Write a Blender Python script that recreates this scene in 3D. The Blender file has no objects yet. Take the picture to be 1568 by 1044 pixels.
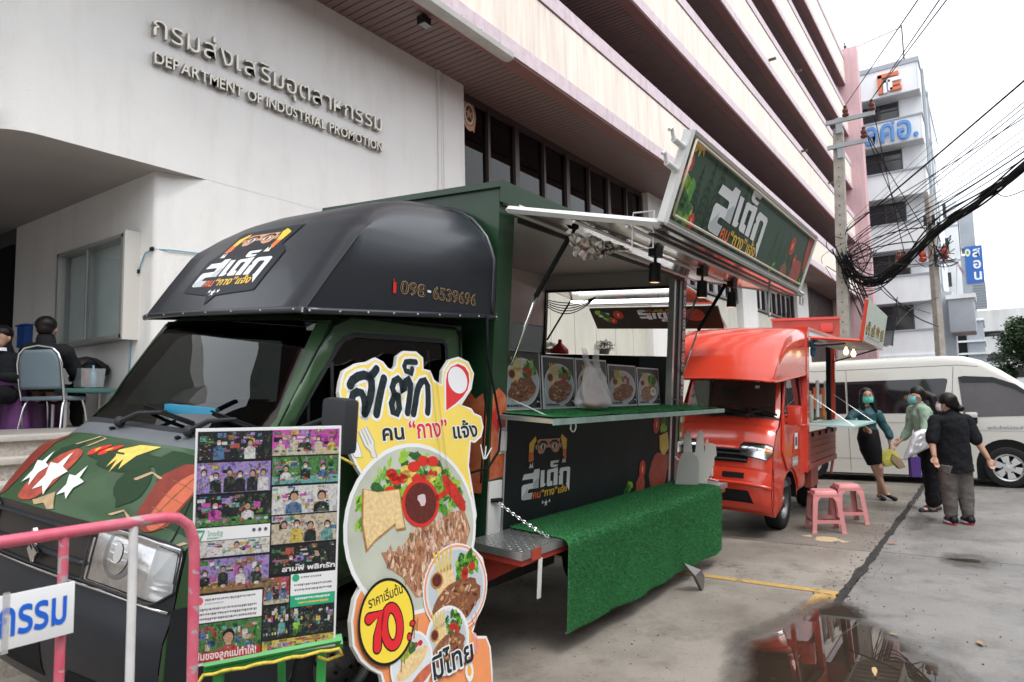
import bpy, bmesh, math, random
from math import sin, cos, pi, radians, sqrt, hypot, atan2
from mathutils import Vector, Matrix, noise
from mathutils.geometry import tessellate_polygon
random.seed(7)
SC = bpy.context.scene
COL = SC.collection
# ---------------------------------------------------------------- camera
CAMH = 1.6
_yaw, _pit, _rol = radians(35.05), radians(5.12), radians(-1.25)
_f = Vector((cos(_yaw)*cos(_pit), sin(_yaw)*cos(_pit), sin(_pit)))
_r = _f.cross(Vector((0, 0, 1))).normalized()
_u = _r.cross(_f)
_r2 = _r*cos(_rol) + _u*sin(_rol)
_u2 = -_r*sin(_rol) + _u*cos(_rol)
cam = bpy.data.cameras.new('camera')
cam.sensor_width = 36.0
cam.lens = 24.0
cam.clip_start = 0.05
cam.clip_end = 2000
cam.dof.use_dof = True
cam.dof.focus_distance = 4.6
cam.dof.aperture_fstop = 4.5
camo = bpy.data.objects.new('camera', cam)
camo.matrix_world = Matrix(((_r2.x, _u2.x, -_f.x, 0), (_r2.y, _u2.y, -_f.y, 0), (_r2.z, _u2.z, -_f.z, CAMH), (0, 0, 0, 1)))
COL.objects.link(camo)
SC.camera = camo
# ---------------------------------------------------------------- world: overcast white sky
W = bpy.data.worlds.new("World"); SC.world = W; W.use_nodes = True
nt = W.node_tree; bg = nt.nodes['Background']
sky = nt.nodes.new('ShaderNodeTexSky'); sky.sky_type = 'NISHITA'; sky.sun_disc = False
SUN_EL, SUN_AZ = radians(62), radians(-112)      # azimuth measured from +X, counter-clockwise
sky.sun_elevation = SUN_EL; sky.sun_rotation = radians(90) - SUN_AZ
sky.air_density = 1.0; sky.dust_density = 6.0; sky.ozone_density = 1.0
hs = nt.nodes.new('ShaderNodeHueSaturation'); hs.inputs['Saturation'].default_value = 0.22
mx = nt.nodes.new('ShaderNodeMixRGB'); mx.inputs[0].default_value = 0.7
mx.inputs[2].default_value = (10.6, 11.0, 11.6, 1)     # even cloud cover
nt.links.new(sky.outputs[0], hs.inputs['Color']); nt.links.new(hs.outputs[0], mx.inputs[1])
nt.links.new(mx.outputs[0], bg.inputs[0]); bg.inputs[1].default_value = 0.118
sl = bpy.data.lights.new('sun', 'SUN'); sl.energy = 0.9; sl.angle = radians(18); sl.color = (1, .96, .9)
so = bpy.data.objects.new('sun', sl)
_d = Vector((cos(SUN_EL)*cos(SUN_AZ), cos(SUN_EL)*sin(SUN_AZ), sin(SUN_EL)))
so.rotation_euler = _d.to_track_quat('Z', 'Y').to_euler(); COL.objects.link(so)
SC.view_settings.view_transform = 'Standard'; SC.view_settings.look = 'None'
SC.view_settings.exposure = 0.86; SC.view_settings.gamma = 1.0; SC.view_settings.use_curve_mapping = False
SC.cycles.max_bounces = 8; SC.cycles.transparent_max_bounces = 16; SC.cycles.caustics_reflective = False; SC.cycles.caustics_refractive = False
SC.cycles.sample_clamp_indirect = 6

# ---------------------------------------------------------------- materials
MATS = {}
def M(name, col=(.5, .5, .5), rough=.5, metal=0.0, var=0.0, vs=3.0, bump=0.0, bs=40.0, col2=None, spec=.5, coat=0.0, emit=0.0, stretch=None, rv=0.0, alpha=1.0, trans=0.0):
    if name in MATS: return MATS[name]
    m = bpy.data.materials.new(name); m.use_nodes = True
    n = m.node_tree; L = n.links; p = n.nodes['Principled BSDF']
    p.inputs['Base Color'].default_value = (*col, 1); p.inputs['Roughness'].default_value = rough
    if max(col) < .05 and not metal and not coat and spec == .5: spec = .22      # matt blacks: cloth, rubber, dull vinyl
    p.inputs['Metallic'].default_value = metal; p.inputs['Specular IOR Level'].default_value = spec
    p.inputs['Coat Weight'].default_value = coat; p.inputs['Coat Roughness'].default_value = .06
    p.inputs['Alpha'].default_value = alpha; p.inputs['Transmission Weight'].default_value = trans
    if emit:
        p.inputs['Emission Color'].default_value = (*col, 1); p.inputs['Emission Strength'].default_value = emit
    tc = None
    if var or bump or col2 or rv:
        tc = n.nodes.new('ShaderNodeTexCoord'); mp = n.nodes.new('ShaderNodeMapping'); L.new(tc.outputs['Object'], mp.inputs[0])
        if stretch: mp.inputs['Scale'].default_value = stretch
    if var or col2 or rv:
        t = n.nodes.new('ShaderNodeTexNoise'); t.inputs['Scale'].default_value = vs; t.inputs['Detail'].default_value = 6; t.inputs['Roughness'].default_value = .62
        L.new(mp.outputs[0], t.inputs['Vector'])
        r = n.nodes.new('ShaderNodeValToRGB'); r.color_ramp.elements[0].position = .3; r.color_ramp.elements[1].position = .7
        c2 = col2 or tuple(max(0, c*(1-var)) for c in col)
        c1 = col if col2 else tuple(min(1, c*(1+var*.6)) for c in col)
        r.color_ramp.elements[0].color = (*c2, 1); r.color_ramp.elements[1].color = (*c1, 1)
        L.new(t.outputs['Fac'], r.inputs[0])
        if var or col2: L.new(r.outputs[0], p.inputs['Base Color'])
        if rv:
            q = n.nodes.new('ShaderNodeMapRange'); q.inputs['To Min'].default_value = max(0, rough-rv); q.inputs['To Max'].default_value = min(1, rough+rv)
            L.new(t.outputs['Fac'], q.inputs['Value']); L.new(q.outputs[0], p.inputs['Roughness'])
    if bump:
        t2 = n.nodes.new('ShaderNodeTexNoise'); t2.inputs['Scale'].default_value = bs; t2.inputs['Detail'].default_value = 4
        L.new(mp.outputs[0], t2.inputs['Vector'])
        b = n.nodes.new('ShaderNodeBump'); b.inputs['Strength'].default_value = bump; b.inputs['Distance'].default_value = .01
        L.new(t2.outputs['Fac'], b.inputs['Height']); L.new(b.outputs[0], p.inputs['Normal'])
    MATS[name] = m
    return m

def nodes_of(m):
    n = m.node_tree; return n, n.links, n.nodes['Principled BSDF']

def film(name, tint, fres=1.45, rough=.01, spec_mix=1.0, dirt=None):
    """thin glass sheet: tinted transparency under a fresnel reflection"""
    if name in MATS: return MATS[name]
    m = bpy.data.materials.new(name); m.use_nodes = True; n = m.node_tree; L = n.links
    n.nodes.remove(n.nodes['Principled BSDF']); out = n.nodes['Material Output']
    tr = n.nodes.new('ShaderNodeBsdfTransparent'); tr.inputs[0].default_value = (*tint, 1)
    gl = n.nodes.new('ShaderNodeBsdfGlossy'); gl.inputs['Roughness'].default_value = rough; gl.inputs[0].default_value = (spec_mix, spec_mix, spec_mix, 1)
    ge = n.nodes.new('ShaderNodeNewGeometry'); dt = n.nodes.new('ShaderNodeVectorMath'); dt.operation = 'DOT_PRODUCT'
    L.new(ge.outputs['Normal'], dt.inputs[0]); L.new(ge.outputs['Incoming'], dt.inputs[1])
    def mth(op, a, b=None):
        q = n.nodes.new('ShaderNodeMath'); q.operation = op
        for i, v in enumerate((a, b)):
            if v is None: continue
            if isinstance(v, bpy.types.NodeSocket): L.new(v, q.inputs[i])
            else: q.inputs[i].default_value = v
        return q.outputs[0]
    f0 = ((fres-1)/(fres+1))**2
    k5 = mth('POWER', mth('SUBTRACT', 1.0, mth('ABSOLUTE', dt.outputs['Value'])), 5.0)
    fac = mth('ADD', mth('MULTIPLY', k5, 1-f0), f0)
    ms = n.nodes.new('ShaderNodeMixShader')
    L.new(fac, ms.inputs[0]); L.new(tr.outputs[0], ms.inputs[1]); L.new(gl.outputs[0], ms.inputs[2])
    if dirt:
        df = n.nodes.new('ShaderNodeBsdfDiffuse'); df.inputs[0].default_value = (*dirt[1], 1)
        m2 = n.nodes.new('ShaderNodeMixShader'); m2.inputs[0].default_value = dirt[0]
        L.new(ms.outputs[0], m2.inputs[1]); L.new(df.outputs[0], m2.inputs[2]); L.new(m2.outputs[0], out.inputs[0])
    else: L.new(ms.outputs[0], out.inputs[0])
    MATS[name] = m
    return m

# ---------------------------------------------------------------- object helpers
def empty(name, label=None, cat=None, loc=(0, 0, 0), rot=(0, 0, 0), group=None, kind=None, parent=None):
    o = bpy.data.objects.new(name, None); COL.objects.link(o); o.location = loc; o.rotation_euler = rot
    o.empty_display_size = .1
    if parent: o.parent = parent
    tag(o, label, cat, group, kind)
    return o
def tag(o, label=None, cat=None, group=None, kind=None):
    if label: o['label'] = label
    if cat: o['category'] = cat
    if group: o['group'] = group
    if kind: o['kind'] = kind
    return o
def obj(name, bm_or_mesh, mats, parent=None, smooth=None, loc=None, rot=None, kind=None, label=None):
    if isinstance(bm_or_mesh, bmesh.types.BMesh):
        me = bpy.data.meshes.new(name); bm_or_mesh.normal_update(); bm_or_mesh.to_mesh(me); bm_or_mesh.free()
    else: me = bm_or_mesh
    if not isinstance(mats, (list, tuple)): mats = [mats]
    if len(me.materials) == 0:
        for m in mats: me.materials.append(m)
    o = bpy.data.objects.new(name, me); COL.objects.link(o)
    if parent: o.parent = parent
    if loc: o.location = loc
    if rot: o.rotation_euler = rot
    if smooth is not None:
        for p in me.polygons: p.use_smooth = True
        if smooth < 180: me.set_sharp_from_angle(angle=radians(smooth))
    if kind: o['kind'] = kind
    if label: o['label'] = label
    return o
def copy_tree(o, parent=None):
    c = o.copy(); COL.objects.link(c)
    if parent: c.parent = parent
    for ch in [x for x in o.children]: copy_tree(ch, c)
    return c
def B(): return bmesh.new()
def box(bm, lo, hi, bev=0.0, mi=0, mat=None):
    lo, hi = [min(a, b) for a, b in zip(lo, hi)], [max(a, b) for a, b in zip(lo, hi)]
    vs = [bm.verts.new((x, y, z)) for x in (lo[0], hi[0]) for y in (lo[1], hi[1]) for z in (lo[2], hi[2])]
    fs = []
    for q in ((0, 1, 3, 2), (4, 6, 7, 5), (0, 4, 5, 1), (2, 3, 7, 6), (0, 2, 6, 4), (1, 5, 7, 3)):
        f = bm.faces.new([vs[i] for i in q]); f.material_index = mi; fs.append(f)
    if mat: bmesh.ops.transform(bm, matrix=mat, verts=vs)
    if bev:
        es = list({e for f in fs for e in f.edges})
        r = bmesh.ops.bevel(bm, geom=es, offset=bev, segments=2, affect='EDGES', profile=.6)
        for f in r['faces']: f.material_index = mi
    return vs
def boxo(name, lo, hi, mat, parent=None, bev=0.0, **k):
    b = B(); box(b, lo, hi, bev); return obj(name, b, mat, parent, smooth=35 if bev else None, **k)
def basis(d):
    d = d.normalized(); a = Vector((0, 0, 1)) if abs(d.z) < .9 else Vector((1, 0, 0))
    u = d.cross(a).normalized(); return u, d.cross(u).normalized()
def tube(bm, pts, r, n=8, caps=True, mi=0, flat=1.0, closed=False):
    """tapered tube through pts; r number or list"""
    pts = [Vector(p) for p in pts]; N = len(pts)
    rs = r if isinstance(r, (list, tuple)) else [r]*N
    rings = []; u = v = None
    for i, p in enumerate(pts):
        a = pts[(i-1) % N] if (i > 0 or closed) else p; b_ = pts[(i+1) % N] if (i < N-1 or closed) else p
        d = (b_-a)
        if d.length < 1e-9: d = Vector((0, 0, 1))
        d.normalize()
        if u is None: u, v = basis(d)
        else:
            u = (u - d*u.dot(d))
            if u.length < 1e-6: u, v = basis(d)
            u.normalize(); v = d.cross(u).normalized()
        rings.append([bm.verts.new(p + (u*cos(2*pi*k/n) + v*sin(2*pi*k/n)*flat)*rs[i]) for k in range(n)])
    M_ = N if closed else N-1
    for i in range(M_):
        A, C_ = rings[i], rings[(i+1) % N]
        for k in range(n):
            f = bm.faces.new((A[k], A[(k+1) % n], C_[(k+1) % n], C_[k])); f.material_index = mi
    if caps and not closed:
        f = bm.faces.new(rings[0][::-1]); f.material_index = mi
        f = bm.faces.new(rings[-1]); f.material_index = mi
    return rings
def lathe(bm, prof, n=24, c=(0, 0, 0), axis='z', mi=0, caps=True):
    """prof: list of (radius, height)"""
    c = Vector(c); rings = []
    for (r, h) in prof:
        ring = []
        for k in range(n):
            a = 2*pi*k/n
            if axis == 'z': p = Vector((r*cos(a), r*sin(a), h))
            elif axis == 'y': p = Vector((r*cos(a), h, r*sin(a)))
            else: p = Vector((h, r*cos(a), r*sin(a)))
            ring.append(bm.verts.new(c+p))
        rings.append(ring)
    for A, C_ in zip(rings, rings[1:]):
        for k in range(n):
            f = bm.faces.new((A[k], A[(k+1) % n], C_[(k+1) % n], C_[k])); f.material_index = mi
    if caps:
        for R in (rings[0], rings[-1]):
            f = bm.faces.new(R); f.material_index = mi
    return rings
def ball(bm, c, r, s=(1, 1, 1), sub=2, mi=0, rot=None):
    m = Matrix.Translation(c) @ (rot or Matrix.Identity(4)) @ Matrix.Diagonal((s[0]*r, s[1]*r, s[2]*r, 1))
    q = bmesh.ops.create_icosphere(bm, subdivisions=sub, radius=1, matrix=m)
    for v in q['verts']:
        for f in v.link_faces: f.material_index = mi
    return q['verts']
def prism(bm, pts, n, d, mi=0):
    """extrude planar 3-D polygon pts by vector n*d, concave allowed"""
    pts = [Vector(p) for p in pts]; n = Vector(n)*d
    A = [bm.verts.new(p) for p in pts]; C_ = [bm.verts.new(p+n) for p in pts]
    tr = tessellate_polygon([pts])
    for t in tr:
        for L_, fl in ((A, 0), (C_, 1)):
            try:
                f = bm.faces.new([L_[i] for i in (t if fl else t[::-1])]); f.material_index = mi
            except ValueError: pass
    k = len(pts)
    for i in range(k):
        f = bm.faces.new((A[i], A[(i+1) % k], C_[(i+1) % k], C_[i])); f.material_index = mi
    bmesh.ops.recalc_face_normals(bm, faces=bm.faces[:])
def quad(bm, a, b, c, d, mi=0):
    f = bm.faces.new([bm.verts.new(p) for p in (a, b, c, d)]); f.material_index = mi; return f
def grid(bm, nu, nv, fn, mi=0, closed_u=False, closed_v=False, mfn=None):
    V = [[bm.verts.new(fn(i/(nu if closed_u else nu-1 or 1), j/(nv if closed_v else nv-1 or 1))) for j in range(nv)] for i in range(nu)]
    for i in range(nu if closed_u else nu-1):
        for j in range(nv if closed_v else nv-1):
            f = bm.faces.new((V[i][j], V[(i+1) % nu][j], V[(i+1) % nu][(j+1) % nv], V[i][(j+1) % nv]))
            f.material_index = mfn(i, j) if mfn else mi
    return V
def cable_pts(a, b, sag, n=14):
    a, b = Vector(a), Vector(b)
    return [a.lerp(b, i/n) - Vector((0, 0, sag*4*(i/n)*(1-i/n))) for i in range(n+1)]

# ---------------------------------------------------------------- flat print: layered polygons mapped onto a surface
def _text_mesh(s, size, off=0.0):
    cu = bpy.data.curves.new('txt', 'FONT'); cu.body = s; cu.size = size; cu.offset = off
    cu.resolution_u = 3
    ob = bpy.data.objects.new('txt', cu); me = bpy.data.meshes.new_from_object(ob)
    vs = [(v.co.x, v.co.y) for v in me.vertices]; fs = [tuple(p.vertices) for p in me.polygons]
    bpy.data.objects.remove(ob); bpy.data.curves.remove(cu); bpy.data.meshes.remove(me)
    return vs, fs
class Print:
    def __init__(s): s.items = []; s.z = 0
    def poly(s, pts, mat, holes=()):
        loops = [list(pts)]+[list(h) for h in holes]
        fl = [Vector((x, y, 0)) for l in loops for (x, y) in l]
        tr = tessellate_polygon([[Vector((x, y, 0)) for (x, y) in l] for l in loops])
        s.items.append(([(v.x, v.y) for v in fl], [tuple(t) for t in tr], mat, s.z))
    def rect(s, x0, y0, x1, y1, mat): s.poly([(x0, y0), (x1, y0), (x1, y1), (x0, y1)], mat)
    def ell(s, cx, cy, rx, ry, mat, n=20, rot=0, jag=0, seed=None):
        rg = random.Random(seed if seed is not None else int(cx*977+cy*331+len(s.items)))
        c, d = cos(rot), sin(rot); pts = []
        for k in range(n):
            a = 2*pi*k/n; q = 1+rg.uniform(-jag, jag); x, y = rx*cos(a)*q, ry*sin(a)*q
            pts.append((cx+x*c-y*d, cy+x*d+y*c))
        s.poly(pts, mat)
    def stroke(s, pts, w, mat, caps=True, closed=False):
        P = [Vector((x, y)) for x, y in pts]; n = len(P); Lf, Rt = [], []
        for i in range(n):
            a = P[i-1] if (i or closed) else P[i]; b = P[(i+1) % n] if (i < n-1 or closed) else P[i]
            d = (b-a).normalized(); nn = Vector((-d.y, d.x)); ww = w[i] if isinstance(w, (list, tuple)) else w
            Lf.append(P[i]+nn*ww/2); Rt.append(P[i]-nn*ww/2)
        vs = []; fs = []
        for i in range(n): vs += [tuple(Lf[i]), tuple(Rt[i])]
        for i in range(n if closed else n-1):
            j = (i+1) % n; fs.append((2*i, 2*i+1, 2*j+1, 2*j))
        if caps and not closed:
            for e, sg in ((0, -1), (n-1, 1)):
                d = (P[1]-P[0] if e == 0 else P[-1]-P[-2]).normalized()*sg; nn = Vector((-d.y, d.x)); ww = (w[e] if isinstance(w, (list, tuple)) else w)/2
                k0 = len(vs); m_ = 6
                for k in range(m_+1):
                    a = pi/2-pi*k/m_; vs.append(tuple(P[e]+nn*sin(a)*ww+d*cos(a)*ww))
                fs.append(tuple(range(k0, k0+m_+1)))
        s.items.append((vs, fs, mat, s.z))
    def text(s, t, x, y, size, mat, w=None, off=0.0, shear=0.0, rot=0.0, center=False, sy=1.0):
        vs, fs = _text_mesh(t, size, off)
        if not vs: return
        x0 = min(v[0] for v in vs); x1 = max(v[0] for v in vs); k = (w/(x1-x0)) if w else 1.0
        if center: x -= (x1-x0)*k/2
        o = []
        for (a, b) in vs:
            b *= sy; a = (a-x0)*k + b*shear
            o.append((x+a*cos(rot)-b*sin(rot), y+a*sin(rot)+b*cos(rot)))
        s.items.append((o, fs, mat, s.z))
    def star(s, cx, cy, r, mat, rot=0):
        s.poly([(cx+(r if k % 2 == 0 else r*.42)*sin(pi*k/5+rot), cy+(r if k % 2 == 0 else r*.42)*cos(pi*k/5+rot)) for k in range(10)], mat)
    def build(s, name, mapf, parent=None, step=None, eps=.0006, clip=None, label=None):
        bm = B(); mats = []; 
        for vs, fs, mat, z in s.items:
            if mat not in mats: mats.append(mat)
            mi = mats.index(mat); t = B(); V = [t.verts.new((x, y, 0)) for x, y in vs]
            for f in fs:
                try: t.faces.new([V[i] for i in f])
                except ValueError: pass
            if step or clip:
                xs = [v[0] for v in vs]; ys = [v[1] for v in vs]
                if clip:
                    for co, no in (((clip[0], 0, 0), (-1, 0, 0)), ((clip[2], 0, 0), (1, 0, 0)), ((0, clip[1], 0), (0, -1, 0)), ((0, clip[3], 0), (0, 1, 0))):
                        bmesh.ops.bisect_plane(t, geom=t.verts[:]+t.edges[:]+t.faces[:], plane_co=co, plane_no=no, clear_outer=True)
                if step:
                    for ax, c in ((0, xs), (1, ys)):
                        k = math.ceil(min(c)/step)
                        while k*step < max(c):
                            co = [0, 0, 0]; no = [0, 0, 0]; co[ax] = k*step; no[ax] = 1
                            bmesh.ops.bisect_plane(t, geom=t.verts[:]+t.edges[:]+t.faces[:], plane_co=co, plane_no=no); k += 1
            mp = {}
            for v in t.verts: mp[v.index if False else v] = bm.verts.new(mapf(v.co.x, v.co.y, z*eps))
            for f in t.faces:
                q = bm.faces.new([mp[v] for v in f.verts]); q.material_index = mi
            t.free()
        return obj(name, bm, mats, parent, label=label)
def planar(o, U, V):
    o, U, V = Vector(o), Vector(U), Vector(V); N = U.cross(V).normalized()
    return lambda x, y, h: o+U*x+V*y+N*h
# ================================================================ GROUND
def concrete(name, c1, c2, c3, seed=0.0, rough=.75, damp=.0, streak=None):
    m = bpy.data.materials.new(name); m.use_nodes = True; n, L, p = nodes_of(m)
    tc = n.nodes.new('ShaderNodeTexCoord'); mp = n.nodes.new('ShaderNodeMapping'); mp.inputs['Location'].default_value = (seed, seed*2, 0)
    if streak: mp.inputs['Scale'].default_value = streak
    L.new(tc.outputs['Object'], mp.inputs[0])
    def noi(s, d=8, r=.6):
        t = n.nodes.new('ShaderNodeTexNoise'); t.inputs['Scale'].default_value = s; t.inputs['Detail'].default_value = d; t.inputs['Roughness'].default_value = r
        L.new(mp.outputs[0], t.inputs['Vector']); return t.outputs['Fac']
    def ramp(src, a, b, ca=(0, 0, 0, 1), cb=(1, 1, 1, 1)):
        r = n.nodes.new('ShaderNodeValToRGB'); r.color_ramp.elements[0].position = a; r.color_ramp.elements[1].position = b
        r.color_ramp.elements[0].color = ca; r.color_ramp.elements[1].color = cb; L.new(src, r.inputs[0]); return r.outputs[0]
    def mix(f, a, b, mode='MIX'):
        q = n.nodes.new('ShaderNodeMixRGB'); q.blend_type = mode
        for i, v in ((0, f), (1, a), (2, b)):
            if isinstance(v, bpy.types.NodeSocket): L.new(v, q.inputs[i])
            elif isinstance(v, (int, float)): q.inputs[i].default_value = v
            else: q.inputs[i].default_value = (*v, 1)
        return q.outputs[0]
    col = mix(ramp(noi(.9), .42, .58), c1, c2)
    col = mix(ramp(noi(2.3, 10, .7), .50, .72), col, c3)
    col = mix(ramp(noi(6.0, 9, .75), .62, .70), col, tuple(c*.45 for c in c3))
    fine = ramp(noi(160, 3), .25, .8, (.78, .78, .78, 1), (1.12, 1.12, 1.12, 1))
    col = mix(1.0, col, fine, 'MULTIPLY')
    v = n.nodes.new('ShaderNodeTexVoronoi'); v.feature = 'DISTANCE_TO_EDGE'; v.inputs['Scale'].default_value = .55
    wv = n.nodes.new('ShaderNodeVectorMath'); wv.operation = 'ADD'
    t3 = n.nodes.new('ShaderNodeTexNoise'); t3.inputs['Scale'].default_value = 3; t3.inputs['Detail'].default_value = 8; L.new(mp.outputs[0], t3.inputs['Vector'])
    L.new(mp.outputs[0], wv.inputs[0]); L.new(t3.outputs['Color'], wv.inputs[1]); L.new(wv.outputs[0], v.inputs['Vector'])
    spk = ramp(noi(38, 4, .8), .58, .66, (1, 1, 1, 1), (.55, .53, .50, 1)); col = mix(1.0, col, spk, 'MULTIPLY')
    lt = ramp(noi(11, 8, .8), .60, .72, (1, 1, 1, 1), (1.28, 1.27, 1.25, 1)); col = mix(1.0, col, lt, 'MULTIPLY')
    crk = ramp(v.outputs['Distance'], .0, .006, (.35, .35, .35, 1), (1, 1, 1, 1))
    gate = mix(ramp(noi(.6), .52, .6), (1, 1, 1), crk)
    col = mix(1.0, col, gate, 'MULTIPLY')
    L.new(col, p.inputs['Base Color'])
    mr = n.nodes.new('ShaderNodeMapRange'); L.new(noi(1.4, 7), mr.inputs['Value']); mr.inputs['From Min'].default_value = .4; mr.inputs['From Max'].default_value = .62
    mr.inputs['To Min'].default_value = rough-damp; mr.inputs['To Max'].default_value = rough+.1; L.new(mr.outputs[0], p.inputs['Roughness'])
    b = n.nodes.new('ShaderNodeBump'); b.inputs['Strength'].default_value = .5; b.inputs['Distance'].default_value = .006
    L.new(noi(70, 6, .7), b.inputs['Height']); L.new(b.outputs[0], p.inputs['Normal'])
    MATS[name] = m; return m
c_near = concrete('slab_concrete', (.325, .292, .255), (.235, .207, .175), (.155, .134, .11), 3.0, .7, .15)
c_far = concrete('stained_slab_concrete', (.23, .207, .18), (.16, .142, .12), (.10, .088, .073), 8.0, .6, .15, (1, .5, 1))
c_road = concrete('road_concrete', (.255, .244, .232), (.185, .177, .168), (.12, .115, .108), 15.0, .62, .22)
c_joint = M('joint_dirt', (.045, .045, .042), .9, var=.5, vs=12, bump=.6, bs=60)
gb = B(); quad(gb, (-250, -250, -.03), (500, -250, -.03), (500, 250, -.03), (-250, 250, -.03))
ground = obj('ground', gb, M('ground_dirt', (.16, .155, .145), .9, var=.3, vs=2), kind='structure')
pavement = empty('pavement', kind='structure'); road = empty('road', kind='structure')
def slab(x0, x1, y0, y1, mat, par, name='concrete_slab'):
    b = B(); box(b, (x0, y0, -.028), (x1, y1, 0)); return obj(name, b, mat, par)
J = .008
for (x0, x1) in ((-4.5, 1.9), (1.9, 7.93), (7.93, 13.9), (13.9, 20), (20, 26), (26, 36), (36, 46)):
    m = c_near if x1 < 7.94 else c_far
    slab(x0+J, x1-J, 1.12, 7.0 if x0 > 4 else 5.2, m, pavement)
for x0 in (-10, -4, 1.97, 7.97, 13.97, 20, 26, 32, 38, 44, 50, 56, 62, 75, 90):
    x1 = {62: 75, 75: 90, 90: 120}.get(x0, x0+6 if x0 != 1.97 else 7.97)
    if x0 == -4: x1 = 1.97
    for (y0, y1) in ((-3.1, 1.08), (-7.4, -3.1)):
        slab(x0+J, x1-J, y0+J, y1-J, c_road, road)
bm = B(); rg = random.Random(2)                      # bitumen seam between the parking bay and the road
prev = None; x = -4.0
while x < 46:
    w = .026+.02*noise.noise((x*2.1, 0, 0))+rg.uniform(0, .022); yc = 1.098+.02*noise.noise((x*.7, 5, 0))
    a, b_ = bm.verts.new((x, yc-w, .004)), bm.verts.new((x, yc+w, .004))
    if prev: bm.faces.new((prev[0], a, b_, prev[1]))
    prev = (a, b_); x += .07
obj('expansion_joint', bm, c_joint, pavement)
yel = M('worn_yellow_paint', (.62, .36, .07), .65, var=.25, vs=20, col2=(.40, .27, .12))
n, L, p = nodes_of(yel)                               # paint worn through in patches
def wear(m, scale, a, b_):
    n, L, p = nodes_of(m); t = n.nodes.new('ShaderNodeTexNoise'); t.inputs['Scale'].default_value = scale; t.inputs['Detail'].default_value = 8
    tc = n.nodes.new('ShaderNodeTexCoord'); L.new(tc.outputs['Object'], t.inputs['Vector'])
    r = n.nodes.new('ShaderNodeMapRange'); r.inputs['From Min'].default_value = a; r.inputs['From Max'].default_value = b_; r.clamp = True
    L.new(t.outputs['Fac'], r.inputs['Value']); L.new(r.outputs[0], p.inputs['Alpha'])
wear(yel, 9, .33, .45)
bm = B()
quad(bm, (6.10, 1.30, .004), (6.20, 1.30, .004), (6.24, 5.0, .004), (6.14, 5.0, .004))
quad(bm, (-4, 1.14, .004), (6.2, 1.14, .004), (6.2, 1.30, .004), (-4, 1.30, .004))
quad(bm, (.55, 3.0, .004), (.68, 3.0, .004), (.68, 5.1, .004), (.55, 5.1, .004))
obj('bay_marking', bm, yel, pavement)
# flaked paint flecks by the stools
fl = M('pale_paint_fleck', (.50, .40, .24), .7, var=.2, vs=30); bm = B(); rg = random.Random(5)
for (cx, cy, r) in ((8.35, 1.62, .16), (8.45, 1.85, .07), (8.3, 1.45, .06)):
    P_ = [(cx+r*1.1*cos(a*pi/6)*rg.uniform(.5, 1.1), cy+r*cos(0)*sin(a*pi/6)*rg.uniform(.5, 1.1)) for a in range(12)]
    V = [bm.verts.new((x_, y_, .004)) for x_, y_ in P_]; bm.faces.new(V)
obj('paint_fleck', bm, fl, pavement)
# puddle: thin film of water over the slabs
wet = film('puddle_water', (.52, .47, .42), 1.6, .008)
pp_ = 0
pp = [(3.0, 1.36), (3.6, 1.27), (4.14, 1.34), (4.45, 1.45), (4.68, 1.47), (4.80, 1.39), (5.08, 1.34), (5.36, 1.29), (5.60, 1.27), (5.85, 1.18), (5.98, 1.09), (5.86, .99), (5.93, .93), (5.70, .86), (5.72, .79), (5.45, .79), (5.40, .68), (5.22, .64), (5.10, .50), (4.92, .45), (4.86, .33), (4.65, .26), (4.40, .18), (4.0, .08), (3.5, .05), (3.0, .1), (2.6, .4), (2.5, 1.0)]
def ragged(pts, amp, step=.03):
    o = []
    for i, a in enumerate(pts):
        b_ = pts[(i+1) % len(pts)]; d = hypot(b_[0]-a[0], b_[1]-a[1]); k = max(1, int(d/step))
        for j in range(k):
            t = j/k; x = a[0]+(b_[0]-a[0])*t; y = a[1]+(b_[1]-a[1])*t
            o.append((x+amp*noise.noise((x*9, y*9, 1)), y+amp*noise.noise((x*9, y*9, 7))))
    return o
def soften(m, scale=14):
    """fade a film out towards its rim (vertex attribute 'edge'), broken up by noise"""
    n = m.node_tree; L = n.links; out = [x for x in n.nodes if x.type == 'OUTPUT_MATERIAL'][0]; src = out.inputs[0].links[0].from_socket
    at = n.nodes.new('ShaderNodeAttribute'); at.attribute_name = 'edge'; t = n.nodes.new('ShaderNodeTexNoise'); t.inputs['Scale'].default_value = scale; t.inputs['Detail'].default_value = 9; t.inputs['Roughness'].default_value = .7
    tc = n.nodes.new('ShaderNodeTexCoord'); mp = n.nodes.new('ShaderNodeMapping'); mp.inputs['Scale'].default_value = (.6, 1.2, 1); L.new(tc.outputs['Object'], mp.inputs[0]); L.new(mp.outputs[0], t.inputs['Vector'])
    a = n.nodes.new('ShaderNodeMath'); a.operation = 'MULTIPLY_ADD'; a.inputs[1].default_value = 1.9; L.new(at.outputs['Fac'], a.inputs[0]); L.new(t.outputs['Fac'], a.inputs[2])
    r = n.nodes.new('ShaderNodeMapRange'); r.inputs['From Min'].default_value = .72; r.inputs['From Max'].default_value = 1.65; L.new(a.outputs[0], r.inputs['Value'])
    tr = n.nodes.new('ShaderNodeBsdfTransparent'); ms = n.nodes.new('ShaderNodeMixShader'); L.new(r.outputs[0], ms.inputs[0]); L.new(tr.outputs[0], ms.inputs[1]); L.new(src, ms.inputs[2]); L.new(ms.outputs[0], out.inputs[0])
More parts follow.
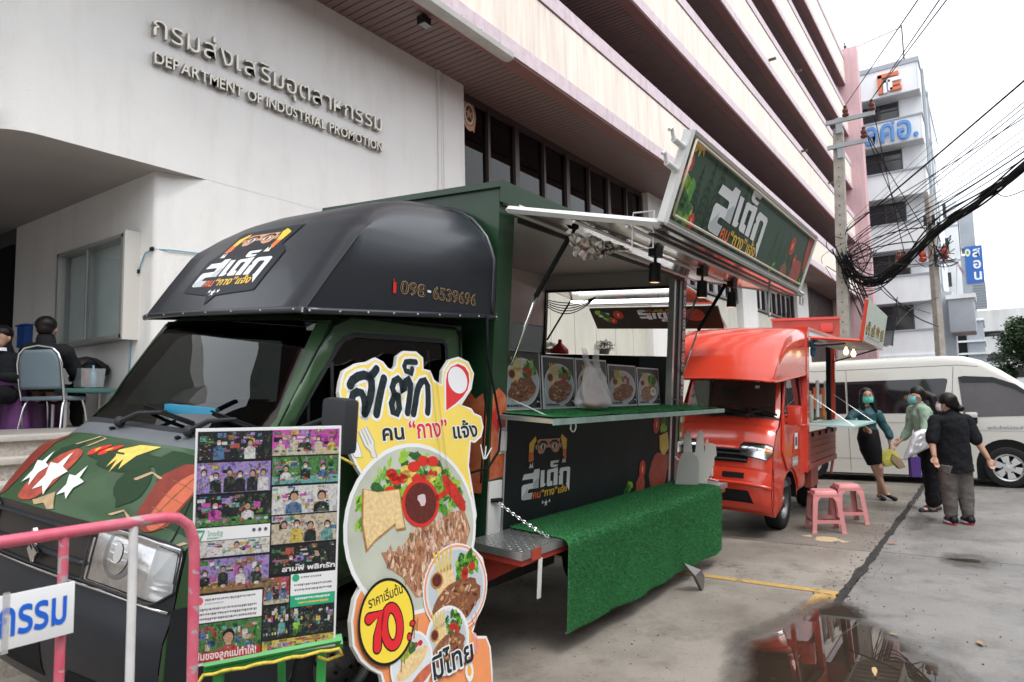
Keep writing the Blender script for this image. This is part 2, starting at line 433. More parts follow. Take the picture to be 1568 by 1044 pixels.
def flat_patch(name, pts, z, mat, parent=None, rim=.16, **k):
    """grid patch with an 'edge' attribute: 0 at the outline, 1 from rim metres inwards"""
    x0, x1 = min(p[0] for p in pts), max(p[0] for p in pts); y0, y1 = min(p[1] for p in pts), max(p[1] for p in pts)
    st = max(.03, (x1-x0)/90); nx, ny = int((x1-x0)/st)+2, int((y1-y0)/st)+2
    def dist(x, y):
        ins = False; dm = 9
        for i, a in enumerate(pts):
            c = pts[(i+1) % len(pts)]
            if (a[1] > y) != (c[1] > y) and x < (c[0]-a[0])*(y-a[1])/(c[1]-a[1])+a[0]: ins = not ins
            dx, dy = c[0]-a[0], c[1]-a[1]; t = max(0, min(1, ((x-a[0])*dx+(y-a[1])*dy)/(dx*dx+dy*dy+1e-12))); dm = min(dm, hypot(x-a[0]-t*dx, y-a[1]-t*dy))
        return dm if ins else -dm
    vs, fs, ed = [], [], []
    for i in range(nx):
        for j in range(ny):
            x, y = x0+i*st, y0+j*st; vs.append((x, y, z)); ed.append(max(0, min(1, dist(x, y)/rim)))
    for i in range(nx-1):
        for j in range(ny-1):
            q = (i*ny+j, (i+1)*ny+j, (i+1)*ny+j+1, i*ny+j+1)
            if max(ed[w] for w in q) > 0: fs.append(q)
    me = bpy.data.meshes.new(name); me.from_pydata(vs, [], fs); at = me.attributes.new('edge', 'FLOAT', 'POINT')
    at.data.foreach_set('value', ed); me.update(); return obj(name, me, mat, parent, **k)
soften(wet, 16)
damp = M('damp_ground', (.13, .12, .108), .36, var=.3, vs=5); n, L, p = nodes_of(damp)
soften(damp, 7)
flat_patch('damp_patch', [(x+(.14 if x > 4.3 else 0), .72+(y-.72)*1.25) for x, y in pp], .0055, damp, rim=.35, kind='structure')
flat_patch('puddle', pp, .0085, wet, rim=.20, kind='structure')
for q, s in (([(7.84, .16), (7.80, .30), (7.84, .46), (7.90, .54), (7.98, .42), (8.02, .27), (7.97, .16)], 1),):
    flat_patch('puddle', q, .0085, wet, rim=.06, kind='structure')
flat_patch('damp_patch', [(7.55, .05), (7.5, .4), (7.75, .65), (8.3, .6), (8.4, .2), (8.1, -.05)], .0055, damp, rim=.5, kind='structure')
flat_patch('damp_patch', [(9.4, .72), (9.1, 1.0), (10.1, 1.07), (11.2, 1.0), (10.3, .62)], .0055, damp, rim=.4, kind='structure')
# fallen leaves
lf = [M('dry_leaf', (.35, .24, .12), .8, var=.3, vs=60), M('orange_leaf', (.42, .15, .05), .8, var=.3, vs=60)]
for i, (x, y, s, a, k, lab) in enumerate(((5.36, .18, .045, .3, 0, 'brown curled dry leaf lying alone on the grey road at the right'), (5.26, .65, .035, 1.2, 0, 'brown dry leaf floating at the edge of the puddle'),
        (11.3, 1.04, .06, .5, 1, 'orange dry leaf on the seam behind the women'), (8.40, 1.0, .05, 2.0, 1, 'orange brown leaf on the seam near the pink stools'))):
    bm = B()
    def lfn(u, v): 
        w = sin(pi*min(max(u, .001), .999))**.7*.42; yy = (v-.5)*2*w
        return Vector(((u-.5)*2, yy, .18*(yy*yy)*4+.25*(u-.5)**2))*s
    grid(bm, 9, 5, lfn); tag(obj('fallen_leaf', bm, lf[k], loc=(x, y, .014), rot=(0, 0, a), smooth=180), lab, 'leaf', 'fallen leaves on the concrete')

# grit along the seam and over the road
rg = random.Random(91); vs, fs = [], []
for k in range(1500):
    x = rg.uniform(1.5, 13); y = rg.gauss(1.1, .12) if k % 3 == 0 else rg.uniform(-1.5, 5.0); s_ = rg.uniform(.003, .009)*(1.4 if k % 9 == 0 else 1); i = len(vs)
    vs += [(x-s_, y-s_*.6, .002), (x+s_, y-s_*.4, .002), (x+s_*.3, y+s_, .002), (x, y, .002+s_*.8)]; fs += [(i, i+1, i+3), (i+1, i+2, i+3), (i+2, i, i+3)]
me = bpy.data.meshes.new('grit'); me.from_pydata(vs, [], fs); obj('grit', me, M('grit_dark', (.08, .07, .06), .9, var=.5, vs=30), pavement, kind='stuff')
# ================================================================ MAIN BUILDING
mw = M('white_render', (.80, .785, .765), .85, var=.05, vs=.8, bump=.6, bs=110)
def streaks(m, k=.80, sc=(7, 7, .35)):
    n, L, p = nodes_of(m); src = [l.from_socket for l in n.links if l.to_socket == p.inputs['Base Color']][0]
    tc = n.nodes.new('ShaderNodeTexCoord'); mp = n.nodes.new('ShaderNodeMapping'); mp.inputs['Scale'].default_value = sc; L.new(tc.outputs['Object'], mp.inputs[0])
    t = n.nodes.new('ShaderNodeTexNoise'); t.inputs['Scale'].default_value = 1.0; t.inputs['Detail'].default_value = 8; t.inputs['Roughness'].default_value = .7; L.new(mp.outputs[0], t.inputs['Vector'])
    r = n.nodes.new('ShaderNodeValToRGB'); r.color_ramp.elements[0].position = .50; r.color_ramp.elements[1].position = .72; r.color_ramp.elements[0].color = (1, 1, 1, 1); r.color_ramp.elements[1].color = (k, k*.985, k*.96, 1); L.new(t.outputs['Fac'], r.inputs[0])
    q = n.nodes.new('ShaderNodeMixRGB'); q.blend_type = 'MULTIPLY'; q.inputs[0].default_value = 1; L.new(src, q.inputs[1]); L.new(r.outputs[0], q.inputs[2]); L.new(q.outputs[0], p.inputs['Base Color'])
streaks(mw, .90, (2.2, 2.2, .4))
mpk = M('pink_washed_plaster', (.60, .50, .54), .8, var=.16, vs=5, bump=.25, bs=150)
mpd = M('pink_paint', (.56, .37, .39), .75, var=.14, vs=2.5, stretch=(1, 1, .2))
mcr = M('cream_washed_gravel', (.80, .71, .63), .8, var=.17, vs=2.6, bump=.4, bs=150, stretch=(1.5, 1.5, .12))
streaks(mcr, .80, (9, 9, .5)); streaks(mpk, .74, (6, 6, 1.2)); streaks(mpd, .8, (3, 3, .3))
msl = M('soffit_slat_paint', (.235, .16, .15), .55, var=.12, vs=2)
mbm = M('soffit_beam_paint', (.26, .125, .11), .6, var=.12, vs=2)
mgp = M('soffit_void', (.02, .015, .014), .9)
mfr = M('bronze_window_frame', (.07, .05, .045), .4, metal=.3)
mgl = film('tinted_window_glass', (.06, .065, .07), 1.5, .02)
mdk = M('dark_interior', (.012, .012, .013), .9)
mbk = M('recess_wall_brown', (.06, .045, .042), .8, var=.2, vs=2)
bld = empty('office_building', 'long white and pink office building with five tiers of horizontal parapets', 'building', (0, 0, 0))
XE = 43.9
lv = [(7.2, 8.87), (10.5, 12.15), (13.72, 15.4), (16.95, 18.6), (20.1, 22.0)]
for i, (z0, z1) in enumerate(lv):
    x0 = -14.0
    boxo('parapet', (x0, 6.012, z0+.27), (XE, 6.35, z1-.33), mcr, bld)
    boxo('parapet_lower_band', (x0, 6.0, z0+.002), (XE+.002, 6.30, z0+.27), mpk, bld)
    boxo('parapet_coping', (x0, 5.985, z1-.30), (XE+.002, 6.37, z1), mpk, bld)
    boxo('coping_groove', (x0, 6.02, z1-.33), (XE, 6.30, z1-.30), M('groove_red', (.13, .05, .05), .8), bld)
    boxo('soffit_beam', (x0, 6.03, z0-.03), (XE, 6.28, z0+.002), mbm, bld)
    if i < 4:
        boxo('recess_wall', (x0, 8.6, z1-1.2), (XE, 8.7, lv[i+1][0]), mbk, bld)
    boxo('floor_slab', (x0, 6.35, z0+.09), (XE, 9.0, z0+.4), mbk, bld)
# soffit slats of the first overhang: single boards near, joined beyond
sw = .131; nx = 0; bsh = None
me_slat = None
x = 3.9
while x < 21:
    b = B(); box(b, (0, 0, 0), (sw-.018, 1.28, .02), .004)
    if me_slat is None: o = obj('soffit_slat', b, msl, bld, smooth=35); me_slat = o.data
    else: b.free(); o = bpy.data.objects.new('soffit_slat', me_slat); COL.objects.link(o); o.parent = bld
    o.location = (x, 6.285, 7.20); x += sw
bm = B()
xx = 21.0
while xx < XE: box(bm, (xx, 6.285, 7.20), (xx+sw-.018, 7.4 if xx > 50 else 7.56, 7.22)); xx += sw
obj('soffit_slat_run', bm, msl, bld, kind='stuff')
for k in range(1, 5):
    z0 = lv[k][0]; bm = B(); xx = (8.0, 14, 20, 26)[k-1]
    while xx < XE: box(bm, (xx, 6.285, z0), (xx+sw-.022, 8.6, z0+.02)); xx += sw
    obj('soffit_slat_run', bm, msl, bld, kind='stuff')
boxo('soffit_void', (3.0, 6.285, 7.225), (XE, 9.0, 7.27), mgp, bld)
# flood lamp, fascia light trough
fl_ = empty('flood_lamp', 'small black floodlight fixed under the slatted soffit', 'lamp', (7.02, 6.36, 7.19))
boxo('lamp_body', (-.09, -.07, -.16), (.09, .05, -.03), M('black_metal', (.02, .02, .022), .45), fl_, .012)
boxo('lamp_glass', (-.075, -.085, -.165), (.075, .03, -.158), M('lamp_lens', (.3, .33, .3), .15), fl_)
boxo('bracket', (-.02, -.02, -.03), (.02, .02, .01), MATS['black_metal'], fl_)
tr = empty('awning_cassette', 'pale grey rounded metal trough hung along the lower edge of the fascia', 'awning', (0, 0, 0))
bm = B()
pr = [(0, 0), (.02, -.07), (.08, -.10), (.17, -.105), (.22, -.07), (.24, 0)]
def trough(u, v):
    xx = 3.5+u*5.3; t = v*(len(pr)-1); i = min(int(t), len(pr)-2); a, b_ = pr[i], pr[i+1]; f = t-i; e = 1.0
    if u > .97: e = max(.02, sqrt(max(0, 1-((u-.97)/.03)**2)))
    return Vector((xx, 5.93+.12+((a[0]+(b_[0]-a[0])*f)-.12)*e, 7.19+(a[1]+(b_[1]-a[1])*f)*e))
grid(bm, 90, 11, trough); obj('trough_body', bm, M('pale_grey_metal', (.56, .55, .52), .45, var=.12, vs=4), tr, smooth=40)
for i in range(9):
    boxo('hook', (4.6+i*.47, 5.96, 7.17), (4.62+i*.47, 5.985, 7.25), MATS['pale_grey_metal'], tr)
# --- the white front wall with the lettering (rounded left end, overhang above the porch)
ZB, ZT, YW = 4.25, 7.27, 7.3
bm = B()
out = [(2.2, 12.0), (2.2, 7.72)]
for k in range(1, 13):
    a = pi+ (pi/2)*k/13; out.append((2.62+.42*cos(a), 7.72+.42*sin(a)))
out += [(2.62, YW), (8.36, YW), (8.36, 9.0)]
for a, b_ in zip(out, out[1:]):
    quad(bm, (a[0], a[1], ZB), (b_[0], b_[1], ZB), (b_[0], b_[1], ZT), (a[0], a[1], ZT))
bmesh.ops.remove_doubles(bm, verts=bm.verts[:], dist=.0005)
obj('front_wall', bm, mw, bld, smooth=50)
bm = B()
quad(bm, (2.2, 7.72, ZB-.001), (2.62, YW, ZB-.001), (8.36, YW, ZB-.001), (8.36, 12.0, ZB-.001)); quad(bm, (2.2, 7.72, ZB-.001), (8.36, 12, ZB-.001), (2.2, 12, ZB-.001), (2.2, 11, ZB-.001))
bm.free()
bm = B()
pl = [(p_[0], p_[1], ZB) for p_ in out[1:]]; pl = [(2.2, 12.5, ZB)]+pl[:-1]+[(8.36, 12.5, ZB)]
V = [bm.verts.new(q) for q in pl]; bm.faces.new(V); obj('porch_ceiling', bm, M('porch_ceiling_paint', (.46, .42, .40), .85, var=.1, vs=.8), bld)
# lower wall: corner at x=3.80, set back, splaying out to meet the upper wall at x=4.3
bm = B(); YL = 7.46
prof = [(3.80, 11.3), (3.80, YL+.06), (3.812, YL+.02), (3.85, YL), (3.95, YL-.02), (4.1, YL-.08), (4.3, YW+.002), (8.36, YW+.002)]
for a, b_ in zip(prof, prof[1:]):
    quad(bm, (a[0], a[1], 0), (b_[0], b_[1], 0), (b_[0], b_[1], ZB), (a[0], a[1], ZB))
bmesh.ops.remove_doubles(bm, verts=bm.verts[:], dist=.0005)
obj('porch_wall', bm, mw, bld, smooth=60)
# deep dark porch behind
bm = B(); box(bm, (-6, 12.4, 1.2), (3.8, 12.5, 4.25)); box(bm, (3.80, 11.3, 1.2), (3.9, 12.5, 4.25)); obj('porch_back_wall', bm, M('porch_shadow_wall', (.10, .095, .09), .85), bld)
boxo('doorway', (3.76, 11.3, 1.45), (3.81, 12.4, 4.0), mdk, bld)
boxo('porch_column', (-.6, 6.9, 1.2), (.1, 7.6, 4.2), mw, bld)
bm = B(); box(bm, (-8, 7.3, 4.25), (2.2, 12.4, 4.45)); obj('porch_slab', bm, mw, bld)
# pilaster, gutter pipe
boxo('pilaster', (8.52, YW-.005, 0), (9.08, 8.0, 7.27), mw, bld)
bm = B(); tube(bm, [(8.40, 7.30, 0), (8.40, 7.30, 7.2)], .035, 10); tube(bm, [(8.47, 7.30, 0), (8.47, 7.30, 7.2)], .028, 10)
obj('downpipe', bm, mw, bld, smooth=40)
boxo('joint_backing', (8.36, 7.34, 0), (8.52, 7.5, 7.26), mw, bld)
# window bands
YG = 7.52
def winband(xs, z0=5.1, z1=7.14, thick=()):
    for a, b_ in zip(xs, xs[1:]):
        w = boxo('window', (a+.02, YG, z0+.04), (b_-.02, YG+.02, z1-.04), mgl, bld)
        boxo('room', (a+.02, YG+.6, z0), (b_-.02, YG+.64, z1), mdk, w)
    for i, a in enumerate(xs):
        t = .07 if i % 2 == 0 else .035
        boxo('mullion', (a-t, YG-.07, z0), (a+t, YG+.05, z1), mfr, bld)
    boxo('window_head', (xs[0], YG-.06, z1-.06), (xs[-1], YG+.04, z1+.12), mfr, bld)
    boxo('window_sill', (xs[0], YG-.10, z0-.08), (xs[-1], YG+.04, z0), mfr, bld)
winband([9.1, 10.02, 10.95, 11.98, 12.95, 13.95, 14.95, 15.95, 16.9])
winband([19.0+i*.87 for i in range(8)]); winband([27.2+i*.84 for i in range(9)])
boxo('lower_wall_core', (8.4, YG+.05, 0), (43.9, YG+.2, 5.02), mcr, bld)
mpn = M('cream_wall_panel', (.60, .58, .50), .6, var=.1, vs=3, stretch=(1, 1, .4))
xx = 9.1
while xx < 35:                                   # tall cladding panels with open joints
    if not any(a-.1 < xx < b_-.1 for a, b_ in ((16.9, 19.0), (25.2, 27.1), (33.9, 36.3))):
        boxo('wall_panel', (xx+.012, YG-.03, 1.3), (xx+.99, YG+.05, 4.98), mpn, bld)
        boxo('base_panel', (xx+.012, YG-.04, 0), (xx+.99, YG+.05, 1.28), mpn, bld)
    xx += 1.0
for a, b_ in ((16.95, 18.95), (25.2, 27.1), (33.9, 36.3)):
    boxo('pilaster', (a, 7.3, 0), (b_, 7.9, 7.19), mw, bld)
for i in range(24):
    boxo('louvre_fin', (36.35+i*.31, 7.42, 0), (36.50+i*.31, 7.6, 7.15), mfr, bld)
boxo('louvre_backing', (36.3, 7.62, 0), (43.9, 7.8, 7.15), mdk, bld)
boxo('end_pier', (43.9, 5.30, 0), (44.75, 9.0, 22.35), mpd, bld, .06)
boxo('end_wall', (44.0, 9, 0), (44.7, 16, 21.5), mpd, bld)
boxo('pier_cheek', (43.5, 6.4, 7.2), (43.9, 8.6, 22.0), mpd, bld)
# spouts on the parapets
for (x_, z_) in ((30.2, 11.9), (25.6, 14.05), (30.0, 15.35), (36.0, 12.0)):
    boxo('spout', (x_, 5.75, z_), (x_+.08, 6.02, z_+.08), mfr, bld)
# emblem sticker on the first pane
pr_ = Print(); e1, e2 = M('copper_print', (.62, .33, .2), .5), M('pale_print', (.75, .62, .5), .5)
pr_.poly([(.20*cos(a*pi/12)*1.0, .30*sin(a*pi/12) if a != 21 else -.30) for a in range(24)], e1)
pr_.z = 2; pr_.ell(0, 0.02, .155, .225, mfr, 24); pr_.z = 4; pr_.ell(0, .02, .145, .21, e2, 24); pr_.z = 6; pr_.ell(0, .02, .105, .155, mfr, 20); pr_.z = 8; pr_.star(0, .02, .13, e1); 
o = pr_.build('round_emblem', planar((9.50, YG-.006, 6.86), (1, 0, 0), (0, 0, 1)), bld)
# steps and platform
mst = M('terrazzo_step', (.42, .38, .34), .5, var=.35, vs=45, bump=.1, bs=200)
mse = M('step_nosing', (.50, .47, .43), .4, var=.15, vs=20)
por = empty('porch_steps', 'terrazzo steps rising to the raised entrance porch', 'steps')
boxo('platform', (-8, 5.78, 0), (3.8, 12.5, 1.40), mst, por); 
for k in range(9):
    y = 5.70-.27*k; z = 1.44-.145*k
    if k > 2: break
    boxo('tread', (-8, y, z-.04), (2.6, y+.34, z), mse, por, .006)
    boxo('riser', (-8, y+.03, 0), (2.55, y+.33, z-.041), mst, por)
boxo('platform_paving', (-8, 5.8, 1.401), (3.79, 11.29, 1.436), M('porch_floor_tile', (.30, .28, .26), .4, var=.15, vs=8), por)
boxo('retaining_wall', (2.62, 5.0, 0), (3.7, 5.77, 1.40), mst, por)
boxo('stair_base', (-8, 5.0, 0), (2.6, 5.2, 1.0), mst, por)
# ---------------- lettering on the front wall
sgn = empty('wall_lettering', 'raised metal letters on the white wall, Thai over English', 'sign')
mst1 = M('brushed_letter_steel', (.42, .39, .34), .30, metal=.9, var=.15, vs=12)
def letters(words, x0, x1, zb, size, dep=.048, lang=0):
    adv = []; tot = 0
    for wd in words:
        if wd == ' ': adv.append((None, .30*size)); tot += .30*size; continue
        vs, fs = _text_mesh(wd, size); a = min(v[0] for v in vs); b_ = max(v[0] for v in vs)
        adv.append((wd, b_-a)); tot += b_-a+.13*size
    k = (x1-x0)/tot; x = x0
    for i, (wd, w) in enumerate(adv):
        if wd is None: x += w*k; continue
        cu = bpy.data.curves.new('letter', 'FONT'); cu.body = wd; cu.size = size; cu.extrude = dep/2; cu.resolution_u = 3; cu.offset = .001 if lang else -.002; cu.bevel_depth = .002
        t = bpy.data.objects.new('t', cu); me = bpy.data.meshes.new_from_object(t); bpy.data.objects.remove(t); bpy.data.curves.remove(cu)
        a = min(v.co.x for v in me.vertices)
        for v in me.vertices:
            xx, yy, zz = v.co; v.co = Vector((x+(xx-a)*k, YW-.02-dep/2-zz, zb+yy))
        me.materials.clear()
        o = obj('letter', me, mst1, sgn)
        x += (w+.13*size)*k
letters(['ก', 'ร', 'ม', 'ส่', 'ง', 'เ', 'ส', 'ริ', 'ม', 'อุ', 'ต', 'ส', 'า', 'ห', 'ก', 'ร', 'ร', 'ม'], 3.62, 7.08, 5.685, .345, lang=0)
letters(list('DEPARTMENT OF INDUSTRIAL PROMOTION'), 3.64, 7.06, 5.375, .185, lang=1)
# notice cabinet on the porch side wall
mal = M('aluminium_frame', (.52, .52, .50), .4, metal=.6)
nb = empty('notice_cabinet', 'shallow aluminium notice cabinet with two sliding glass panes on the porch wall', 'noticeboard', (3.80, 8.75, 3.0))
Y0, Y1 = -.86, .74
boxo('back_panel', (-.02, Y0, -.57), (0, Y1, .55), M('pale_blue_board', (.72, .78, .77), .7, var=.08, vs=3), nb)
for (a, b_) in (((-.17, Y0-.1, .53), (0, Y1, .57)), ((-.17, Y0-.1, -.60), (0, Y1, -.56)), ((-.17, Y0-.1, -.6), (-0.0, Y0-.05, .57)), ((-.17, Y1-.05, -.6), (0, Y1, .57))):
    boxo('frame_rail', a, b_, mal, nb)
boxo('side_panel', (-.17, Y0-.14, -.62), (0, Y0-.1, .6), M('pale_laminate', (.6, .58, .54), .5), nb)
pane = film('clear_pane', (.93, .95, .95), 1.5, .01)
for (a, b_, x_) in ((Y0, -.02, -.15), (-.08, Y1, -.13)):
    q = boxo('sliding_pane', (x_, a, -.56), (x_+.006, b_, .53), pane, nb)
    boxo('pane_edge', (x_-.004, b_-.03 if a == Y0 else a, -.56), (x_+.01, b_ if a == Y0 else a+.03, .53), mal, q)
# blue letterbox, cable with clips
lb = empty('letterbox', 'small blue letterbox hung on the porch wall beside the cabinet', 'letterbox', (3.80, 10.72, 2.66))
boxo('box_body', (-.10, -.13, -.18), (0, .13, .11), M('blue_enamel', (.02, .09, .36), .4), lb, .01)
boxo('box_lid', (-.12, -.145, .112), (0, .145, .135), MATS['blue_enamel'], lb, .008)
cbw = empty('blue_cable', 'thin pale blue cable taped along the porch corner behind the notice cabinet', 'cable')
bm = B(); cp = [(3.79, 7.92, 1.9), (3.785, 7.88, 2.45), (3.785, 7.84, 2.8), (3.785, 7.76, 3.15), (3.785, 7.62, 3.34), (3.8, 7.49, 3.37), (3.95, 7.42, 3.38), (4.3, 7.285, 3.37), (4.8, 7.285, 3.36), (5.4, 7.285, 3.30)]
tube(bm, cp, .008, 6); obj('cable', bm, M('pale_blue_pvc', (.25, .48, .62), .4), cbw, smooth=180)
tape = M('black_tape', (.01, .01, .01), .5)
for q in (1, 3, 5, 7, 8):
    a = Vector(cp[q]); boxo('tape', a-Vector((.018, .03, .02)), a+Vector((.004, .03, .02)), tape, cbw)
# pigeons on the pier top
for (x_, y_) in ((44.0, 5.9),):
    bm = B(); ball(bm, (0, 0, .12), .12, (1.5, .8, .8)); ball(bm, (-.17, 0, .24), .06); tube(bm, [(.12, 0, .12), (.34, 0, .06)], [.06, .03], 6); tube(bm, [(-.2, 0, .24), (-.27, 0, .23)], [.015, .004], 5)
    for s in (-.04, .04): tube(bm, [(0, s, .05), (0, s, 0)], .01, 5)
    tag(obj('pigeon', bm, M('pigeon_grey', (.12, .12, .13), .7), loc=(x_, y_, 22.35), smooth=180), 'dark pigeon perched on top of the pink end pier', 'bird')
# ================================================================ PRINTED ART SHARED BY THE SIGNS
K = lambda n, c, **k: M('print_'+n, c, k.pop('rough', .45), **k)
p_white = K('white', (.78, .80, .82)); p_black = K('black', (.012, .014, .016)); p_orange = K('orange', (.80, .16, .03)); p_yellow = K('yellow', (.85, .52, .05))
p_skin = K('skin', (.62, .33, .20), var=.15, vs=40); p_red = K('red', (.62, .03, .02)); p_tom = K('tomato', (.55, .03, .02), var=.5, vs=90)
p_green = K('leafgreen', (.10, .34, .04), var=.6, vs=70); p_green2 = K('leafdark', (.03, .13, .03), var=.5, vs=70); p_lime = K('lime', (.30, .55, .05), var=.3, vs=60)
p_steak = K('steak', (.33, .13, .06), var=.55, vs=55, col2=(.13, .045, .02)); p_steak2 = K('grilled', (.50, .26, .15), var=.5, vs=45, col2=(.30, .12, .06)); p_meat = K('redmeat', (.42, .07, .045), var=.35, vs=30)
p_bread = K('bread', (.78, .58, .30), var=.25, vs=50); p_crust = K('crust', (.42, .20, .06), var=.3, vs=40); p_plate = K('plate', (.66, .70, .74), var=.08, vs=8)
p_sauce = K('sauce', (.12, .02, .015), var=.4, vs=60); p_yolk = K('yolk', (.85, .42, .03)); p_carrot = K('carrot', (.75, .17, .03), var=.2, vs=40); p_darkgrn = K('darkgreen', (.018, .055, .03), var=.35, vs=6)
p_grey = K('grey', (.35, .36, .37)); p_shadow = K('dimgreen', (.012, .04, .022)); p_cheese = K('cheese', (.78, .55, .12), var=.2, vs=40); p_cream = K('cream', (.72, .68, .6), var=.1, vs=30)
LG = {
'S':[(-0.02,2.07),(0.29,2.65),(2.05,2.65),(2.31,3.00),(3.31,2.99),(3.22,0.92),(1.49,0.98),(1.19,0.90),(1.13,0.63),(1.26,0.55),(2.13,0.54),(1.88,-0.11),(0.34,-0.05),(0.06,0.06),(-0.02,0.20),(-0.05,1.30),(0.11,1.52),(0.37,1.56),(2.05,1.58),(2.11,1.67),(2.10,1.96),(1.93,2.04)],
'E':[(3.55,2.76),(4.32,2.76),(4.36,1.32),(4.64,1.23),(4.49,1.00),(4.29,0.93),(3.58,0.93)],
'D':[(4.87,2.59),(5.10,2.73),(6.19,2.73),(6.40,2.79),(7.15,2.80),(7.17,0.83),(6.29,0.84),(6.31,2.36),(5.74,2.36),(5.62,2.28),(5.60,1.41),(5.99,1.39),(6.06,1.27),(6.09,0.86),(5.13,0.87),(4.89,1.01)],
'K':[(7.46,1.79),(7.70,1.94),(7.47,2.17),(7.61,2.56),(7.86,2.70),(9.62,2.66),(9.91,2.51),(9.88,-0.17),(9.02,0.77),(9.19,0.78),(9.22,2.13),(9.04,2.25),(8.47,2.27),(8.33,2.16),(8.36,0.78),(7.50,0.81)],
'M':[(5.48,3.52),(5.64,3.64),(7.37,3.61),(7.15,3.34),(6.19,3.35),(6.16,3.17),(6.72,3.15),(7.11,3.15),(7.00,2.92),(6.65,2.89),(5.79,2.91),(5.48,3.06)]}
LF = {
'BL':[(1.06,5.87),(2.24,6.58),(2.43,6.09),(2.04,5.68),(1.91,4.85),(1.04,4.87)],'BL2':[(1.04,4.83),(1.91,4.82),(2.05,4.00),(1.44,3.86),(1.04,3.91)],
'BR':[(7.47,6.13),(7.70,6.55),(8.90,5.91),(8.85,4.75),(8.07,4.75),(7.75,5.56)],'BR2':[(8.07,4.72),(8.85,4.73),(8.84,3.63),(8.12,4.04)],
'F':[(2.62,6.03),(2.94,6.20),(7.29,6.08),(7.35,5.39),(7.14,4.67),(6.45,4.52),(5.91,4.70),(5.36,5.13),(4.92,5.22),(4.43,5.18),(3.87,4.62),(3.22,4.56),(2.80,4.79)],
'EL':[(2.21,5.57),(2.56,5.64),(2.64,5.19),(2.40,5.08)],'ER':[(7.38,5.50),(7.70,5.56),(7.67,5.05),(7.44,4.98)]}
def logo(P, ox, oy, s, face=True, back=None, stars=True, col=None):
    """word mark, 10 units wide scaled by s"""
    T = lambda pts: [(ox+x*s, oy+y*s) for x, y in pts]
    w = col or p_white; z0 = P.z
    if back: P.poly(T([(-.8, -.6), (4.2, -1.2), (4.84, -2.2), (5.6, -1.2), (10.8, -.9), (10.9, 3.2), (9.6, 4.2), (9.6, 7.0), (.4, 7.0), (.4, 3.8), (-.8, 3.0)]), back); P.z = z0+2
    for k in 'SEDKM': P.poly(T(LG[k]), w)
    P.z += 1
    lt = K('lowtone', (.50, .54, .57))
    P.poly(T([(.0, .3), (1.1, 1.2), (1.05, .75), (1.2, .52), (2.1, .5), (1.86, -.08), (.36, -.02)]), lt)
    P.poly(T([(3.0, .95), (3.2, .95), (3.24, 1.9), (2.9, 2.0), (2.2, 1.6), (2.1, .98)]), lt)
    P.z = z0+2
    P.text('คน', ox+2.2*s, oy-.14*s, 1.15*s, p_orange, w=1.45*s, off=.02*s)
    P.text('“กาง”', ox+3.85*s, oy-.14*s, 1.15*s, p_yellow, w=3.3*s, off=.02*s)
    P.text('แจ้ง', ox+7.35*s, oy-.14*s, 1.05*s, p_yellow, w=1.95*s, off=.02*s)
    if stars:
        P.star(ox+4.17*s, oy-.75*s, .25*s, w); P.star(ox+4.84*s, oy-.9*s, .42*s, w); P.star(ox+5.57*s, oy-.75*s, .25*s, w)
    if face:
        for k, m in (('BL', p_yellow), ('BL2', p_orange), ('BR', p_yellow), ('BR2', p_orange), ('F', p_skin), ('EL', p_skin), ('ER', p_skin)): P.poly(T(LF[k]), m)
        P.z += 2
        for cx, cy in ((3.74, 5.33), (6.13, 5.28)):
            P.ell(ox+cx*s, oy+cy*s, .78*s, .36*s, p_steak2, 14)
        P.stroke(T([(2.9, 5.62), (3.4, 5.9), (4.2, 5.86), (4.6, 5.6)]), .26*s, p_black); P.stroke(T([(5.2, 5.62), (5.7, 5.86), (6.5, 5.86), (7.0, 5.6)]), .26*s, p_black)
        P.z += 2
        for cx, cy in ((3.74, 5.33), (6.13, 5.28)):
            P.ell(ox+cx*s, oy+cy*s, .52*s, .28*s, p_white, 12)
        P.z += 2
        for cx, cy in ((3.74, 5.33), (6.13, 5.28)):
            P.ell(ox+cx*s, oy+cy*s, .27*s, .27*s, p_darkgrn, 10)
        for cx, cy in ((1.4, 3.55), (8.2, 3.6)):
            P.poly(T([(cx-.35, cy-.3), (cx-.1, cy+.25), (cx+.15, cy-.1), (cx+.4, cy+.35), (cx+.5, cy-.35)]), p_cream)
    P.z = z0
def tomato(P, x, y, r, sx=.72):
    z = P.z; P.ell(x, y, r*sx, r, p_red, 18); P.z = z+1; P.ell(x, y, r*sx*.78, r*.78, p_tom, 16); P.z = z+2; P.ell(x, y, r*sx*.2, r*.42, p_cheese, 10); P.z = z
def steakprint(P, x, y, r, rot=0, sx=.85):
    z = P.z; P.ell(x-.12*r, y-.08*r, r*sx, r, p_steak, 18, rot, .06); P.z = z+1; P.ell(x, y, r*.9*sx, r*.92, p_meat, 18, rot, .06); P.z = z+2
    for k in (-.5, 0, .5):
        for sg in (1, -1):
            a = rot+sg*.8; c, s_ = cos(a), sin(a); l = r*.62*sqrt(1-k*k*.8)
            P.z = z+2+(sg > 0); P.stroke([(x+sx*(k*r*s_-l*c), y-k*r*c-l*s_), (x+sx*(k*r*s_+l*c), y-k*r*c+l*s_)], r*.06, p_steak)
    P.z = z
def lettuce(P, x, y, r, n=6, seed=1):
    rg = random.Random(seed); z = P.z
    for k in range(n):
        P.z = z+k % 3; P.ell(x+rg.uniform(-.6, .6)*r, y+rg.uniform(-.6, .6)*r, r*rg.uniform(.35, .6), r*rg.uniform(.35, .6), (p_green, p_lime, p_green2)[k % 3], 12, rg.uniform(0, 3), .22)
    P.z = z
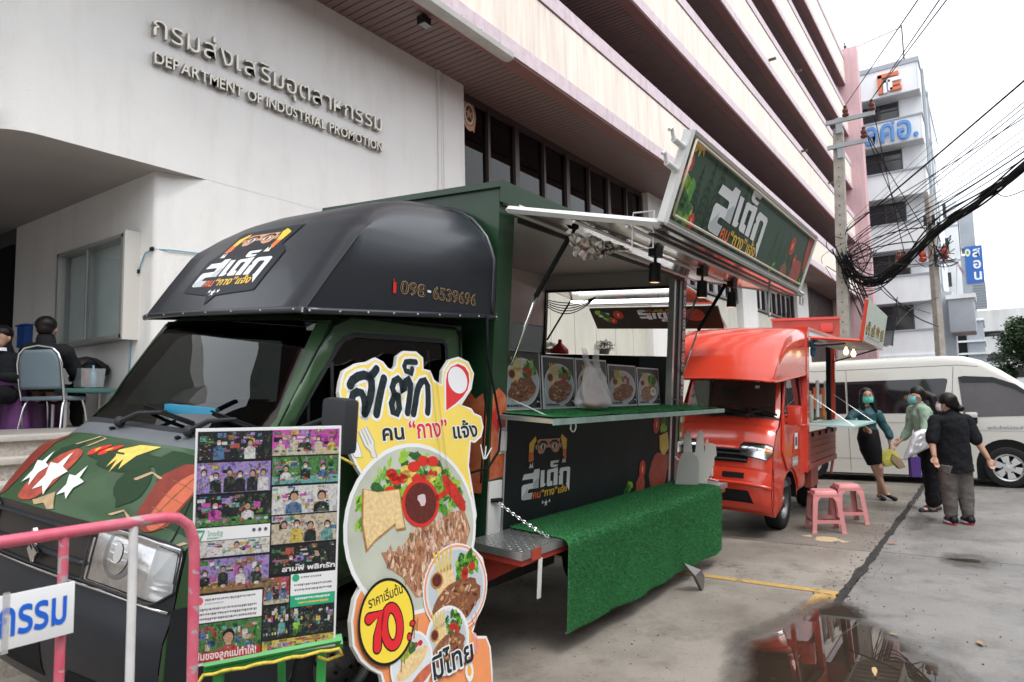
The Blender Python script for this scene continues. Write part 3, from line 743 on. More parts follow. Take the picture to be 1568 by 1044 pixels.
def fernshade(P, x, y, h, lean=0, mat=None):
    m = mat or p_shadow
    P.stroke([(x, y), (x+lean, y+h)], h*.03, m, caps=False)
    for k in range(9):
        t = k/9; yy = y+h*t; l = h*.30*(1-t)+.02*h
        for sg in (-1, 1): P.poly([(x+lean*t, yy), (x+lean*t+sg*l, yy-l*.7), (x+lean*t+sg*l*.45, yy+.02*h)], m)
def dish(P, cx, cy, rx, ry, kind=0, seed=0):
    rg = random.Random(seed); z = P.z
    P.ell(cx, cy, rx, ry, p_plate, 30); P.z = z+1; P.ell(cx, cy, rx*.93, ry*.93, K('dish_white', (.50, .55, .60), var=.1, vs=6), 30); P.z = z+2
    for k in range(46):
        P.z = z+2+k % 3; a = rg.uniform(0, 6.28); q = rg.random()**.6; P.ell(cx+rx*(.38*(1 if kind != 2 else -1)+.40*q*cos(a)), cy+ry*(.48+.34*q*sin(a)), rx*rg.uniform(.06, .15), rx*rg.uniform(.04, .11), (p_green, p_lime, p_green2, p_green2)[k % 4], 7, rg.uniform(0, 3), .4)
    P.z = z+5
    P.poly([(cx-.75*rx, cy+.5*ry), (cx-.1*rx, cy+.62*ry), (cx-.02*rx, cy+.1*ry), (cx-.62*rx, cy-.08*ry)], p_bread)
    for k in range(5): P.stroke([(cx-.55*rx+k*.1*rx, cy+.5*ry), (cx-.62*rx+k*.14*rx, cy+.98*ry)], .07*rx, p_cheese)
    P.z = z+6; P.ell(cx-.03*rx, cy-.33*ry, .82*rx, .50*ry, (p_steak, p_steak2, p_steak)[kind], 24, .15, .08); P.z = z+7
    
    for k in range(70):
        a = rg.uniform(0, 6.28); q = rg.random()**.5; P.z = z+7+k % 2; P.ell(cx-.03*rx+.72*q*cos(a)*rx, cy-.33*ry+.42*q*sin(a)*ry, rg.uniform(.03, .13)*rx, rg.uniform(.015, .05)*ry, (p_steak2, p_crust, p_steak, p_sauce, K('gristle', (.62, .42, .28), var=.3, vs=60))[k % 5], 7, rg.uniform(-.6, .9), .35)
    P.z = z+7
    P.ell(cx-.62*rx, cy+.32*ry, .2*rx, .2*ry, p_crust, 14); P.z = z+8; P.ell(cx-.62*rx, cy+.33*ry, .15*rx, .15*ry, p_sauce, 14)
    if kind == 1: P.ell(cx+.4*rx, cy-.25*ry, .32*rx, .3*ry, p_white, 16, 0, .06); P.z = z+9; P.ell(cx+.4*rx, cy-.22*ry, .13*rx, .13*ry, p_yolk, 12)
    else:
        for k in range(3): P.ell(cx+rg.uniform(.1, .6)*rx, cy+rg.uniform(.15, .6)*ry, .12*rx, .12*ry, p_tom, 10)
    P.z = z
def scribble(P, x0, y0, w, h, mat, seed=0):
    """a line of unreadably small print: short bars"""
    rg = random.Random(seed); x = x0
    while x < x0+w:
        l = rg.uniform(.25, .9)*h*1.3
        P.rect(x, y0, min(x+l, x0+w), y0+h*rg.uniform(.6, 1), mat); x += l+h*.35
# ================================================================ SMALL PICK-UP FOOD TRUCKS
m_trim = M('cabin_trim', (.10, .10, .105), .8, var=.2, vs=3)
m_dark = M('cabin_dark', (.010, .010, .011), .9); m_rub = M('tyre_rubber', (.022, .022, .024), .8, var=.3, vs=20, bump=.3, bs=60)
m_rim = M('steel_rim', (.14, .145, .15), .45, metal=.6, var=.2, vs=15); m_plast = M('dark_plastic', (.035, .037, .042), .55, bump=.15, bs=300)
m_glass = film('windscreen_glass', (.12, .14, .14), 1.75, .006); m_sglass = film('side_glass', (.16, .18, .17), 1.5, .006)
m_chrome = M('chrome', (.7, .7, .7), .08, metal=1); m_alu = M('aluminium', (.55, .56, .56), .35, metal=.8, var=.1, vs=6); m_whitep = M('white_powder_coat', (.68, .69, .68), .4, var=.08, vs=5)
def lamp_lens():
    return film('lamp_cover', (.9, .9, .9), 1.5, .02)
m_lens = lamp_lens()
m_refl = M('lamp_reflector', (.75, .75, .76), .12, metal=1, var=.2, vs=25); m_amber = M('amber_lens', (.8, .28, .03), .2)
m_steelpaint = M('checker_plate', (.48, .49, .49), .3, metal=.85, var=.15, vs=8)
def wheel(parent, x, y, z, r=.33, w=.19, sgn=-1):
    b = B(); W2 = w/2
    pr = [(r*.62, -W2*.8), (r*.80, -W2), (r*.95, -W2*.92), (r, -W2*.65), (r, W2*.65), (r*.95, W2*.92), (r*.8, W2), (r*.62, W2*.8)]
    lathe(b, pr, 36, axis='y', caps=False); 
    t = obj('wheel', b, m_rub, parent, smooth=50, loc=(x, y, z))
    b = B(); s = sgn
    pr = [(r*.64, s*W2*.85), (r*.60, s*W2*.7), (r*.56, s*W2*.25), (r*.42, s*W2*.30), (r*.30, s*W2*.62), (r*.2, s*W2*.70), (r*.17, s*W2*.9), (r*.02, s*W2*.95)]
    lathe(b, pr, 28, axis='y', caps=False); 
    rim = obj('rim', b, m_rim, t, smooth=40)
    b = B()
    for k in range(10):
        a = 2*pi*k/10; lathe(b, [(.012, s*W2*.42), (.001, s*W2*.44)], 8, c=(r*.47*cos(a), 0, r*.47*sin(a)), axis='y')
    for k in range(5):
        a = 2*pi*k/5+.3; tube(b, [(r*.26*cos(a), s*W2*.6, r*.26*sin(a)), (r*.26*cos(a), s*W2*.78, r*.26*sin(a))], .01, 6)
    obj('wheel_bolts', b, m_dark, rim)
    return t
class Cab:
    """cab of a small forward-control pick-up; front at x0, near side at y0, width 2*HW"""
    def __init__(s, x0, y0, kx=1.0, zs=1.0, HW=.83, sh=0): s.sh = sh; s.x0, s.y0, s.kx, s.zs = x0, y0, kx, zs; s.HW = HW; s.yc = y0+HW
    prof = [(0.14, 0.3, 0.144), (0.05, 0.36, 0.132), (0.02, 0.46, 0.12), (0.01, 0.6, 0.114), (0.02, 0.72, 0.114), (0.05, 0.8, 0.111), (0.065, 0.83, 0.108), (0.065, 0.86, 0.108), (0.085, 0.95, 0.102), (0.11, 1.05, 0.096), (0.115, 1.075, 0.093), (0.135, 1.1, 0.09), (0.165, 1.15, 0.087), (0.215, 1.22, 0.084), (0.27, 1.29, 0.081), (0.32, 1.34, 0.078), (0.41, 1.375, 0.106), (0.45, 1.405, 0.102), (0.49, 1.425, 0.093), (0.52, 1.44, 0.089), (0.62, 1.54, 0.1), (0.69, 1.67, 0.09), (0.76, 1.79, 0.085), (0.835, 1.92, 0.08), (0.9, 2.02, 0.075), (0.94, 2.06, 0.07), (1.04, 2.095, 0.04), (1.38, 2.12, 0), (2.03, 2.13, 0)]
    def hw(s, z):
        if z < 1.25: return s.HW
        return s.HW - .075*min(1, (z-1.25)/.85)**1.2
    def at(s, q, t):
        """q: float index into prof; t in -1 (far side) .. 1 (near side)"""
        q = max(0, min(len(s.prof)-1.0001, q)); i = int(q); f = q-i; a, b = s.prof[i], s.prof[i+1]
        dx, z, bow = (a[k]+(b[k]-a[k])*f for k in range(3)); at_ = abs(t)
        x = s.x0+s.kx*(dx+bow*at_**2.4*.75+bow*.25*max(0, (at_-.8)/.2)**2)
        x += s.sh*t*max(.35, min(1, (2.3-z)/.9))*(1 if z < 2.08 else 0)
        zz = z-(.05*at_**4 if z < 1.4 else .05*at_**4*max(0, 1-(z-1.4)/.1) + .05*at_**6*(z > 2.03))
        return Vector((x, s.yc-t*s.hw(z)*(1-.012*max(0, (at_-.9)/.1)), zz*s.zs))
    def nrm(s, q, t):
        e = .02; a = s.at(q+e, t)-s.at(q-e, t); b = s.at(q, min(1, t+e))-s.at(q, max(-1, t-e)); n = a.cross(b).normalized()
        return n if n.x < 0 or n.z > 0.5 else -n
    def strip(s, name, q0, q1, mat, parent, t0=-1, t1=1, nq=None, ntt=33, off=0, mfn=None):
        bm = B(); nq = nq or int((q1-q0)*3)+2
        def fn(u, v):
            q = q0+(q1-q0)*u; t = t0+(t1-t0)*v; p = s.at(q, t)
            return p+s.nrm(q, t)*off if off else p
        grid(bm, nq, ntt, fn); return obj(name, bm, mat, parent, smooth=60)
    def surf(s, qa, qb, ta, tb):
        """map for Print: x in 0..1 across (ta..tb), y in 0..1 (qa..qb)"""
        def f(x, y, h):
            q = qa+(qb-qa)*y; t = ta+(tb-ta)*x; return s.at(q, t)+s.nrm(q, t)*(.003+h)
        return f
    def side_outline(s, arch, hubx):
        o = [s.at(q/2, 1) for q in range(0, 2*(len(s.prof)-1)+1)]
        P_ = [(v.x, v.z) for v in o]
        xr = s.x0+2.03*s.kx; P_.append((xr, 2.12*s.zs)); P_.append((xr, .44))
        P_.append((hubx+arch+.02, .42))
        for k in range(13):
            a = pi*k/12; P_.append((hubx+arch*cos(a), .34+arch*sin(a)))
        P_.append((hubx-arch-.02, .32))
        return P_
    def sidemap(s, sgn, off):
        def f(x, z, h=0):
            return Vector((x, s.yc-sgn*(s.hw(z)+off+h), z))
        return f
def panel(name, outer, mapf, mat, parent, holes=(), step=.12, thick=0):
    P = Print(); P.poly(outer, mat, holes); o = P.build(name, mapf, parent, step=step)
    for p in o.data.polygons: p.use_smooth = True
    if thick:
        md = o.modifiers.new('t', 'SOLIDIFY'); md.thickness = thick; md.offset = 0
    return o
def make_cab(root, c, paint, bumper, grillemat, hoodmat, cowlmat, hub, arch=.37, glass=None, trim=None):
    K_ = c.kx; X = lambda d: c.x0+(d+.08)*K_
    c.strip('bumper', 0, 6.0, bumper, root)
    c.strip('grille_panel', 6.0, 10.0, grillemat, root, -.72, .42)
    c.strip('hood', 10.0, 16.5, hoodmat, root)
    for a in ((.42, 1), (-1, -.72)): c.strip('headlight_surround', 6.0, 10.0, bumper, root, *a, ntt=9)
    c.strip('cowl_panel', 16.5, 19.0, cowlmat, root)
    ws = c.strip('windscreen', 19.2, 24.2, glass or m_glass, root, -.90, .90, nq=14)
    for sg in (-1, 1):
        a = (.90, 1) if sg > 0 else (-1, -.90)
        c.strip('windscreen_pillar', 19.0, 24.3, paint, root, *a, ntt=6)
    c.strip('roof_header', 24.2, 28, paint, root)
    c.strip('windscreen_seal', 18.95, 19.2, m_plast, root, off=.002, ntt=33); c.strip('windscreen_seal', 24.1, 24.3, m_plast, root, -.92, .92, off=.003)
    so_ = c.side_outline(arch, hub); z2 = c.zs
    wh = [(X(.62), 1.48*z2), (X(.91), 1.90*z2), (X(1.02), 1.995*z2), (X(1.80), 2.0*z2), (X(1.82), 1.48*z2)]
    for sg in (1, -1):
        panel('cab_side', so_, c.sidemap(sg, 0), paint, root, [wh])
    # door, standing 8 mm proud with its own window opening
    dr = [(X(.555), 1.46*z2), (X(.83), 1.90*z2), (X(.91), 2.0*z2), (X(1.03), 2.055*z2), (X(1.87), 2.065*z2), (X(1.90), 2.03*z2), (X(1.90), .47), (hub+arch+.05, .46)]
    for k in range(1, 8):
        a = pi*.62*k/7; dr.append((hub+(arch+.045)*cos(a), .34+(arch+.045)*sin(a)))
    dr.append((X(.55), .95)); 
    wn = [(X(.67), 1.50*z2), (X(.94), 1.90*z2), (X(.98), 1.94*z2), (X(1.06), 1.965*z2), (X(1.75), 1.975*z2), (X(1.78), 1.945*z2), (X(1.78), 1.50*z2)]
    for sg in (1, -1):
        d = panel('door', dr, c.sidemap(sg, .010), paint, root, [wn], thick=.014)
        P = Print(); P.stroke(wn, .028, m_plast, closed=True); P.build('window_seal', c.sidemap(sg, .019), d)
        P = Print(); P.poly(wn, m_sglass); P.build('window_glass', c.sidemap(sg, .002), d)
        P = Print(); P.stroke([(x, z) for x, z in dr[:7]], .010, m_dark, caps=False); P.build('door_seam', c.sidemap(sg, .018), d)
        if sg == 1:
            b = B(); f = c.sidemap(1, .03); tube(b, [f(X(1.62), 1.22), f(X(1.66), 1.235)+Vector((0, -.02, 0)), f(X(1.74), 1.235)+Vector((0, -.02, 0)), f(X(1.78), 1.22)], .014, 6); obj('door_handle', b, paint, d, smooth=180)
            P = Print(); P.stroke([(X(.90), 1.50*z2), (X(.90), 1.82*z2)], .02, m_plast, caps=False); P.build('quarter_light_bar', c.sidemap(1, .02), d)
    # wheel arch liner, floor, cabin shell (dark), seats, dashboard
    b = B(); grid(b, 14, 2, lambda u, v: Vector((hub+arch*cos(pi*u), c.y0+.004+.4*v, .34+arch*sin(pi*u)))); obj('wheel_arch_liner', b, m_dark, root)
    b = B(); Wd = 2*c.HW; box(b, (X(.62), c.y0+.05, .50), (X(1.93), c.y0+Wd-.05, .60)); box(b, (X(1.88), c.y0+.05, .5), (X(1.93), c.y0+Wd-.05, 2.05*z2)); obj('cabin_floor', b, trim or m_dark, root)
    b = B(); box(b, (X(.60), c.y0+.12, .7), (X(.90), c.y0+Wd-.12, 1.43*z2), .03); obj('dashboard', b, m_plast, root, smooth=40)
    for yy in (c.y0+Wd*.24, c.y0+Wd*.74):
        b = B(); box(b, (X(1.25), yy-.24, .6), (X(1.75), yy+.24, 1.0), .04); box(b, (X(1.66), yy-.23, .95), (X(1.80), yy+.23, 1.55*z2), .05); s_ = obj('seat', b, M('seat_cloth', (.05, .05, .055), .9), root, smooth=40)
        b = B(); box(b, (X(1.68), yy-.13, 1.58*z2), (X(1.78), yy+.13, 1.82*z2), .045); obj('headrest', b, MATS['seat_cloth'], s_, smooth=40)
    b = B(); cx, cy, cz = X(.98), c.y0+.42, 1.30*z2
    tube(b, [(cx+.07*cos(a*pi/10), cy+.19*sin(a*pi/10), cz+.18*cos(a*pi/10)) for a in range(20)], .014, 6, closed=True); tube(b, [(cx, cy, cz), (X(.8), cy, cz-.15)], .03, 6); tube(b, [(cx+.05, cy, cz+.17), (cx-.05, cy, cz-.17)], .015, 6)
    obj('steering_wheel', b, m_plast, root, smooth=40)
    P = Print(); P.poly([(c.x0+.20*K_, .33), (c.x0+.21*K_, .80), (hub-arch-.06, .80), (hub-arch*.75, .62), (hub-arch-.02, .33)], bumper); P.build('bumper_side', c.sidemap(1, .006), root, step=.12)
    # wipers
    for (t_, dt) in ((-.30, .72), (.42, .55)):
        b = B(); P0 = c.at(18.3, t_)+Vector((-.01, 0, .03)); P1 = c.at(19.7, t_+dt*.5)+Vector((-.03, 0, .02)); A_ = c.at(19.9, t_+dt*.1)+Vector((-.03, 0, .01)); C_ = c.at(19.35, min(.98, t_+dt))+Vector((-.03, 0, .01))
        ball(b, P0, .028, (1, 1, 1.1)); tube(b, [P0, P0.lerp(P1, .5)+Vector((-.02, 0, .02)), P1], [.016, .013, .009], 6)
        w_ = obj('wiper', b, m_plast, root, smooth=50)
        b = B(); tube(b, [A_, A_.lerp(C_, .33)+Vector((-.012, 0, .004)), A_.lerp(C_, .66)+Vector((-.012, 0, .004)), C_], .009, 5); tube(b, [A_+Vector((-.012, 0, .016)), C_+Vector((-.012, 0, .016))], .006, 5); obj('wiper_blade', b, m_dark, w_)
    # underbody
    b = B(); box(b, (X(.35), c.y0+.16, .34), (X(1.95), c.y0+Wd-.16, .5)); obj('underbody', b, m_dark, root)
def headlight(root, c, sg, q0=6.4, q1=10.6, t0=.60, t1=1.0, amber=True):
    def fn(t): return sg*t
    P0 = [(t0+.02, q0+.1), (t0, q1-1.0), (t0+.05, q1-.1), (t1-.12, q1+.15), (t1-.01, q1-.0), (t1-.005, q0+.9), (t1-.12, q0-.1)]
    def mp(off):
        def f(x, y, h):
            q = y; t = sg*x; return c.at(q, t)+c.nrm(q, t)*(off+h)
        return f
    P = Print(); P.poly(P0, m_refl); h_ = P.build('headlight', mp(.006), root, step=.06)
    for p_ in h_.data.polygons: p_.use_smooth = True
    P = Print(); cx = (t0+t1)/2-.07; cy = (q0+q1)/2
    P.ell(cx, cy, .11, 1.1, M('lamp_bowl', (.32, .33, .34), .2, metal=.9), 20); P.z = 6; P.ell(cx, cy, .075, .9, m_refl, 18); P.z = 12; P.ell(cx, cy, .03, .4, M('lamp_bulb', (.6, .6, .6), .2), 10)
    P.z = 6
    P.poly([(t1-.15, q0+.8), (t1-.14, q1-.5), (t1-.03, q1-.7), (t1-.02, q0+1.2)], m_amber if amber else M('lamp_side', (.45, .46, .46), .25, metal=.7))
    P.build('lamp_bowl', mp(.008), h_, step=.08)
    P = Print(); P.poly(P0, m_lens); P.build('lens', mp(.022), h_, step=.06)
    P = Print(); P.stroke(P0, .012, m_plast, closed=True)
    vs, fs, mt, z_ = P.items[-1]
    P.items = []; 
    pts = P0+[P0[0]]
    bm = B(); f = mp(.02); tube(bm, [f(x, y, 0) for i in range(len(P0)) for (x, y) in [(P0[i][0]+(P0[(i+1) % len(P0)][0]-P0[i][0])*k/4, P0[i][1]+(P0[(i+1) % len(P0)][1]-P0[i][1])*k/4) for k in range(4)]], .005, 5, closed=True)
    obj('lamp_rim', bm, m_plast, h_, smooth=180)
def mirror(root, c, X, y_off, z, sg=1, mat=None, s=1.0):
    b = B(); y = c.y0-y_off
    box(b, (X-.055*s, y-.10*s, z-.15*s), (X+.05*s, y+.10*s, z+.15*s), .035*s); r_ = obj('wing_mirror', b, mat or m_plast, root, smooth=50)
    b = B(); box(b, (X+.045*s, y-.08*s, z-.13*s), (X+.056*s, y+.08*s, z+.13*s)); obj('mirror_glass', b, m_chrome, r_)
    b = B(); tube(b, [(X, y+.05*s, z-.10*s), (X+.02, c.y0+.02, z-.13*s)], .02*s, 8); tube(b, [(X, y+.05*s, z+.05*s), (X+.02, c.y0+.02, z-.08*s)], .014*s, 8); obj('mirror_arm', b, m_plast, r_, smooth=40)
def rebase(root, base):
    for ch in root.children: ch.location = Vector(ch.location)-Vector(base)
def set_root(root, base, piv, rx):
    R = Matrix.Rotation(radians(rx), 3, 'X'); base = Vector(base); piv = Vector(piv)
    root.location = R@(base-piv)+piv; root.rotation_euler = (radians(rx), 0, 0); rebase(root, base)
def on_truck(o, base_pt, piv, rx):
    """place a separate thing built in truck coordinates so that it follows the truck's lean"""
    R = Matrix.Rotation(radians(rx), 3, 'X'); b = Vector(base_pt); piv = Vector(piv)
    o.location = R@(b-piv)+piv; o.rotation_euler = (radians(rx), 0, 0)
    if o.type == 'MESH':
        o.data.transform(Matrix.Translation(-b))
    else: rebase(o, b)
# ================================================================ GREEN FOOD TRUCK (leans a little towards the road)
PIV, LEAN = (0, 2.75, .3), 4.5
def camo(name, a, b, c, scale=1.6):
    m = M(name, a, .38, coat=.25); n, L, p = nodes_of(m)
    tc = n.nodes.new('ShaderNodeTexCoord'); t = n.nodes.new('ShaderNodeTexNoise'); t.inputs['Scale'].default_value = scale; t.inputs['Detail'].default_value = 1.5
    r = n.nodes.new('ShaderNodeValToRGB'); r.color_ramp.interpolation = 'CONSTANT'; e = r.color_ramp.elements
    e[0].position = 0; e[0].color = (*b, 1); e[1].position = .43; e[1].color = (*a, 1); q = e.new(.62); q.color = (*c, 1)
    L.new(tc.outputs['Object'], t.inputs['Vector']); L.new(t.outputs['Fac'], r.inputs[0]); L.new(r.outputs[0], p.inputs['Base Color']); return m
g_paint = camo('green_truck_paint', (.034, .082, .034), (.029, .072, .030), (.038, .088, .038))
g_box = camo('green_box_vinyl', (.013, .050, .022), (.012, .043, .020), (.016, .056, .025), 1.1)
g_blk = M('black_vinyl', (.010, .014, .021), .38, spec=.75, coat=.12, bump=.02, bs=12); g_bump = M('black_bumper', (.014, .017, .023), .40, bump=.12, bs=250, spec=.35)
g_cowl = M('grey_cowl_paint', (.12, .135, .15), .42, var=.12, vs=6)
g_int = M('interior_white', (.58, .56, .52), .5, var=.05, vs=3)
gt = empty('food_truck', 'dark green food truck with black hood cap and raised side awning, steak sign on it', 'food truck')
cg = Cab(1.285, 2.78, sh=.058)
make_cab(gt, cg, g_paint, g_bump, M('grille_black', (.03, .026, .024), .4), g_paint, g_cowl, 2.47)
for sg in (1, -1): headlight(gt, cg, sg, 6.7, 10.1, .40 if sg > 0 else .76, 1.0, amber=False)
# grille bars, badge, number plate recess, bumper slots
for q, w in ((6.6, .010), (7.6, .020), (8.8, .018)):
    b = B(); pts = [cg.at(q, -.16+t/10*.56)+cg.nrm(q, -.16+t/10*.56)*.004 for t in range(-10, 11)]; tube(b, pts, w, 8, flat=.6); obj('grille_bar', b, g_bump, gt, smooth=180)
b = B(); pts = [cg.at(6.05, t/12*.98)+cg.nrm(6.05, t/12*.98)*.008 for t in range(-12, 13)]; tube(b, pts, .007, 6); obj('grille_trim', b, m_chrome, gt, smooth=180)
P = Print(); P.poly([(.36, .15), (.60, .15), (.58, .75), (.40, .75)], m_dark); P.build('bumper_recess', cg.surf(1.2, 3.4, -1, 1), gt, step=.05)
for a_, b_ in ((.06, .30), (.68, .92)):
    P = Print(); P.poly([(a_, .2), (b_, .2), (b_, .75), (a_+.03, .75)], m_dark); P.build('bumper_slot', cg.surf(1.0, 2.6, -1, 1), gt, step=.05)
bd = cg.at(7.8, -.04)+cg.nrm(7.8, 0)*.03
b = B(); 
S_ = [(x*.8, z*.8) for x, z in [(-.06, .03), (0, .095), (.06, .03), (.03, .005), (.0, .03), (-.015, .012), (.07, -.03), (0, -.095), (-.065, -.03), (-.03, -.005), (0, -.03), (.015, -.012)]]
prism(b, [(0, -x, z) for x, z in S_], (-1, 0, 0), .018); o = obj('grille_badge', b, m_chrome, gt, loc=bd)
# hood artwork
P = Print(); dk = K('hood_dark_green', (.018, .045, .02)); tan = K('tan', (.45, .32, .18), var=.2, vs=20)
P.ell(.06, .45, .09, .5, K('darkmeat', (.20, .030, .018), var=.2, vs=20), 22, -.1, .05); P.ell(.60, .72, .16, .13, dk, 16, .2, .2); P.ell(.90, .55, .10, .36, dk, 18, .4, .25); P.ell(.30, .45, .07, .35, dk, 16, 0, .2); P.ell(.72, .5, .06, .18, dk, 16, 0, .2)
P.z = 3; P.ell(.31, .40, .075, .36, p_meat, 20, -.15, .06); P.stroke([(.30, .80), (.33, .98), (.37, .95), (.37, .8)], .014, tan); P.poly([(.33, .12), (.42, .3), (.47, .05), (.44, .0), (.40, .12), (.36, .02)], tan)
P.ell(.44, .78, .020, .09, p_red, 14, -.2); P.ell(.49, .80, .020, .09, p_red, 14, -.2)
P.poly([(.53, .82), (.57, .93), (.66, .95), (.64, .78), (.62, .60), (.60, .72), (.59, .56), (.575, .70), (.56, .60), (.555, .74)], p_cheese)
P.poly([(.80, .62), (.845, .80), (.905, .84), (.94, .6), (.925, .25), (.87, .08), (.81, .2)], K('darkmeat', (.20, .030, .018), var=.2, vs=20))
P.stroke([(.72, .55), (.76, .63), (.80, .60)], .018, tan); P.stroke([(.72, .20), (.76, .28), (.79, .22)], .018, tan); P.ell(.86, -.0, .07, .06, tan, 12, 0, .2); P.stroke([(.90, .04), (.97, .0), (.99, .14)], .012, tan)
P.z = 5; P.ell(.893, .45, .036, .30, K('orangemeat', (.50, .12, .06), var=.15, vs=25), 18, -.05, .06); P.ell(.44, .78, .007, .03, p_yolk, 8); P.ell(.49, .80, .007, .03, p_yolk, 8)
P.z = 7
for k in range(4): P.stroke([(.845+.0*k, .25+.12*k), (.925, .22+.12*k)], .006, p_steak); P.stroke([(.27, .2+.12*k), (.36, .22+.12*k)], .006, p_steak)
P.z = 9; P.stroke([(.86, .2), (.91, .7)], .004, p_steak); P.stroke([(.98, .45), (1.0, .65)], .006, p_lime); P.stroke([(.99, .5), (.975, .62)], .005, p_lime)
for x_, y_, r_ in ((.225, .46, 1.0), (.335, .44, 1.25), (.47, .40, .9)):
    pts = []
    for k in range(10):
        rr = (1 if k % 2 == 0 else .46)*r_; pts.append((x_+.056*rr*sin(pi*k/5+.1), y_+.20*rr*cos(pi*k/5+.1)))
    P.z = 11; P.poly(pts, p_white)
P.build('hood_artwork', cg.surf(10.05, 16.4, -1, 1), gt, step=.04, eps=.0003, clip=(0, 0, 1, 1))
for t in (-.35, .35):
    b = B(); ball(b, cg.at(17.6, t)+Vector((0, 0, .008)), .016, (1, 1, .6)); obj('washer_jet', b, m_dark, gt, smooth=180)
P = Print(); P.stroke([(.955, 0), (.955, .3), (.93, .7), (.92, 1.0)], .004, m_dark, caps=False); P.build('bonnet_seam', cg.surf(10, 16.4, -1, 1), gt, step=.05)
wheel(gt, 2.47, 2.90, .31, .33); wheel(gt, 2.47, 4.22, .20, .33, sgn=1); wheel(gt, 5.35, 2.98, .31, .33); wheel(gt, 5.35, 4.18, .20, .33, sgn=1)
mirror(gt, cg, 2.0, .36, 1.545, s=.80)
# blue tissue box on the dashboard seen through the windscreen
# ---- black cap over the cab
def ztop(u):      # u 0 lip .. 1 box
    return [2.07, 2.27, 2.46, 2.60, 2.70, 2.77, 2.82, 2.855, 2.88, 2.895, 2.90][min(10, int(u*10))]*(1-(u*10) % 1)+[2.07, 2.27, 2.46, 2.60, 2.70, 2.77, 2.82, 2.855, 2.88, 2.895, 2.90][min(10, int(u*10)+1)]*((u*10) % 1)
YN, YF = 2.725, 4.47
def capx(u, y):
    k = max(0, min(1, (y-YN)/(YF-YN))); return 2.03+.14*k-.03*sin(pi*k)*(1-u)+u*(1.45-.14*k)
def cap(u, v):
    x = 0; zt = ztop(u); zb = 2.065+.10*u
    zs_ = min(zt, 2.50+.02*u); ch = max(0, zt-zs_)*1.15
    w = [(YN, zb), (YN, zb+(zs_-zb)*.5), (YN, zs_), (YN+ch*.18, zs_+(zt-zs_)*.42), (YN+ch*.5, zs_+(zt-zs_)*.76), (YN+ch*.95, zt-.012), (YN+ch*1.5+.012, zt)]
    far = [(YF-(y-YN), z) for y, z in w[::-1]]
    full = w+[(w[-1][0]+(far[0][0]-w[-1][0])*k/9, zt) for k in range(1, 9)]+far
    t = v*(len(full)-1); i = min(int(t), len(full)-2); f = t-i; a, b_ = full[i], full[i+1]
    yy = a[0]+(b_[0]-a[0])*f; return Vector((capx(u, yy), yy, a[1]+(b_[1]-a[1])*f))
b = B(); grid(b, 31, 22, cap); cp_ = obj('hood_cap', b, g_blk, gt, smooth=42)
b = B(); lip = [cap(k/16, 0)+Vector((0, -.006, -.012)) for k in range(16, -1, -1)]; lip += [cap(0, k/30)+Vector((-.008, 0, -.012)) for k in range(0, 31)]; lip += [cap(k/16, 1)+Vector((0, .006, -.012)) for k in range(17)]
tube(b, lip[:17], .017, 7); tube(b, lip[17:48], .017, 7); tube(b, lip[48:], .017, 7); obj('cap_rim', b, g_blk, cp_, smooth=180)
b = B()
for k in range(0, len(lip), 1):
    if k % 2 == 0: ball(b, lip[k]+Vector((-.014 if 17 < k < 47 else 0, -.016 if k <= 17 else 0, 0)), .006, sub=1)
obj('cap_rivets', b, M('rivet', (.5, .5, .5), .4), cp_)
b = B(); quad(b, (2.05, YN, 2.07), (3.5, YN, 2.17), (3.5, YF, 2.17), (2.19, YF, 2.07)); obj('cap_underside', b, m_dark, cp_)
b = B(); edge = [cap(1, k/21*.48)+Vector((-.02, -.0, .006)) for k in range(22)]; tube(b, edge, .016, 6); obj('cap_seal', b, g_blk, cp_, smooth=180)
# phone number in outline digits and handset, on the cap side
P = Print(); gold = K('gold_outline', (.34, .23, .12)); P.text('098', 2.63, 2.205, .100, gold, w=.20, off=.0022); P.text('6539696', 2.89, 2.205, .100, gold, w=.40, off=.0022)
P.rect(2.845, 2.235, 2.875, 2.248, p_white)
P.z = 3; P.text('098', 2.633, 2.208, .094, p_black, w=.194, off=-.0018); P.text('6539696', 2.893, 2.208, .094, p_black, w=.394, off=-.0018)
P.rect(2.575, 2.20, 2.598, 2.258, p_red); P.stroke([(2.582, 2.258), (2.579, 2.275)], .006, p_red)
P.build('phone_number', planar((0, YN-.003, 0), (1, 0, 0), (0, 0, 1)), cp_)
# logo on the cap front: x runs from the far side to the near side, y runs up the curve
arc = [(u/40, cap(u/40, .5)) for u in range(41)]; L_ = [0]
for (a, pa), (b_, pb) in zip(arc, arc[1:]): L_.append(L_[-1]+(pb-pa).length)
def capmap(x, y, h):
    y = max(0, min(L_[-1]-.001, y)); i = max(k for k in range(41) if L_[k] <= y); i = min(i, 39)
    u = (i+(y-L_[i])/(L_[i+1]-L_[i]))/40; zt = ztop(u); Y = YF-x; xb = capx(u, Y)
    t = (cap(min(1, u+.01), .5)-cap(max(0, u-.01), .5)).normalized(); n_ = Vector((-t.z, 0, t.x))
    return Vector((xb, Y, zt))+n_*(.004+h)
P = Print(); logo(P, .40, .20, .072, back=K('badge_black', (.016, .02, .027)))
P.build('logo_print', capmap, cp_, step=.03, eps=.0004)
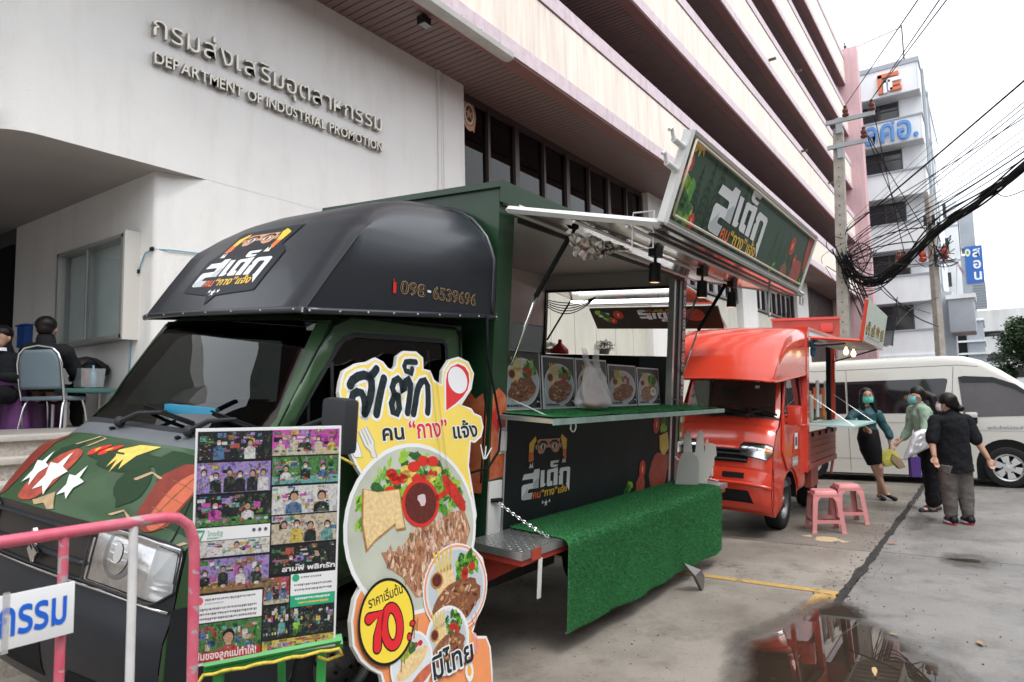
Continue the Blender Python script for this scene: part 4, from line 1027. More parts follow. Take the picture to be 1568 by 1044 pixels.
# ---- box body
bx = gt
XF, XR, YS, YB, ZF, ZR = 3.52, 6.78, 2.75, 4.45, .72, 3.0
boxo('box_front_wall', (XF, YS, ZF), (XF+.04, YB, ZR), g_box, bx)
boxo('box_far_wall', (XF+.04, YB-.04, ZF), (XR, YB, ZR-.05), g_int, bx)
boxo('box_roof', (XF-.03, YS-.03, ZR), (XR+.03, YB+.03, ZR+.04), g_box, bx)
boxo('roof_trim', (XF-.035, YS-.036, ZR-.10), (XR+.03, YS-.03, ZR+.042), g_box, bx)
boxo('box_ceiling', (XF+.04, YS+.04, ZR-.06), (XR-.02, YB-.04, ZR-.03), g_int, bx)
boxo('box_floor', (XF+.04, YS+.02, ZF), (XR, YB-.04, ZF+.05), m_plast, bx)
boxo('corner_post', (XF-.002, YS-.004, ZF), (XF+.17, YS+.05, ZR-.10), g_box, bx)
boxo('header_panel', (XF+.17, YS-.002, 2.86), (XR, YS+.04, ZR-.10), g_box, bx)
b = B(); prism(b, [(XF+.16, YS-.01, 2.93), (XR, YS-.01, 2.93), (XR, YS-.09, 2.885), (XF+.20, YS-.09, 2.885)], (0, .3, 1), .012); obj('drip_rail', b, m_whitep, bx)
b = B(); tube(b, [(XF+.10, YS-.012, 2.935), (XR, YS-.012, 2.935)], .012, 6); obj('roof_gutter', b, m_whitep, bx, smooth=180)
boxo('side_panel', (XF+.17, YS, .745), (6.52, YS+.035, 1.49), M('panel_black', (.010, .015, .017), .55, var=.3, vs=3, spec=.25), bx)
boxo('panel_trim', (XF+.165, YS-.006, .745), (XF+.185, YS+.03, 1.49), m_alu, bx)
boxo('rear_post', (6.50, YS-.01, .70), (6.55, YS+.05, ZR-.1), m_alu, bx); boxo('rear_post', (6.552, YS-.012, .70), (6.62, YS+.04, ZR-.1), M('black_seal', (.015, .015, .016), .5), bx)
boxo('rear_post', (6.622, YS-.02, .70), (6.69, YS+.05, ZR-.1), M('grey_post', (.22, .22, .21), .45, metal=.5), bx)
st_ = boxo('sticker_strip', (6.692, YS-.025, 1.17), (6.79, YS+.02, ZR-.12), M('maroon_vinyl', (.13, .02, .02), .5, var=.3, vs=6), bx)
P = Print()
for k in range(9):
    z_ = 2.60-k*.115; P.z = 0; P.ell(6.742, z_, .038, .048, p_white, 16); P.z = 2; P.ell(6.742, z_, .028, .034, (K('navy', (.02, .04, .15)), p_tom, p_green2, p_grey)[k % 4], 12); P.z = 4; P.star(6.742, z_, .02, p_white)
P.z = 0; P.rect(6.70, 1.18, 6.785, 1.52, p_green); P.z = 2
for k in range(4): P.ell(6.742, 1.24+k*.075, .028, .03, (p_white, p_red, p_white, p_lime)[k], 12)
P.z = 0
for k in range(4): P.ell(6.742, 2.70+k*.045, .03, .03, (p_cream, p_darkgrn, p_red, p_white)[k], 10, 0, .2)
P.build('stickers', planar((0, YS-.027, 0), (1, 0, 0), (0, 0, 1)), st_)
boxo('rear_header', (6.74, YS+.06, 2.77), (XR, YB-.04, ZR-.06), g_int, bx); 
boxo('rear_frame', (6.70, YS+.07, 2.745), (6.74, YB-.04, 2.77), MATS['black_seal'], bx); boxo('rear_frame', (6.70, YB-.06, .8), (6.74, YB-.035, 2.745), MATS['black_seal'], bx)
boxo('rear_counter', (6.70, YS+.14, .77), (6.76, YB-.06, 2.03), M('black_laminate', (.016, .017, .018), .4), bx)
boxo('rear_upright', (6.66, YS+.12, .77), (6.70, YS+.42, 2.03), M('slate_laminate', (.05, .06, .062), .5), bx)
boxo('inner_counter', (XF+.2, YS+.30, .77), (6.6, YS+.62, 1.50), M('steel_dark', (.08, .08, .08), .4, metal=.6), bx)
boxo('inner_shelf', (XF+.06, YS+.26, 1.94), (XF+.85, YS+.62, 1.955), M('blue_shelf', (.03, .12, .30), .5), bx)
# bits standing inside: glass cabinet, jars
for k in range(14):
    b = B(); xx = 3.95+k*.19; lathe(b, [(.03, 0), (.035, .02), (.035, .14), (.018, .17), (.018, .2)], 10, c=(xx, YS+.42+.06*(k % 2), 1.50)); obj('jar', b, M('jar_glass', (.14, .18, .17), .15, var=.5, vs=6), bx, smooth=50)
boxo('front_lamp', (3.66, 2.95, 2.32), (3.70, 3.25, 2.345), M('tube_on', (1, .96, .88), .5, emit=6), bx)
# ---- side panel print
P = Print(); logo(P, 3.916, .932, .0653)
lettuce(P, 6.37, 1.38, .10, 9, 3); P.z = 4; P.poly([(6.25, 1.25), (6.45, 1.28), (6.50, 1.12), (6.36, 1.04), (6.27, 1.12)], p_cheese); P.z = 0
P.rect(6.27, .90, 6.50, 1.06, p_steak); P.z = 4; tomato(P, 6.17, 1.36, .085, .9); tomato(P, 5.88, .965, .08, .85); P.z = 4
steakprint(P, 6.27, .905, .20, 0, 1.05); P.z = 2; P.ell(5.85, .80, .10, .11, p_meat, 14, 0, .1); lettuce(P, 5.60, .80, .09, 8, 9)
P.build('side_artwork', planar((0, YS-.003, 0), (1, 0, 0), (0, 0, 1)), bx, clip=(3.6, .75, 6.515, 1.485), step=3)
# corner splash decals, latch, white post
P = Print(); sp1 = K('splash_red', (.55, .03, .015), var=.3, vs=8, col2=(.70, .28, .12))
P.poly([(XF+.01, 1.66), (XF+.07, 1.70), (XF+.14, 1.66), (XF+.165, 1.63), (XF+.165, 1.12), (XF+.01, 1.11)], sp1); P.z = 3; P.ell(XF+.06, 1.50, .04, .09, p_red, 12, .3, .3); P.ell(XF+.12, 1.25, .03, .07, p_orange, 12, .3, .3)
P.build('splash_artwork', planar((0, YS-.008, 0), (1, 0, 0), (0, 0, 1)), bx)
P = Print(); P.poly([(.02, 1.0), (.02, 1.66), (.10, 1.70), (.18, 1.62), (.24, 1.66), (.28, 1.50), (.26, 1.02)], sp1); P.build('splash_artwork', planar((XF-.006, YS+.30, 0), (0, -1, 0), (0, 0, 1)), bx)
boxo('latch', (XF+.105, YS-.045, 1.29), (XF+.14, YS-.008, 1.42), m_whitep, bx, .008)
boxo('latch_plate', (XF+.09, YS-.014, 1.27), (XF+.155, YS-.0082, 1.44), m_whitep, bx)
boxo('white_post', (XF+.0, YS-.02, .70), (XF+.14, YS-.005, 1.10), m_whitep, bx, .004)
# cable looping down the corner
b = B(); tube(b, [(3.38, 2.70, 2.15), (3.40, 2.70, 1.9), (3.50, 2.70, 1.65), (3.56, 2.69, 1.45), (3.55, 2.69, 1.30), (3.46, 2.70, 1.20), (3.30, 2.72, 1.18)], .008, 6); obj('power_lead', b, m_dark, bx, smooth=180)
b = B(); tube(b, [(3.40, 2.72, 2.15), (3.43, 2.72, 1.7), (3.44, 2.74, 1.1)], .006, 6); obj('power_lead', b, m_dark, bx, smooth=180)
# ---- awning, hinged at z 2.86, and the sign board standing on its outer edge
m_mir = M('polished_sheet', (.80, .78, .74), .20, metal=1, var=.04, vs=2, bump=.12, bs=3)
AX0, AX1 = XF+.02, 6.92; A0 = Vector((0, YS-.06, 2.845)); A1 = Vector((0, 1.62, 2.655))
def ap(x, k, dz=0): p_ = A0.lerp(A1, k); return Vector((x, p_.y, p_.z+dz))
aw = gt
b = B()
for zz, fl2 in ((0, 0), (.03, 1)):
    quad(b, ap(AX0, 0, zz), ap(AX1, 0, zz), ap(AX1, 1, zz), ap(AX0, 1, zz))
obj('awning_panel', b, m_mir, aw)
b = B()
for (a, c_) in ((ap(AX0, 0, .012), ap(AX0, 1, .012)), (ap(AX1, 0, .012), ap(AX1, 1, .012)), (ap(AX0, 1, .012), ap(AX1, 1, .012)), (ap(AX0, 0, .012), ap(AX1, 0, .012))): tube(b, [a, c_], .024, 4)
obj('awning_frame', b, m_whitep, aw)
boxo('drop_seal', (XF+.17, YS-.05, 2.80), (6.6, YS-.03, 2.83), MATS['black_seal'], aw)
for kx in (.45, .78):
    b = B(); tube(b, [ap(AX0+.02, kx, -.02), ap(AX1-.02, kx, -.02)], .012, 4); obj('awning_rib', b, m_alu, aw)
# foil flap hanging by the front corner
b = B(); rg = random.Random(8)
def foil(u, v): return Vector((3.70+u*.85+.0*v, 2.35+.05*noise.noise((u*7, v*5, 2))-.06*v, 2.76-(.20+.05*sin(u*5))*v*(1-.75*u)+.02*noise.noise((u*9, v*7, 5))))
grid(b, 22, 8, foil); obj('foil_flap', b, M('crumpled_foil', (.75, .73, .70), .12, metal=1), aw, smooth=40)
# sign board frame of reference
SG0 = Vector((3.50, 1.60, 2.665)); SU = Vector((1, 0, 0)); SV = Vector((0, -.145, .50)).normalized(); SH, SW = .51, 3.14
sgb = empty('sign_board', parent=gt)
sn = SU.cross(SV).normalized()
def sp(u, v, h=0): return SG0+SU*u+SV*v+sn*h
b = B()
c8 = [sp(u, v, h) for u in (0, SW) for v in (0, SH) for h in (-.045, 0)]
V = [b.verts.new(q) for q in c8]
for q in ((0, 1, 3, 2), (4, 6, 7, 5), (0, 4, 5, 1), (2, 3, 7, 6), (0, 2, 6, 4), (1, 5, 7, 3)): b.faces.new([V[i] for i in q])
bmesh.ops.recalc_face_normals(b, faces=b.faces[:]); obj('board', b, m_whitep, sgb)
b = B()
for a, c_ in ((sp(0, 0, .01), sp(SW, 0, .01)), (sp(0, SH, .01), sp(SW, SH, .01)), (sp(0, 0, .01), sp(0, SH, .01)), (sp(SW, 0, .01), sp(SW, SH, .01))): tube(b, [a, c_], .014, 4)
obj('board_frame', b, m_whitep, sgb)
b = B(); m_=.055
for a, c_ in ((sp(.05, m_, .02), sp(SW-.04, m_, .02)), (sp(.05, SH-m_+.02, .02), sp(SW-.04, SH-m_+.02, .02)), (sp(.05, m_, .02), sp(.05, SH-m_+.02, .02))): tube(b, [a, c_], .008, 6)
obj('rope_light', b, M('rope_light', (.70, .58, .48), .5), sgb, smooth=180)
P = Print(); P.rect(.03, .03, SW-.03, SH-.03, K('sign_green', (.016, .062, .028), var=.2, vs=5)); P.z = 2
for k in range(7): fernshade(P, .28+k*.16, .06, .34+.09*(k % 3), .02, K('sign_shade', (.011, .042, .021)))
for k in range(4): fernshade(P, 2.0+k*.17, .08, .30, .03, K('sign_shade2', (.022, .080, .036)))
P.z = 4; lettuce(P, .13, .17, .12, 9, 4); lettuce(P, .22, .10, .09, 6, 6); P.poly([(.09, .50), (.11, .42), (.15, .45), (.17, .41), (.20, .46), (.24, .43), (.23, .50)], p_cheese)
tomato(P, .10, .36, .05, .8); tomato(P, .06, .29, .04, .8); tomato(P, .33, .075, .05, .9)
tomato(P, 2.50, .31, .075, 1.0); tomato(P, 2.68, .22, .05, .9); lettuce(P, 2.12, .07, .06, 7, 2); P.ell(2.45, .09, .10, .07, p_steak, 14, 0, .1); steakprint(P, 2.83, .13, .12, 0, 1.4); P.z = 6; P.poly([(2.92, .50), (3.16, .50), (3.16, .12), (3.0, .20), (2.95, .35)], p_meat); P.z = 8; lettuce(P, 3.08, .10, .07, 7, 12)
P.z = 8; logo(P, .60, .085, .108, face=False, stars=False)
P.build('sign_print', lambda x, y, h: sp(x, y, .004+h), sgb, clip=(.03, .03, SW-.03, SH-.03), step=4, eps=.0004)
for a_, z_ in ((.02, .52), (.0, .36)):
    b = B(); c0 = sp(0, z_*.8, -.02); tube(b, [c0, c0+Vector((-.09, .02, .02))], .018, 8); tube(b, [c0+Vector((-.09, .02, .02)), c0+Vector((-.12, .02, .07)), c0+Vector((-.15, .02, .05))], .010, 6); obj('catch', b, m_whitep, sgb, smooth=50)
b = B()
for o_ in (0, .03, .055): tube(b, [sp(0, -.02-o_, -.01-o_), sp(SW+.02, -.02-o_, -.01-o_)], .009, 6)
obj('awning_track', b, M('dark_track', (.05, .05, .055), .35, metal=.7), aw, smooth=180)
# spot lamps on the awning
for (x_, k_) in ((4.62, .52), (5.60, .52), (6.40, .52)):
    s_ = empty('spot_lamp', parent=gt); q = ap(x_, k_)
    boxo('lamp_bracket', q+Vector((-.06, -.03, -.06)), q+Vector((.06, .03, -.002)), MATS['black_metal'], s_)
    b = B(); tube(b, [q+Vector((0, 0, -.06)), q+Vector((.0, 0, -.13))], .012, 6); lathe(b, [(.02, -.10), (.042, -.11), (.045, -.24), (.038, -.245)], 14, c=q+Vector((.0, 0, 0)), axis='z'); obj('lamp_head', b, MATS['black_metal'], s_, smooth=40)
    b = B(); lathe(b, [(.034, 0), (.001, 0)], 14, c=q+Vector((0, 0, -.247)), caps=False); obj('lamp_face', b, M('spot_face', (.9, .6, .35), .3, emit=.6), s_)
# hook and wires under the awning
b = B(); q = ap(6.02, .93); tube(b, [q, q+Vector((0, 0, -.10)), q+Vector((0, 0, -.26)), q+Vector((.03, 0, -.29)), q+Vector((.05, 0, -.26))], .010, 6); obj('hook', b, m_whitep, aw, smooth=180)
b = B(); q = ap(AX1-.1, 1); tube(b, [q+Vector((0, 0, -.02)), q+Vector((0, 0, -.09)), q+Vector((.12, 0, -.09)), q+Vector((.12, 0, -.02))], .008, 6); obj('catch_loop', b, m_alu, aw)
for x_ in (AX0+.03,):
    for kk in (.86,):
        b = B(); q = ap(x_, kk); tube(b, [q+Vector((.0, .05, .03)), q+Vector((0, .05, .07)), q+Vector((.0, -.08, .07)), q+Vector((0, -.08, -.14)), q+Vector((.0, .05, -.14)), q+Vector((0, .05, .0))], .005, 5); obj('wire_catch', b, m_whitep, aw)
# gas struts
for (top, mid, bot) in ((ap(3.78, .34, -.02), None, Vector((3.70, YS-.02, 2.03))), (ap(6.78, .34, -.02), None, Vector((6.72, YS-.03, 2.03)))):
    mid = top.lerp(bot, .62); b = B(); tube(b, [top, mid], .018, 8); ball(b, top, .028, sub=1); s_ = obj('gas_strut', b, m_dark, gt, smooth=50)
    b = B(); tube(b, [mid, bot+Vector((-.0, 0, -.18))], .010, 8); obj('strut_rod', b, m_chrome, s_, smooth=180)
# ---- fold-down counter
boxo('counter_board', (XF+.06, 2.31, 1.50), (6.80, YS+.30, 1.527), m_alu, gt)
boxo('counter_edge', (XF+.055, 2.302, 1.492), (6.81, 2.312, 1.530), M('edge_mint', (.34, .50, .44), .35, metal=.4, var=.25, vs=9), gt)
for x_ in (3.75, 6.45):
    b = B(); tube(b, [(x_, YS-.01, 1.62), (x_, 2.42, 1.52)], .006, 5); obj('counter_stay', b, m_alu, gt)
b = B(); tube(b, [(3.98+.035*cos(a*pi/6), 2.40, 1.46+.035*sin(a*pi/6)) for a in range(12)], .006, 5, closed=True); obj('counter_ring', b, m_chrome, gt)
# ---- bench
bn = gt
boxo('bench_frame', (3.34, 2.34, .68), (7.02, YS-.01, .72), M('red_steel', (.42, .05, .03), .5, var=.25, vs=8), bn)
b = B(); box(b, (3.32, 2.325, .72), (7.04, YS-.01, .765))
obj('bench_plate', b, m_steelpaint, bn)
b = B()
for i in range(95):
    for j in range(10):
        x_ = 3.35+i*.039; y_ = 2.345+j*.039
        if 3.86 < x_ < 6.74: continue
        a = pi/4*(1 if (i+j) % 2 else -1); c_, s_ = cos(a), sin(a); Lh, Wh = .014, .0045
        pts = [(x_+c_*Lh, y_+s_*Lh, .7655), (x_-s_*Wh, y_+c_*Wh, .7655), (x_-c_*Lh, y_-s_*Lh, .7655), (x_+s_*Wh, y_-c_*Wh, .7655)]
        tp = [b.verts.new((x_, y_, .7685))]; V = [b.verts.new(q) for q in pts]
        for k in range(4): b.faces.new((V[k], V[(k+1) % 4], tp[0]))
obj('plate_lozenges', b, M('lozenge_steel', (.75, .75, .75), .2, metal=1), bn, kind='stuff')
for x_ in (3.42, 6.95):
    b = B(); prism(b, [(x_, YS-.02, .66), (x_, 2.40, .66), (x_, YS+.18, .34)], (1, 0, 0), .03); obj('bench_bracket', b, MATS['red_steel'], bn)
boxo('bench_flag', (3.42, 2.32, .70), (3.52, 2.324, .768), MATS['red_steel'], bn); boxo('bench_tag', (3.50, 2.322, .46), (3.54, 2.33, .70), m_whitep, bn, .003)
def chain(name, a, b_, sag, par, link=.034, r=.0045, mat=None):
    pts = cable_pts(a, b_, sag, int((Vector(b_)-Vector(a)).length/(link*.78)))
    b = B()
    for i in range(len(pts)-1):
        m_ = (pts[i]+pts[i+1])/2; d = (pts[i+1]-pts[i]).normalized(); u, v = basis(d); w_ = u if i % 2 else v
        tube(b, [m_+d*link*.5*cos(t*pi/5)+w_*link*.28*sin(t*pi/5) for t in range(10)], r, 4, closed=True)
    return obj(name, b, mat or m_chrome, par)
chain('chain', (XF+.06, YS-.03, .98), (3.72, 2.40, .78), .012, gt, .026, .0032)
chain('chain', (6.60, YS-.03, 1.02), (6.98, 2.40, .78), .03, gt, .026, .0032)
b = B(); tube(b, [(XF+.02, YS-.02, .98), (XF+.10, YS-.05, .98)], .014, 6); obj('chain_hook', b, m_dark, gt)
# underneath
boxo('chassis', (3.4, YS+.25, .40), (6.9, YB-.25, .62), m_dark, gt); boxo('toolbox', (3.75, YS+.12, .34), (4.6, YS+.45, .64), m_plast, gt, .02)
boxo('mudguard', (4.95, YS+.1, .3), (4.97, YS+.35, .68), m_dark, gt); boxo('rear_valance', (6.80, YS+.05, .55), (6.84, YB-.05, .74), MATS['red_steel'], gt)
# ---- rear awning with tubes and its own hanging board
R0 = Vector((6.79, 0, 2.80)); R1 = Vector((7.85, 0, 2.70))
b = B()
for dz in (0, .03): quad(b, (R0.x, YS+.05, R0.z+dz), (R0.x, YB-.02, R0.z+dz), (R1.x, YB-.02, R1.z+dz), (R1.x, YS+.05, R1.z+dz))
obj('rear_awning', b, m_mir, gt)
b = B(); tube(b, [(6.79, YS+.05, 2.81), (7.85, YS+.05, 2.71), (8.12, YS-.02, 2.44)], .014, 4); tube(b, [(6.79, YB, 2.81), (7.85, YB, 2.71)], .014, 4); tube(b, [(7.85, YS+.05, 2.71), (7.85, YB, 2.71)], .014, 4); obj('rear_awning_frame', b, m_whitep, gt)
for dx in (0, .16):
    boxo('tube_lamp', (7.18+dx, 3.02, 2.675), (7.23+dx, 4.34, 2.70), M('tube_dim' if dx else 'tube_bright', (.9, .92, .95), .4, emit=.6 if dx else 4.0), gt)
b = B(); RS = lambda y_, k: Vector((7.86+.25*k, y_, 2.68-.24*k))
V = [b.verts.new(q) for q in (RS(YS+.0, 0), RS(YB, 0), RS(YB, 1), RS(YS+.0, 1))]; b.faces.new(V); o = obj('rear_sign', b, K('rear_sign_brown', (.04, .028, .02)), gt)
md = o.modifiers.new('t', 'SOLIDIFY'); md.thickness = .02; md.offset = 1
P = Print(); logo(P, .62, .03, .052, face=False, stars=False)
P.z = 1; lettuce(P, .12, .12, .10, 6, 2); tomato(P, .24, .20, .05, 1); tomato(P, .34, .10, .07, 1); steakprint(P, 1.35, .12, .10, 0, 1.3); P.poly([(.06, .05), (.22, .07), (.18, .16), (.05, .13)], p_cream)
U_ = Vector((0, 1, 0)); V_ = Vector((.25, 0, -.24)).normalized()
P.build('rear_sign_print', lambda x, y, h: RS(YS+.03, 0)+Vector((0, 1.62-x, 0))+Vector((.25, 0, -.24)).normalized()*y+Vector((-.69, 0, -.72))*(.026+h), gt, clip=(0, 0, 1.65, .33), step=3)
for y_ in (YS+.06, YB-.02):
    b = B(); tube(b, [(7.35, y_, 2.74), (6.82, y_, 2.20)], .012, 6); obj('rear_strut', b, m_dark, gt)
b = B()
for k in range(5): tube(b, cable_pts((6.72, 4.38, 2.66-.02*k), (6.73, 3.75, 2.68), .05+.02*k, 8), .006, 5)
obj('wiring', b, m_dark, gt, smooth=180)
set_root(gt, (3.2, 3.55, .0), PIV, LEAN)
# ================================================================ RED FOOD TRUCK
RP, RL = (0, 2.2, .3), 3.0
r_paint = M('red_truck_paint', (.66, .055, .026), .22, coat=.6, var=.05, vs=2)
r_fade = M('faded_red_paint', (.50, .11, .085), .45, var=.15, vs=4)
rt = empty('food_truck', 'bright red food truck with its menu sign raised, parked behind the pink stools', 'food truck')
cr = Cab(7.90, 2.12, .83, .935, .61)
make_cab(rt, cr, r_paint, r_paint, r_paint, r_paint, r_paint, 8.80, arch=.36, glass=film('clear_windscreen', (.42, .46, .46), 2.3, .006), trim=m_trim)
for sg in (1, -1): headlight(rt, cr, sg, 8.3, 11.9, .42, 1.0)
P = Print(); P.poly([(.22, .05), (.78, .05), (.80, .95), (.20, .95)], m_dark); P.build('grille_opening', cr.surf(7.4, 9.6, -1, 1), rt, step=.05)
for q in (7.8, 8.5, 9.2):
    b = B(); tube(b, [cr.at(q, t/10*.56)+cr.nrm(q, t/10*.56)*.012 for t in range(-10, 11)], .014, 6); obj('grille_bar', b, m_plast, rt, smooth=180)
for a_, b_ in ((.24, .44), (.56, .76)):
    P = Print(); P.poly([(a_, .1), (b_, .1), (b_, .9), (a_, .9)], m_dark); P.build('bumper_slot', cr.surf(3.9, 4.9, -1, 1), rt, step=.05)
P = Print(); P.poly([(.15, .1), (.85, .1), (.80, .9), (.20, .9)], m_dark); P.build('bumper_recess', cr.surf(1.6, 3.0, -1, 1), rt, step=.05)
b = B(); pts = [cr.at(3.5, t/12*.99)+cr.nrm(3.5, t/12*.99)*.004 for t in range(-12, 13)]; tube(b, pts, .022, 6); obj('bumper_ridge', b, r_paint, rt, smooth=180)
pl_ = boxo('number_plate', (7.90, 2.76, .66), (7.925, 3.10, .80), p_white, rt, .004)
P = Print(); P.text('บท 4', .03, .03, .11, p_black, w=.27); P.build('plate_text', planar((7.897, 3.10, .665), (0, -1, 0), (0, 0, 1)), pl_)
mirror(rt, cr, 8.62, .10, 1.38, mat=r_paint, s=.8)
P = Print(); P.rect(8.98, .95, 9.13, 1.15, p_white); P.rect(8.86, .75, 9.14, .86, p_grey); P.z = 2; P.rect(9.01, .99, 9.10, 1.10, p_black); P.z = 4; scribble(P, 8.88, .78, .24, .05, p_white, 3); P.z = 0; P.poly([(8.92, 1.10), (8.97, 1.14), (8.96, .93), (8.90, .90)], p_red)
P.build('door_stickers', cr.sidemap(1, .022), rt)
P = Print(); P.ell(.80, .80, .055, .07, K('tax_disc', (.75, .55, .45)), 18); P.rect(.77, .60, .82, .66, p_white); P.z = 2; P.ell(.80, .80, .035, .045, p_white, 14); P.build('windscreen_sticker', cr.surf(19.4, 24, -.9, .9), rt, step=.1)
wheel(rt, 8.80, 2.26, .33, .335, .19); wheel(rt, 8.80, 3.18, .25, .335, sgn=1); wheel(rt, 10.75, 2.34, .33, .335); wheel(rt, 10.75, 3.1, .25, .335, sgn=1)
# cap
CP = [(7.88, 1.78), (7.93, 1.86), (8.06, 2.02), (8.25, 2.20), (8.48, 2.34), (8.75, 2.43), (9.1, 2.465), (9.52, 2.47)]
def rcap(u, v):
    t = u*(len(CP)-1); i = min(int(t), len(CP)-2); f = t-i; x = CP[i][0]+(CP[i+1][0]-CP[i][0])*f; z = CP[i][1]+(CP[i+1][1]-CP[i][1])*f
    zb = 1.77+.12*u*u; w = [(2.07, zb), (2.07, zb+(z-zb)*.55), (2.075, z-.05*u), (2.10, z-.015), (2.17, z)]
    far = [(3.40-(y-2.07)*.25, zz) for y, zz in w[::-1]]; full = w+[(2.17+(3.36-2.17)*k/9, z+.02*sin(pi*k/9)) for k in range(1, 9)]+far
    t = v*(len(full)-1); i = min(int(t), len(full)-2); f = t-i; a, b_ = full[i], full[i+1]
    bow = .02*(1-abs(2*v-1)**2)*(1-u)
    return Vector((x-bow, a[0]+(b_[0]-a[0])*f, a[1]+(b_[1]-a[1])*f))
b = B(); grid(b, 22, 19, rcap); rc = obj('hood_cap', b, r_paint, rt, smooth=50)
b = B(); tube(b, [rcap(k/16, 0)+Vector((0, -.005, 0)) for k in range(16, -1, -1)]+[rcap(0, k/20) for k in range(21)], .014, 6); obj('cap_rim', b, r_paint, rc, smooth=180)
b = B(); quad(b, (7.88, 2.08, 1.775), (9.5, 2.08, 1.88), (9.5, 3.35, 1.88), (7.88, 3.35, 1.775)); obj('cap_underside', b, M('pale_reflection_grey', (.42, .40, .38), .6), rc)  # underside coloured pale to put a grey reflection into the windscreen
# box
boxo('box_front_wall', (9.52, 2.07, .62), (9.58, 3.36, 2.47), r_paint, rt); boxo('box_roof', (9.52, 2.05, 2.47), (11.6, 3.38, 2.51), r_paint, rt)
boxo('corner_post', (9.50, 2.06, .62), (9.62, 2.12, 2.47), r_paint, rt); boxo('post', (11.10, 2.07, 1.1), (11.17, 2.13, 2.4), m_dark, rt); boxo('post', (11.45, 2.07, 1.1), (11.50, 2.12, 2.45), r_paint, rt)
boxo('header_rail', (9.62, 2.06, 2.40), (11.6, 2.10, 2.47), m_whitep, rt)
boxo('far_wall', (9.6, 3.32, 1.1), (10.5, 3.36, 2.47), m_whitep, rt)
boxo('tray_side', (9.56, 2.075, .72), (11.52, 2.10, 1.06), r_fade, rt); boxo('tray_rail', (9.56, 2.06, 1.06), (11.53, 2.12, 1.12), r_fade, rt); boxo('tray_skirt', (9.56, 2.06, .64), (11.53, 2.11, .715), r_fade, rt)
for z_ in (.80, .90, .98): boxo('tray_rib', (9.57, 2.066, z_), (11.5, 2.076, z_+.015), r_fade, rt)
for k in range(4): boxo('tray_hook', (9.75+k*.45, 2.045, 1.065), (9.83+k*.45, 2.062, 1.12), m_dark, rt)
boxo('tray_floor', (9.56, 2.1, .62), (11.5, 3.36, .70), m_dark, rt); boxo('tray_bracket', (10.0, 2.12, .36), (10.45, 2.2, .64), r_fade, rt); boxo('chassis', (9.2, 2.4, .35), (11.4, 3.1, .6), m_dark, rt)
b = B(); tube(b, [(11.35, 2.08, .66), (11.15, 2.08, .45)], .02, 4); obj('tray_strut', b, r_fade, rt)
m_mint = M('pale_mint_edge', (.42, .62, .60), .4)
boxo('shelf', (9.60, 1.52, 1.215), (11.5, 2.10, 1.24), m_mint, rt)
for x_ in (9.7, 11.4):
    b = B(); tube(b, [(x_, 2.08, 1.62), (x_, 1.54, 1.235)], .003, 4); obj('shelf_stay', b, m_alu, rt)
b = B()
for dz in (0, .02): quad(b, (9.56, 2.03, 2.36+dz), (11.5, 2.03, 2.36+dz), (11.5, 1.43, 2.31+dz), (9.56, 1.43, 2.31+dz))
obj('awning_panel', b, M('ribbed_awning', (.45, .43, .42), .3, metal=.6), rt)
for k in range(12): boxo('awning_rib', (9.62+k*.16, 1.45, 2.295), (9.66+k*.16, 2.0, 2.305), m_whitep, rt)
b = B(); tube(b, [(9.56, 2.03, 2.37), (9.56, 1.43, 2.32)], .022, 5); tube(b, [(9.56, 1.43, 2.32), (9.56, 1.36, 2.84)], .026, 5); tube(b, [(9.56, 1.43, 2.32), (11.5, 1.43, 2.30)], .016, 5); obj('awning_frame', b, r_paint, rt)
b = B(); tube(b, [(9.62, 2.06, 2.26), (9.62, 1.62, 2.29)], .012, 6); tube(b, [(11.13, 2.06, 2.1), (11.13, 1.45, 2.29)], .012, 6); obj('awning_arm', b, m_plast, rt)
b = B(); V = [b.verts.new(q) for q in ((9.57, 1.43, 2.33), (11.45, 1.43, 2.31), (11.45, 1.36, 2.80), (9.57, 1.36, 2.86))]; b.faces.new(V); o = obj('sign_board', b, K('sign_pale_green', (.52, .60, .52), var=.08, vs=4), rt); md = o.modifiers.new('t', 'SOLIDIFY'); md.thickness = .03; md.offset = 0
P = Print(); 
for k, ch in enumerate(('ก๋', 'เจ๋', 'ยิ้', 'อิ่')): P.z = 0; P.text(ch, .14+k*.43, .17, .36, p_black, w=.34, off=.02); P.z = 2; P.text(ch, .155+k*.43, .18, .34, K('ochre', (.65, .38, .06)), w=.31)
P.z = 0; scribble(P, .3, .08, 1.2, .05, p_grey, 8); P.rect(.1, .03, 1.8, .035, p_red)
P.build('sign_print', planar((9.57, 1.41, 2.345), (1, 0, -.01), (0, -.07, .5)), o)
for x_ in (10.15, 10.75):
    bl_ = empty('bulb', parent=rt); b = B(); lathe(b, [(.012, .05), (.014, .02), (.03, -.01), (.035, -.04), (.02, -.07), (.002, -.075)], 12, c=(x_, 1.7, 2.24)); obj('bulb_glass', b, M('warm_bulb', (1, .72, .38), .3, emit=2.2), bl_, smooth=180)
    b = B(); tube(b, [(x_, 1.7, 2.32), (x_, 1.7, 2.27)], .014, 6); obj('bulb_socket', b, m_dark, bl_)
boxo('rear_flap', (11.66, 2.03, 2.52), (11.69, 3.05, 2.80), r_fade, rt); boxo('rear_flap_rail', (11.64, 2.01, 2.80), (11.70, 3.07, 2.84), r_paint, rt); boxo('rear_flap_latch', (11.62, 2.12, 2.6), (11.66, 2.30, 2.74), r_paint, rt)
b = B(); rg = random.Random(3)
ball(b, (9.75, 2.04, 2.31), .06, (1.6, .8, 1.2)); ball(b, (9.82, 2.05, 2.20), .055, (1.2, .7, 1.5)); ball(b, (9.9, 2.04, 2.36), .05, (2, .8, .5))
